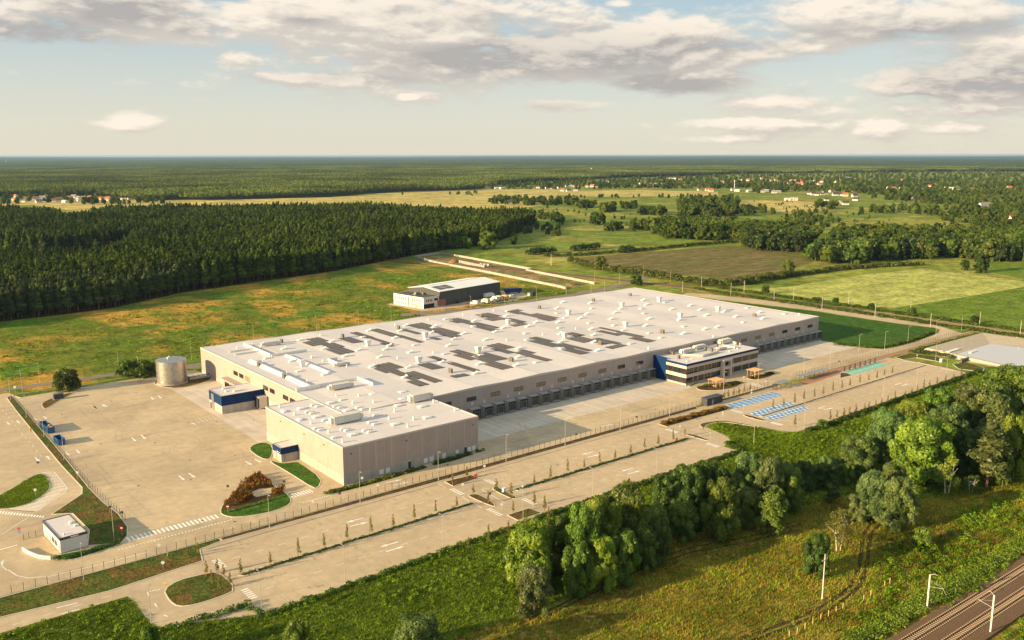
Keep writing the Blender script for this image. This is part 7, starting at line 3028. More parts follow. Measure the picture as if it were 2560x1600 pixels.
GRN, BRT, SIL, DRK, YEL, OLV = (.105, .175, .022), (.155, .235, .022), (.120, .180, .050), (.06, .105, .017), (.165, .215, .022), (.092, .142, .026)
NEAR = [('willow', 'c', 275, 1240, 885, 290, BRT, 'bright yellow-green willow at the left end of the foreground tree belt'),
        ('round', 'c', 290, 1385, 1110, 215, SIL, 'grey-green round bush-like tree in front of the left end of the tree belt'),
        ('round', 'c', 430, 1150, 850, 230, GRN, 'leafy tree second from the left end of the foreground belt'),
        ('willow', 'c', 560, 1210, 790, 240, GRN, 'tall drooping willow in the front of the left clump of the belt'),
        ('round', 'c', 660, 1120, 730, 250, BRT, 'light green tree at the crown top of the left clump of the belt'),
        ('willow', 'c', 790, 1085, 670, 260, GRN, 'tallest willow of the left clump, in the middle of the belt'),
        ('round', 'c', 900, 1070, 780, 240, GRN, 'rounded tree at the right end of the left clump with lit upper boughs'),
        ('round', 'c', 950, 1110, 850, 160, DRK, 'dark low tree closing the left clump on the right'),
        ('round', 'c', 470, 1120, 860, 180, OLV, 'olive tree half hidden behind the left clump of willows'),
        ('round', 'c', 520, 1265, 985, 190, GRN, 'low rounded tree at the front foot of the left clump, beside the grey-green one'),
        ('round', 'c', 645, 1245, 960, 200, BRT, 'low bright tree at the front foot of the left clump, in its middle'),
        ('round', 'c', 770, 1205, 930, 200, GRN, 'low rounded tree at the front of the left clump, right of the bright one'),
        ('round', 'c', 885, 1140, 900, 170, GRN, 'low rounded tree at the right front foot of the left clump'),
        ('round', 'c', 1090, 975, 770, 190, GRN, 'low rounded tree at the left front foot of the second clump'),
        ('round', 'c', 1420, 900, 700, 180, OLV, 'low olive tree at the right front foot of the second clump'),
        ('poplar', 'c', 740, 1100, 700, 150, OLV, 'narrow tree behind the tallest willow of the left clump'),
        ('round', 'c', 1000, 900, 630, 190, DRK, 'dark tree at the left of the second clump of the belt'),
        ('round', 'c', 1110, 870, 580, 220, OLV, 'olive round tree at the back of the second clump'),
        ('round', 'c', 1250, 830, 555, 190, OLV, 'grey-olive tree behind the bright one in the second clump'),
        ('round', 'c', 1295, 965, 630, 230, GRN, 'bright front tree of the second clump with knobbly boughs'),
        ('round', 'c', 1455, 800, 500, 240, SIL, 'silvery tall tree at the top of the second clump'),
        ('round', 'c', 1550, 835, 520, 170, SIL, 'silvery tree right of the tallest one of the second clump'),
        ('round', 'c', 1650, 815, 585, 190, GRN, 'green tree at the right end of the second clump'),
        ('poplar', 'c', 1570, 950, 685, 170, GRN, 'solitary rounded tree standing in front of the second clump on the dry meadow'),
        ('round', 'd', 540, 700, 545, 150, DRK, 'dark shrubby tree in the gap right of the second clump'),
        ('round', 'd', 650, 690, 560, 160, DRK, 'second dark shrubby tree in the gap, nearer the large bright tree'),
        ('round', 'd', 830, 620, 420, 210, SIL, 'silver-green tree at the left edge of the big right-hand wood'),
        ('round', 'd', 980, 570, 265, 230, SIL, 'tall silvery tree behind the left edge of the right-hand wood'),
        ('round', 'd', 1170, 660, 305, 370, BRT, 'broad bright green tree, largest of the right-hand wood'),
        ('round', 'd', 1290, 540, 255, 240, SIL, 'silver tree just behind the broad bright one'),
        ('round', 'd', 1110, 430, 215, 200, YEL, 'yellow-green bushy tree behind the right-hand wood near the car park'),
        ('round', 'd', 1260, 410, 150, 230, GRN, 'green tree behind the wood below the right car park edge'),
        ('round', 'd', 1420, 440, 130, 260, SIL, 'pale tree with whitish tufts in the upper right wood'),
        ('poplar', 'd', 1550, 520, 180, 180, SIL, 'grey-green narrow tree in the upper right wood'),
        ('round', 'd', 1640, 350, 40, 320, GRN, 'dark green broad tree at the top right corner of the wood near the pond'),
        ('willow', 'd', 1660, 650, 300, 190, BRT, 'light drooping tree at the right edge of the frame in the wood'),
        ('poplar', 'd', 1610, 690, 420, 80, GRN, 'thin upright tree between the pine and the right edge'),
        ('birch', 'd', 1310, 725, 525, 140, YEL, 'pale-trunked birch at the foot of the broad bright tree'),
        ('birch', 'd', 1440, 715, 620, 90, OLV, 'small birch right of the pale-trunked one'),
        ('round', 'd', 1400, 620, 380, 200, DRK, 'dark tree between the broad bright tree and the pine'),
        ('round', 'd', 1700, 500, 200, 220, GRN, 'green tree behind the drooping one at the right edge'),
        ('willow', 'd', 900, 865, 605, 180, SIL, 'silvery willow in the middle of the meadow clump by the ruts'),
        ('willow', 'd', 825, 870, 730, 140, SIL, 'low silvery willow bush left in the meadow clump by the ruts'),
        ('willow', 'd', 1040, 910, 640, 210, (.145, .195, .055), 'pale willow at the right of the meadow clump by the ruts'),
        ('round', 'd', 1010, 790, 560, 160, OLV, 'olive tree behind the meadow clump by the ruts'),
        ('birch', 'd', 725, 1035, 810, 150, (.13, .16, .025), 'double-stemmed birch in the dry meadow beside the ruts'),
        ('round', 'd', 600, 1165, 935, 160, (.07, .12, .02), 'dark leafy birch-like tree left of the double-stemmed birch'),
        ('bush', 'd', 1180, 1005, 910, 120, GRN, 'single green bush in the meadow right of the ruts'),
        ('round', 'b', 375, 1640, 1420, 190, BRT, 'bright crown cut off by the bottom edge, left of the other one'),
        ('round', 'b', 960, 1700, 1330, 290, SIL, 'wide pale crown cut off by the bottom edge in the middle'),
        ('round', 'a', 860, 1580, 1440, 120, GRN, 'small crown at the bottom edge below the access road bend'),
        ('bush', 'a', 365, 165, 50, 150, DRK, 'dark round bush beside the public road behind the yard'),
        ('bush', 'a', 690, 95, 0, 130, DRK, 'dark bush left of the water tank by the public road'),
        ('bush', 'a', 770, 92, 5, 160, DRK, 'dark wide bush just left of the water tank'),
        ('round', 'g', 985, 790, 725, 90, DRK, 'dark round tree at the road fork beyond the far roof corner'),
        ('poplar', 'g', 755, 690, 605, 90, (.16, .19, .04), 'pale round tree at the near edge of the ploughed field'),
        ('poplar', 'h', 527, 775, 675, 95, (.17, .20, .035), 'pale fan-shaped tree on the hedge right of the ploughed field'),
        ('round', 'f', 1560, 560, 445, 140, BRT, 'round bright tree at the right tip of the pine forest'),
        ('round', 'h', 1740, 760, 640, 100, DRK, 'dark tree with shadow at the far edge of the grain field'),
        ('round', 'h', 1640, 745, 680, 60, DRK, 'smaller dark tree left of the one at the grain field edge'),
        ('bush', 'h', 385, 895, 838, 60, DRK, 'dark bush tree at the left corner of the grain field'),
        ('bush', 'h', 830, 962, 918, 55, DRK, 'dark bush in the middle of the near edge of the grain field'),
        ('bush', 'h', 1055, 990, 952, 50, DRK, 'dark bush near the right corner of the grain field'),
        ('bush', 'h', 1310, 1030, 978, 60, DRK, 'dark bush at the left edge of the bright green crop'),
        ('bush', 'h', 1705, 1085, 1030, 75, DRK, 'dark bush at the near edge of the bright green crop'),
        ('bush', 'h', 710, 945, 915, 80, DRK, 'low dark bush left on the near edge of the grain field'),
        ('round', 'd', 640, 365, 325, 70, GRN, 'round shrub at the lower corner of the right car park'),
        ]
for (kd, fr, a, b, yt, wp, col, lab) in NEAR:
    if not lab:
        continue
    x, y = g2(fr, a, b)
    if b > 1570 and fr in 'ab':
        h = 12.5 if fr == 'b' else 8
        dd = float((np.array((x, y, h * .6)) - CAM) @ _f)
        # crown top must show at row yt: walk the base towards the camera until it does
        for s_ in np.linspace(0, 40, 161):
            xx, yy = x - _f[0] * s_, y - _f[1] * s_
            if proj((xx, yy, h))[1] > px(fr, 0, yt)[1]:
                break
        x, y = xx, yy
        plant(kd, x, y, wpx(fr, a, b, wp), h, col, lab)
        continue
    h = height_at((x, y), px(fr, 0, yt)[1])
    plant(kd, x, y, max(1.5, wpx(fr, a, b, wp)), h, col, lab)
x, y = g2('d', 1525, 695)
h = height_at((x, y), px('d', 0, 335)[1])
o = dup(pines[2], (x, y, 0), 2.0, 'dark pine between leafy trees at the right edge', None, (h / 19 * 1.75, h / 19 * 1.75, h / 19))
if 'group' in o:
    del o['group']
COPY_CROWN(o).color = (.055, .072, .02, 1)
x, y = g2('d', 690, 768)
h = height_at((x, y), px('d', 0, 670)[1])
o = dup(pines[1], (x, y, 0), 2.0, 'small lone pine in the dark gap right of the second clump', None, (h / 19 * 1.9, h / 19 * 1.9, h / 19))
if 'group' in o:
    del o['group']
# fill of the two woods: trees only partly seen between those above
FILL = [('c', [(620, 1000), (880, 950), (1000, 930), (960, 1040), (700, 1130), (500, 1150)], 9, (8, 12), 'tree crowded inside the left clump of the foreground belt', 'inner trees of the left clump'),
        ('c', [(1020, 850), (1300, 780), (1650, 720), (1728, 790), (1500, 850), (1100, 930)], 10, (8, 12), 'tree crowded inside the second clump of the foreground belt', 'inner trees of the second clump'),
        ('d', [(1000, 520), (1250, 470), (1500, 420), (1728, 400), (1728, 600), (1400, 640), (1100, 600)], 24, (12, 17), 'tree crowded inside the right-hand wood', 'inner trees of the right-hand wood'),
        ('d', [(1250, 330), (1500, 240), (1728, 150), (1900, 200), (1900, 420), (1500, 420)], 26, (10, 14), 'tree in the upper part of the right-hand wood below the pond', 'upper trees of the right-hand wood'),
        ('d', [(540, 640), (700, 600), (860, 620), (740, 690), (560, 700)], 9, (5, 8), 'low dark tree in the gap between the two woods', 'low trees in the gap')]
for fr, pl, n_, (h0, h1), lab, grp in FILL:
    for (x, y) in sample_px(P2(fr, *pl), n_, n_ * 3 + len(lab)):
        h = rng.uniform(h0, h1)
        plant(('round', 'willow', 'round')[int(rng.integers(0, 3))], float(x), float(y), h * rng.uniform(.75, .95), h, (GRN, OLV, DRK, SIL)[int(rng.integers(0, 4))], lab, grp)

# trees of the middle distance
MIDS = []     # (x, y, h, w, colour, group index)
def mid(fr, pl, n_, h0, h1, cols, gi, seed=1, ground=False, sp=9.0):
    q = sample_px(P2(fr, *pl), n_, seed) if not ground else sample_ground(P2(fr, *pl), sp, seed)
    for x, y in q:
        h = rng.uniform(h0, h1)
        MIDS.append((float(x), float(y), h, h * rng.uniform(.62, .95), cols[int(rng.integers(0, len(cols)))], gi))


GRP = ['trees of the dark alder wood behind the ploughed field', 'trees of the dark wood behind the grain field', 'scattered field trees before the village', 'trees of the tree rows in the far pasture', 'bushes on the far pasture', 'trees at the tip of the pine forest']
LABS = ['dark leafy tree in the alder wood behind the ploughed field', 'leafy tree in the wood behind the pale grain field', 'leafy tree scattered on the fields before the village', 'leafy tree in a row crossing the far pasture', 'low bush on the far pasture', 'leafy tree beside the right tip of the pine forest']
DK = (.034, .065, .012)
mid('g', [(1095, 465), (1200, 497), (1450, 507), (1640, 512), (1700, 560), (1790, 578), (2030, 582), (2030, 500), (1800, 478), (1500, 440), (1250, 435), (1110, 435)], 0, 14, 21, (DK, DK, (.05, .085, .015)), 0, 2, True, 8.0)
mid('h', [(0, 560), (200, 560), (330, 605), (640, 640), (720, 590), (620, 530), (430, 520), (0, 500)], 0, 14, 20, (DK, DK, (.05, .085, .015)), 0, 3, True, 8.5)
mid('h', [(640, 690), (760, 702), (1000, 707), (1080, 690), (1300, 682), (1600, 668), (1780, 690), (2100, 700), (2100, 560), (1500, 545), (1100, 545), (850, 548), (760, 600)], 0, 13, 20, (GRN, DK, DK, OLV), 1, 4, True, 9.0)
mid('g', [(800, 447), (890, 447), (890, 435), (810, 435)], 9, 9, 13, (DK,), 3, 5)
mid('g', [(960, 450), (1065, 450), (1065, 435), (960, 432)], 10, 11, 15, (DK,), 3, 6)
mid('g', [(695, 410), (785, 410), (780, 395), (700, 395)], 7, 13, 17, (OLV,), 3, 7)
mid('g', [(760, 335), (850, 330), (850, 318), (765, 320)], 12, 14, 18, (OLV, DK), 3, 8)
mid('g', [(620, 305), (720, 305), (740, 290), (620, 285)], 14, 11, 16, (GRN, OLV), 3, 9)
mid('g', [(980, 345), (1160, 350), (1160, 332), (985, 330)], 26, 11, 15, (DK, GRN), 3, 10)
mid('g', [(1250, 352), (1570, 360), (1570, 330), (1260, 325)], 64, 12, 20, (DK, GRN, OLV), 3, 11)
mid('g', [(60, 275), (300, 290), (600, 285), (620, 265), (300, 255), (70, 250)], 80, 10, 15, (GRN, OLV, DK), 3, 12)
mid('g', [(1230, 285), (1640, 290), (1640, 262), (1250, 250)], 70, 10, 15, (GRN, OLV), 3, 13)
mid('g', [(870, 310), (980, 315), (980, 290), (870, 285)], 16, 9, 14, (GRN, OLV), 3, 14)
mid('g', [(330, 365), (520, 395), (540, 380), (340, 345)], 24, 8, 14, (DK, GRN), 2, 15)
mid('f', [(1780, 470), (2016, 480), (2016, 430), (1850, 420)], 14, 8, 12, (DK, OLV), 5, 16)
mid('g', [(0, 545), (100, 550), (110, 520), (0, 520)], 5, 10, 13, (GRN, BRT), 5, 17)
mid('f', [(1310, 565), (1450, 565), (1460, 535), (1320, 535)], 9, 10, 14, (GRN,), 5, 18)
mid('g', [(190, 535), (260, 535), (260, 500), (190, 500)], 3, 8, 10, (DK,), 5, 19)
mid('h', [(0, 420), (160, 420), (380, 400), (380, 370), (0, 380)], 36, 10, 16, (GRN, OLV), 2, 20)
mid('h', [(400, 395), (450, 395), (450, 385), (400, 385)], 3, 8, 10, (DK,), 2, 21)
mid('h', [(440, 470), (720, 505), (870, 430), (700, 385), (560, 380)], 70, 5, 11, (GRN, OLV, BRT), 2, 22)
mid('h', [(700, 360), (860, 365), (860, 340), (700, 335)], 14, 11, 15, (GRN, OLV), 2, 23)
mid('h', [(980, 390), (1190, 395), (1200, 370), (990, 370)], 16, 10, 15, (GRN, OLV), 2, 24)
mid('h', [(1230, 400), (1450, 400), (1680, 430), (1900, 440), (2016, 440), (2016, 380), (1700, 360), (1400, 350), (1240, 350)], 130, 9, 15, (GRN, OLV), 2, 25)
mid('h', [(1380, 430), (1640, 450), (2016, 550), (2016, 440), (1700, 430)], 90, 8, 14, (GRN, OLV, BRT), 2, 26)
mid('g', [(540, 245), (1200, 240), (1600, 240), (1600, 225), (900, 232), (540, 232)], 40, 5, 9, (GRN,), 4, 27)
mid('g', [(0, 300), (600, 305), (900, 330), (1300, 420), (900, 430), (500, 420), (300, 330)], 60, 2.5, 6, (GRN, OLV), 4, 28)
mid('h', [(230, 300), (700, 320), (1200, 440), (1560, 470), (900, 500), (300, 380)], 80, 2, 6, (GRN, OLV), 4, 29)
mid('f', [(200, 245), (1000, 225), (1500, 230), (1500, 200), (600, 235)], 12, 5, 10, (GRN, BRT), 4, 30)
MIDS.sort(key=lambda q: (q[0] - CAM[0]) ** 2 + (q[1] - CAM[1]) ** 2)
CAPM = 235
for (x, y, h, w, col, gi) in MIDS[:CAPM]:
    plant('mid', x, y, w, h, col, LABS[gi], GRP[gi])


def mass_tree(seed, mat='wood_mass'):
    r = np.random.default_rng(seed)
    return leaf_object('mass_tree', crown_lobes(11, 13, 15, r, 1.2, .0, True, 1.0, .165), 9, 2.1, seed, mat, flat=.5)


mt_ = [mass_tree(200 + k_) for k_ in range(5)]
rest = np.array([(x, y, 0) for (x, y, *_) in MIDS[CAPM:]])
# the wooded village belt and the edge of the far forest
vil = np.concatenate([sample_px(P2('i', (-20, 240), (480, 210), (1000, 178), (1650, 160), (2419, 128), (2419, 250), (1900, 262), (1300, 250), (1000, 262), (480, 262), (0, 262)), 900, 31),
                      sample_px(P2('j', (0, 128), (1000, 112), (2700, 95), (2700, 400), (2000, 380), (1500, 340), (1000, 310), (900, 290), (400, 280), (0, 300)), 2300, 32),
                      sample_px(P2('j', (1000, 340), (2000, 430), (2700, 480), (2700, 360), (1500, 330)), 260, 36),
                      sample_px(P2('z', (-200, 480), (0, 465), (500, 468), (1150, 470), (1250, 420), (1150, 395), (600, 385), (0, 385), (-200, 390)), 200, 33),
                      sample_px(P2('z', (1150, 450), (1450, 470), (1480, 400), (1200, 380)), 60, 34)])
# ------------------------------------------------------------------ houses of the villages
HOUSES = [('z', 140, 400, 'r'), ('z', 130, 432, 'r'), ('z', 180, 427, 'd'), ('z', 250, 412, 'b'), ('z', 320, 428, 'b'), ('z', 345, 452, 'g'), ('z', 380, 422, 'g'), ('z', 412, 412, 'd'), ('z', 530, 432, 'b'), ('z', 605, 415, 'r'),
          ('z', 580, 452, 'w'), ('z', 660, 412, 'g'), ('z', 700, 424, 'g'), ('z', 742, 418, 'g'), ('z', 800, 415, 'r'), ('z', 890, 425, 'r'), ('z', 962, 432, 'r'), ('z', 1070, 432, 'w'), ('z', 1100, 430, 'w'), ('z', 1160, 425, 'b'), ('z', 690, 440, 'w'), ('z', 220, 445, 'b'), ('z', 480, 445, 'b'),
          ('i', 60, 250, 'g'), ('i', 150, 258, 'w'), ('i', 195, 258, 'w'), ('i', 520, 250, 'd'), ('i', 590, 255, 'd'), ('i', 625, 258, 'd'), ('i', 700, 252, 'd'), ('i', 770, 238, 'd'), ('i', 808, 240, 'w'), ('i', 850, 244, 'w'), ('i', 885, 238, 'r'), ('i', 955, 242, 'r'), ('i', 1000, 240, 'r'), ('i', 1030, 240, 'd'),
          ('i', 850, 278, 'w'), ('i', 736, 278, 'r'), ('i', 786, 281, 'd'), ('i', 1120, 200, 'w'), ('i', 1155, 205, 'g'), ('i', 1430, 215, 'b'), ('i', 1480, 218, 'b'), ('i', 1530, 222, 'b'), ('i', 1570, 222, 'g'), ('i', 1603, 222, 'w'), ('i', 1610, 190, 'r'), ('i', 1700, 172, 'w'), ('i', 1730, 172, 'w'), ('i', 1780, 182, 'r'),
          ('i', 1952, 272, 'b'), ('i', 2025, 275, 'r'), ('i', 2055, 280, 'r'), ('i', 2160, 205, 'r'), ('i', 2250, 272, 'g'), ('i', 2290, 280, 'w'), ('i', 2335, 185, 'r'), ('i', 2385, 185, 'r'), ('i', 2395, 285, 'w'), ('i', 265, 380, 'g'),
          ('j', 85, 170, 'r'), ('j', 175, 190, 'r'), ('j', 212, 190, 'r'), ('j', 95, 288, 'g'), ('j', 130, 280, 'w'), ('j', 195, 295, 'g'), ('j', 230, 292, 'w'), ('j', 350, 190, 'r'), ('j', 392, 190, 'w'), ('j', 430, 198, 'r'), ('j', 320, 215, 'r'), ('j', 400, 218, 'r'), ('j', 440, 222, 'r'), ('j', 495, 205, 'r'), ('j', 560, 190, 'g'),
          ('j', 598, 222, 'r'), ('j', 622, 198, 'b'), ('j', 770, 182, 'r'), ('j', 750, 205, 'r'), ('j', 845, 163, 'w'), ('j', 515, 305, 'd'), ('j', 545, 312, 'd'), ('j', 580, 315, 'd'), ('j', 622, 312, 'd'), ('j', 650, 305, 'd'), ('j', 700, 285, 'r'), ('j', 740, 318, 'd'), ('j', 790, 318, 'd'), ('j', 830, 322, 'r'), ('j', 912, 330, 'd'),
          ('j', 922, 362, 'd'), ('j', 662, 362, 'd'), ('j', 830, 398, 'd'), ('j', 755, 388, 'w'), ('j', 315, 360, 'w'), ('j', 372, 360, 'w'), ('j', 1215, 255, 'b'), ('j', 1262, 258, 'r'), ('j', 1325, 258, 'b'), ('j', 1438, 355, 'd'), ('j', 1580, 240, 'r'), ('j', 1720, 258, 'b'), ('j', 1765, 260, 'w'), ('j', 1800, 262, 'r'), ('j', 1840, 280, 'w'), ('j', 1950, 272, 'b'),
          ('j', 2290, 256, 'r'), ('j', 2370, 256, 'r'), ('j', 2065, 448, 'g'), ('j', 2060, 528, 'r'), ('j', 2300, 535, 'r'), ('j', 1340, 185, 'r')]
RC = {'r': ('red_tiles', (.42, .12, .05)), 'd': ('dark_tiles', (.05, .048, .05)), 'b': ('brown_tiles', (.16, .085, .055)), 'g': ('grey_tiles', (.22, .21, .21)), 'w': ('pale_roof', (.55, .53, .5))}
RW = dict(r='red-roofed', d='dark-roofed', b='brown-roofed', g='grey-roofed', w='pale-roofed')
for k_, (nm, c_) in RC.items():
    M['roof_' + k_] = plain(nm, c_, .8, var=.12, vscale=.8)
hp0 = {}
for k_ in RC:
    t = thing('house', 'x', 'house')
    mb = MB()
    L, W, e0, rdg = (11.5, 8.5, 3.8, 7.6) if k_ != 'w' else (14, 8, 4.2, 5.6)
    mb.box(-L / 2, L / 2, -W / 2, W / 2, 0, e0, bottom=False)
    mb.face([(-L / 2, W / 2, e0), (-L / 2, -W / 2, e0), (-L / 2, 0, rdg)])
    mb.face([(L / 2, -W / 2, e0), (L / 2, W / 2, e0), (L / 2, 0, rdg)])
    mb.build('wall', M['render'], t)
    mb = MB()
    for s_ in (-1, 1):
        q = [(-L / 2 - .5, s_ * (W / 2 + .6), e0 - .35), (L / 2 + .5, s_ * (W / 2 + .6), e0 - .35), (L / 2 + .5, 0, rdg + .1), (-L / 2 - .5, 0, rdg + .1)]
        mb.face(q)
        mb.face([(a, b, c + .2) for a, b, c in q])
    ro = mb.build('roof', M['roof_' + k_], t)
    mb = MB()
    mb.box(1.5, 2.2, .6, 1.3, rdg - 1.2, rdg + 1.0)
    mb.build('chimney', M['roof_b'], ro)
    mb = MB()
    for s_ in (-1, 1):
        for a in (-3.8, -.6, 2.6):
            mb.box(a, a + 1.4, s_ * W / 2 - .05, s_ * W / 2 + .05, 1.2, 2.7)
        mb.box(s_ * L / 2 - .05, s_ * L / 2 + .05, -1, 1, 4.3, 5.5) if k_ != 'w' else None
    mb.build('window', M['glass'], t)
    hp0[k_] = proto(t)
hused = set()
hpos = []
for fr, a, b, k_ in HOUSES:
    x, y = g2(fr, a, b)
    hpos.append((x, y))
    where = 'village at the left horizon' if fr == 'z' else ('white hamlet beyond the middle fields' if fr == 'i' and a < 1300 else 'wooded village at the right horizon')
    lab, grp = '%s house in the %s' % (RW[k_], where), '%s houses of the %s' % (RW[k_], where)
    if (fr, a) == ('j', 2065):
        lab, grp = 'lone white house with a grey roof in the meadow near the right edge', None
    if (fr, a) == ('i', 265):
        lab, grp = 'grey barn half hidden among trees beyond the pine forest tip', None
    rz = YAW - math.pi / 2 + rng.uniform(-.8, .8)
    s = rng.uniform(.8, 1.15)
    if (fr, a) == ('j', 2065):
        s, rz = 1.9, YAW - 1.3
    if k_ not in hused:
        hused.add(k_)
        o = hp0[k_]
        o.location, o.rotation_euler, o.scale = (x, y, 0), (0, 0, rz), (s, s, s)
        o['label'] = lab
        if grp:
            o['group'] = grp
    else:
        o = dup(hp0[k_], (x, y, 0), rz, lab, grp, s)
        if grp is None and 'group' in o:
            del o['group']
hpos = np.array(hpos)
dirs = (np.array(hpos) - CAM[:2])
dl = np.hypot(dirs[:, 0], dirs[:, 1])
dn = dirs / dl[:, None]
keepv = np.ones(len(vil), bool)
for i in range(len(hpos)):
    rel = vil - hpos[i]
    along = rel @ dn[i]
    across = np.abs(rel @ np.array((-dn[i][1], dn[i][0])))
    keepv &= ~((across < 9) & (along < 12) & (along > -.05 * dl[i]))
vil = vil[keepv]
allm = np.concatenate([rest, np.column_stack([vil, np.zeros(len(vil))])])
sc_ = np.concatenate([np.array([q[2] for q in MIDS[CAPM:]]) / 13, rr_.uniform(.6, 1.15, len(vil))])
scatter('woodland', allm, mt_, scale=sc_)
# masts and towers on the skyline
for fr, a, b, yt, lab in (('i', 990, 165, 70, 'tall lattice radio mast rising above the far woods'), ('i', 2262, 270, 180, 'white water tower by the village'), ('P', 16, 409, 399, 'pale wind turbine at the far left horizon'), ('P', 378, 404, 398, 'small white mast on the left horizon')):
    x, y = g2(fr, a, b)
    h = height_at((x, y), px(fr, 0, yt)[1])
    t = thing('radio_mast' if 'lattice' in lab else 'tower', lab, 'tower', (x, y, 0))
    mb = MB()
    w_ = h * .035 if 'lattice' in lab else h * .05
    if 'lattice' in lab:
        for s_ in (-1, 1):
            for q in (-1, 1):
                mb.tube((s_ * w_, q * w_, 0), (s_ * w_ * .4, q * w_ * .4, h), h * .006, n=4)
        for i in range(9):
            f0, f1 = 1 - .6 * i / 9, 1 - .6 * (i + 1) / 9
            for s_ in (-1, 1):
                mb.tube((s_ * w_ * f0, -w_ * f0, h * i / 9), (-s_ * w_ * f1, -w_ * f1, h * (i + 1) / 9), h * .005, n=4)
    else:
        mb.tube((0, 0, 0), (0, 0, h), w_ * .6, w_ * .35, 8)
    mb.build('shaft', M['brownbox'] if 'lattice' in lab else M['signwhite'], t)
    mb = MB()
    mb.tube((0, 0, h * .9), (0, 0, h), w_ * .9, w_ * .9, 8)
    mb.build('head', M['signwhite'], t)

# ------------------------------------------------------------------ hedges and shrub beds
def hedge(label, pl, w, h, col, sp=.8, per=150, size=.34, group=None, seed=1, name='hedge'):
    r = np.random.default_rng(seed)
    L = []
    for p, q in zip(pl, pl[1:]):
        p, q = np.array(p, float), np.array(q, float)
        dl_ = float(np.linalg.norm(q - p))
        for i in range(max(1, int(dl_ / sp))):
            c = p + (q - p) * (i + r.random()) / max(1, int(dl_ / sp))
            hh = h * r.uniform(.7, 1.2)
            L.append(((c[0] + r.normal(scale=w * .16), c[1] + r.normal(scale=w * .16), hh * .5), (w * r.uniform(.4, .62), w * r.uniform(.4, .62), hh * .55), r.uniform(.1, .9)))
    o = link(leaf_object(name, L, per, size, seed, 'leaf', flat=.6))
    o.color = (*col, 1)
    return tag(o, label, 'hedge', group)


hedge('clipped shrub row along the left half of the block front, beside the drive', [(-6.5, -2.6), (5, -3.0), (20, -2.6), (28.3, -2.2)], 2.0, .9, (.14, .15, .02), seed=2)
hedge('low shrub row curling round the near corner of the block', [(-7.6, -2.2), (-3, -2.9)], 2.0, .8, (.13, .15, .02), seed=3)
hedge('dark shrub row along the right half of the block front', [(31.8, -2.2), (46.8, -1.8)], 1.9, 1.2, (.05, .10, .015), seed=4)
hedge('small round shrub clump at the right corner of the block', [(49.6, -1.4), (52.4, -1.4)], 1.6, 1.1, (.045, .09, .015), seed=5)
hedge('leafy border along the lower edge of the left car park', [(-71, -50.3), (-66, -51.0), (-52.3, -51.6), (-51.8, -58.8), (-20, -58.0), (22, -57.0), (34, -56.6)], 2.0, 1.0, (.07, .135, .014), 1.1, 90, .45, seed=6)
hedge('leafy border along the lower edge of the middle car park', [(34, -56.8), (121, -58.2), (122.5, -54), (124, -49)], 2.4, 1.2, (.065, .12, .014), 1.1, 90, .45, seed=7)
hedge('shrubby border along the lower edge of the right car park', [(158, -60.0), (200, -60.6), (250, -60.2), (300, -59.5)], 2.6, 1.4, (.06, .11, .016), 1.1, 80, .5, seed=8)
hedge('dark leafy border in the left car park median', [(-47, -36.9), (-20, -36.8), (22, -36.3)], 1.4, .5, (.06, .10, .015), .7, 170, .25, seed=9)
hedge('dark leafy border in the middle car park median', [(40, -36.2), (85, -36.9), (117, -37.4)], 1.5, .55, (.055, .10, .015), .7, 150, .25, seed=10)
hedge('hedge beside the gatehouse along the drive', poly('a', (300, 1080), (380, 1068), (480, 1040), (560, 1015), (640, 990)), 2.2, .9, (.05, .11, .015), .7, 150, .3, seed=11)
hedge('stepped hedge line across the planted triangle', poly('a', (1215, 828), (1300, 806), (1420, 772), (1500, 748), (1560, 735)), .9, .6, (.10, .17, .03), .6, 170, .25, seed=12)
hedge('overgrown hedge along the near edge of the ploughed field', poly('g', (560, 650), (660, 668), (830, 705), (1000, 725), (1180, 755), (1300, 775), (1430, 795), (1560, 795), (1700, 780), (1850, 750), (1980, 735)), 7, 5.5, (.085, .11, .022), 3.0, 26, 1.1, seed=13)
hedge('hedge continuing right of the ploughed field towards the grain field', poly('h', (430, 800), (560, 785), (680, 770), (840, 745), (1000, 735), (1150, 722), (1380, 712)), 6, 4, (.09, .115, .025), 3.0, 26, 1.1, seed=14)
hedge('bushy line across the green pasture behind the ploughed field', poly('g', (400, 612), (600, 605), (900, 585), (1100, 565), (1400, 535), (1630, 518)), 5, 3.5, (.08, .11, .025), 3.0, 26, 1.1, seed=15)
hedge('dark thicket in the green field beyond the walled site', poly('g', (300, 600), (380, 590), (455, 585)), 8, 6, (.04, .075, .015), 2.2, 26, 1.1, seed=16)
hedge('thicket at the middle of the pasture behind the ploughed field', poly('g', (570, 572), (660, 568), (735, 560)), 8, 6, (.05, .085, .018), 2.4, 26, 1.1, seed=17)
hedge('small thicket just left of the ploughed field', poly('g', (880, 582), (960, 580)), 8, 7, (.05, .085, .018), 2.4, 26, 1.1, seed=18)
hedge('shrubs behind the yard left of the water tank', poly('e', (790, 1415), (880, 1408), (980, 1400)), 5, 5, (.04, .075, .014), 1.4, 70, .6, seed=19)
hedge('low green verge growth along the far railway', [(399, 190), (400, 60), (400, -60)], 6, 1.6, (.085, .13, .018), 2.4, 30, .8, seed=20)
hedge('taller growth beyond the far railway track', [(417, 180), (418, 60), (418, -60)], 5, 1.8, (.075, .12, .018), 2.4, 30, .8, seed=21)
hedge('grassy hedge on the near bank of the retention pond', poly('x', (930, 530), (1080, 550), (1300, 580), (1480, 620)), 3.0, 2.0, (.06, .11, .015), 1.0, 80, .5, seed=22)
hedge('shrubs between the red path and the pond', poly('x', (1000, 520), (1300, 440), (1600, 360), (1820, 305)), 4.0, 1.4, (.06, .11, .016), 1.4, 60, .5, seed=23)
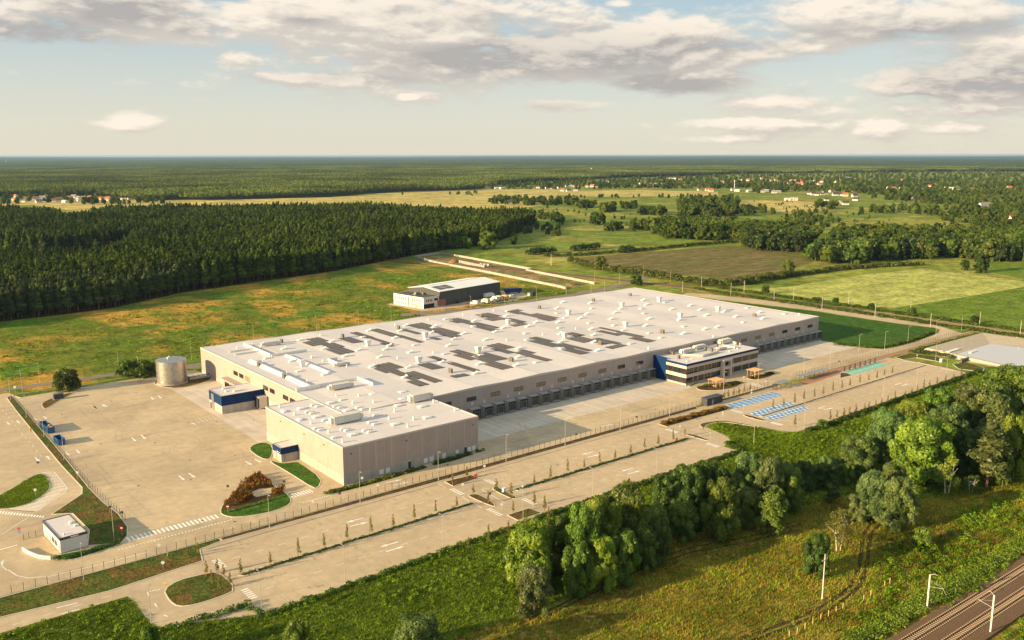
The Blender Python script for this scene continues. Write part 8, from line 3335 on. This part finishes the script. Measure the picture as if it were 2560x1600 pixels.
hedge('tall grass edge of the lawn right of the warehouse', poly('h', (830, 1215), (1000, 1230), (1130, 1235), (1300, 1195), (1440, 1140)), 3.0, 1.5, (.07, .13, .014), 1.2, 80, .5, seed=24)
hedge('bright green shrub belt left of the near railway', [(38, -146.2), (100, -148.4), (200, -151.5)], 4.6, 1.2, (.16, .235, .02), .8, 90, .45, seed=25)
hedge('shrub bed around the first pergola before the offices', poly('c', (1180, 152), (1240, 140), (1330, 138), (1410, 125)), 2.2, .9, (.09, .12, .02), .9, 120, .32, seed=26)
hedge('shrub bed around the second pergola before the offices', poly('c', (1445, 98), (1510, 90), (1585, 72)), 2.2, .9, (.08, .11, .02), .9, 120, .32, seed=27)
hedge('reddish shrub bed between the middle and right car parks', poly('c', (985, 350), (1080, 325), (1180, 297), (1330, 262)), 2.6, 1.3, (.20, .12, .022), .8, 120, .34, seed=28)
rus = sample_px(P2('a', (1205, 800), (1290, 690), (1330, 650), (1400, 620), (1480, 680), (1420, 690), (1340, 715), (1370, 745), (1290, 790)), 150, 41)
rus2 = sample_px(P2('a', (1460, 720), (1540, 690), (1545, 715), (1480, 740)), 26, 42)
rus = np.concatenate([rus, rus2])
rb_ = [leaf_object('russet_shrub', [((0, 0, .6), (.45, .45, .65), .5), ((.15, .1, 1.1), (.28, .28, .5), .7)], 150, .3, 210 + k_, 'russet') for k_ in range(3)]
scatter('russet_shrubs', np.column_stack([rus, np.full(len(rus), .12)]), rb_)

# ------------------------------------------------------------------ grass and weeds as ground cover
def tuft(seed, h, w, n_, mat):
    r = np.random.default_rng(seed)
    V, T = [], []
    for i in range(n_):
        a = r.uniform(0, 6.28)
        p = np.array((r.normal(scale=w * .4), r.normal(scale=w * .4), 0))
        d = np.array((math.cos(a), math.sin(a), 0))
        s_ = np.array((-d[1], d[0], 0)) * h * .14
        hh = h * r.uniform(.55, 1.1)
        lean = d * hh * r.uniform(.1, .7)
        V.append([p - s_, p + s_, p + lean * .5 + s_ * .7 + (0, 0, hh * .7), p + lean + (0, 0, hh)])
        T.append(r.random())
    V = np.array(V).reshape(-1, 3)
    me = bpy.data.meshes.new('tuft')
    me.from_pydata([tuple(q) for q in V], [], [[4 * i, 4 * i + 1, 4 * i + 2, 4 * i + 3] for i in range(n_)])
    at = me.attributes.new('tint', 'FLOAT', 'FACE')
    at.data.foreach_set('value', np.array(T, np.float32))
    me.materials.append(M[mat])
    return bpy.data.objects.new('tuft', me)


def cover(name, pl_world, sp, protos, seed, smin=.7, smax=1.4, avoid=True, dens=None):
    r = np.random.default_rng(seed)
    w = np.array(pl_world)
    lo, hi = w.min(0), w.max(0)
    gx, gy = np.meshgrid(np.arange(lo[0], hi[0], sp), np.arange(lo[1], hi[1], sp))
    q = np.column_stack([gx.ravel(), gy.ravel()]) + r.uniform(-.5, .5, (gx.size, 2)) * sp
    q = q[inside(q, [tuple(z) for z in w])]
    k_ = pix(q)
    q = q[(k_[:, 0] > -60) & (k_[:, 0] < 2640) & (k_[:, 1] < 1680)]
    for pl in RUTS:
        q = q[~inside(q, pl)]
    if avoid:
        for pl in PAVED:
            q = q[~inside(q, pl)]
    nzz = np.sin(q[:, 0] * .11 + 2 * np.sin(q[:, 1] * .07)) * np.sin(q[:, 1] * .13 + 1.5 * np.sin(q[:, 0] * .05))
    if dens is not None:
        q, nzz = q[r.random(len(q)) < dens + (1 - dens) * (nzz > 0)], None
    scatter(name, np.column_stack([q, np.full(len(q), .03)]), protos, scale=r.uniform(smin, smax, len(q)))


lush = [(-140, -29.8), (-72.2, -30), (-71.8, -48), (-68, -50.8), (-52.3, -52), (-51.8, -58.5), (24, -56.6), (120.5, -57.5), (124, -48), (160, -59.5), (300, -59.0)] + poly('d', (1728, 300), (1728, 640), (1500, 720), (1000, 765), (720, 725), (500, 810)) + poly('c', (1450, 900), (1050, 950), (700, 1180), (330, 1350)) + poly('b', (1440, 1390), (800, 1700)) + [(-85, -115), (-140, -115)]
tl = [tuft(300 + k_, .5, .95, 16, 'grass_blade') for k_ in range(4)] + [leaf_object('weed', [((0, 0, .3), (.55, .55, .36), .5)], 120, .32, 310, 'weed')]
cover('grass', lush, .95, tl, 51)
gap = poly('d', (-10, 375), (30, 352), (95, 340), (165, 348), (280, 365), (400, 390), (530, 402), (560, 380), (700, 400), (560, 600), (300, 520), (150, 500))
td = [tuft(320 + k_, .55, .8, 14, 'dry_blade') for k_ in range(4)]
rail = poly('b', (820, 1640), (1440, 1400)) + poly('c', (330, 1370), (700, 1200), (1050, 960), (1450, 900)) + poly('d', (500, 800), (720, 700), (1000, 760), (1500, 700), (1728, 640), (1900, 700)) + [(240, -150), (49, -147), (-10, -146)] + poly('b', (1500, 1700))
cover('dry_grass', rail, 1.05, td, 52)
cover('gap_grass', gap, 1.0, tl, 57)
tw = [leaf_object('weed_clump', [((0, 0, .45), (.8, .8, .6), .5), ((.5, .3, .4), (.5, .5, .45), .6)], 60, .42, 330 + k_, 'weed') for k_ in range(3)]
roughpl = poly('d', (950, 1000), (1200, 900), (1500, 790), (1728, 700), (1900, 800), (1728, 1080), (1200, 1420), (950, 1500), (780, 1512), (900, 1300))
cover('rough_weeds', roughpl, 1.9, tw, 53, .6, 1.5, True, .35)
cover('corner_weeds', [(10, -162.3), (250, -170.6), (250, -230), (-30, -215)], 1.8, tw, 54, .6, 1.4)
isl = poly('k', (-200, 470), (0, 360), (200, 250), (420, 115), (600, 30), (690, 60), (755, 190), (725, 280), (590, 390), (390, 485), (150, 545), (-200, 560))
cover('island_grass', isl, .8, tl[:4], 55, .7, 1.2, False)
mead = poly('e', (0, 1180), (400, 1130), (900, 1000), (1500, 900), (2016, 800)) + poly('f', (1400, 700), (2016, 830)) + [(300, 200), (18, 200)] + poly('e', (1000, 1330), (0, 1450))
tm = [leaf_object('meadow_clump', [((0, 0, .3), (1.4, 1.0, .45), .5)], 14, .7, 340 + k_, 'grass_blade') for k_ in range(2)]
cover('meadow_clumps', mead, 4.2, tm, 56, .5, 1.5, True, .12)

# ------------------------------------------------------------------ the air between
if HAZE:
    mb = MB()
    mb.box(CAM[0] - 56000, CAM[0] + 56000, CAM[1] - 56000, CAM[1] + 56000, -1.0, 103.0)
    hm = bpy.data.materials.new('haze_air')
    hm.use_nodes = True
    nt = hm.node_tree
    nt.nodes.remove(nt.nodes['Principled BSDF'])
    pv_ = N(nt, 'ShaderNodeVolumePrincipled')
    pv_.inputs['Color'].default_value = (.42, .66, 1.0, 1)
    pv_.inputs['Density'].default_value = HAZE
    pv_.inputs['Anisotropy'].default_value = .2
    nt.links.new(pv_.outputs[0], nt.nodes['Material Output'].inputs['Volume'])
    tag(mb.build('haze', hm), kind='stuff')

# prototypes that found no place in the view go
for o in [q for q in COL.objects if q.get('label') == 'x']:
    for c in list(o.children_recursive):
        bpy.data.objects.remove(c)
    bpy.data.objects.remove(o)
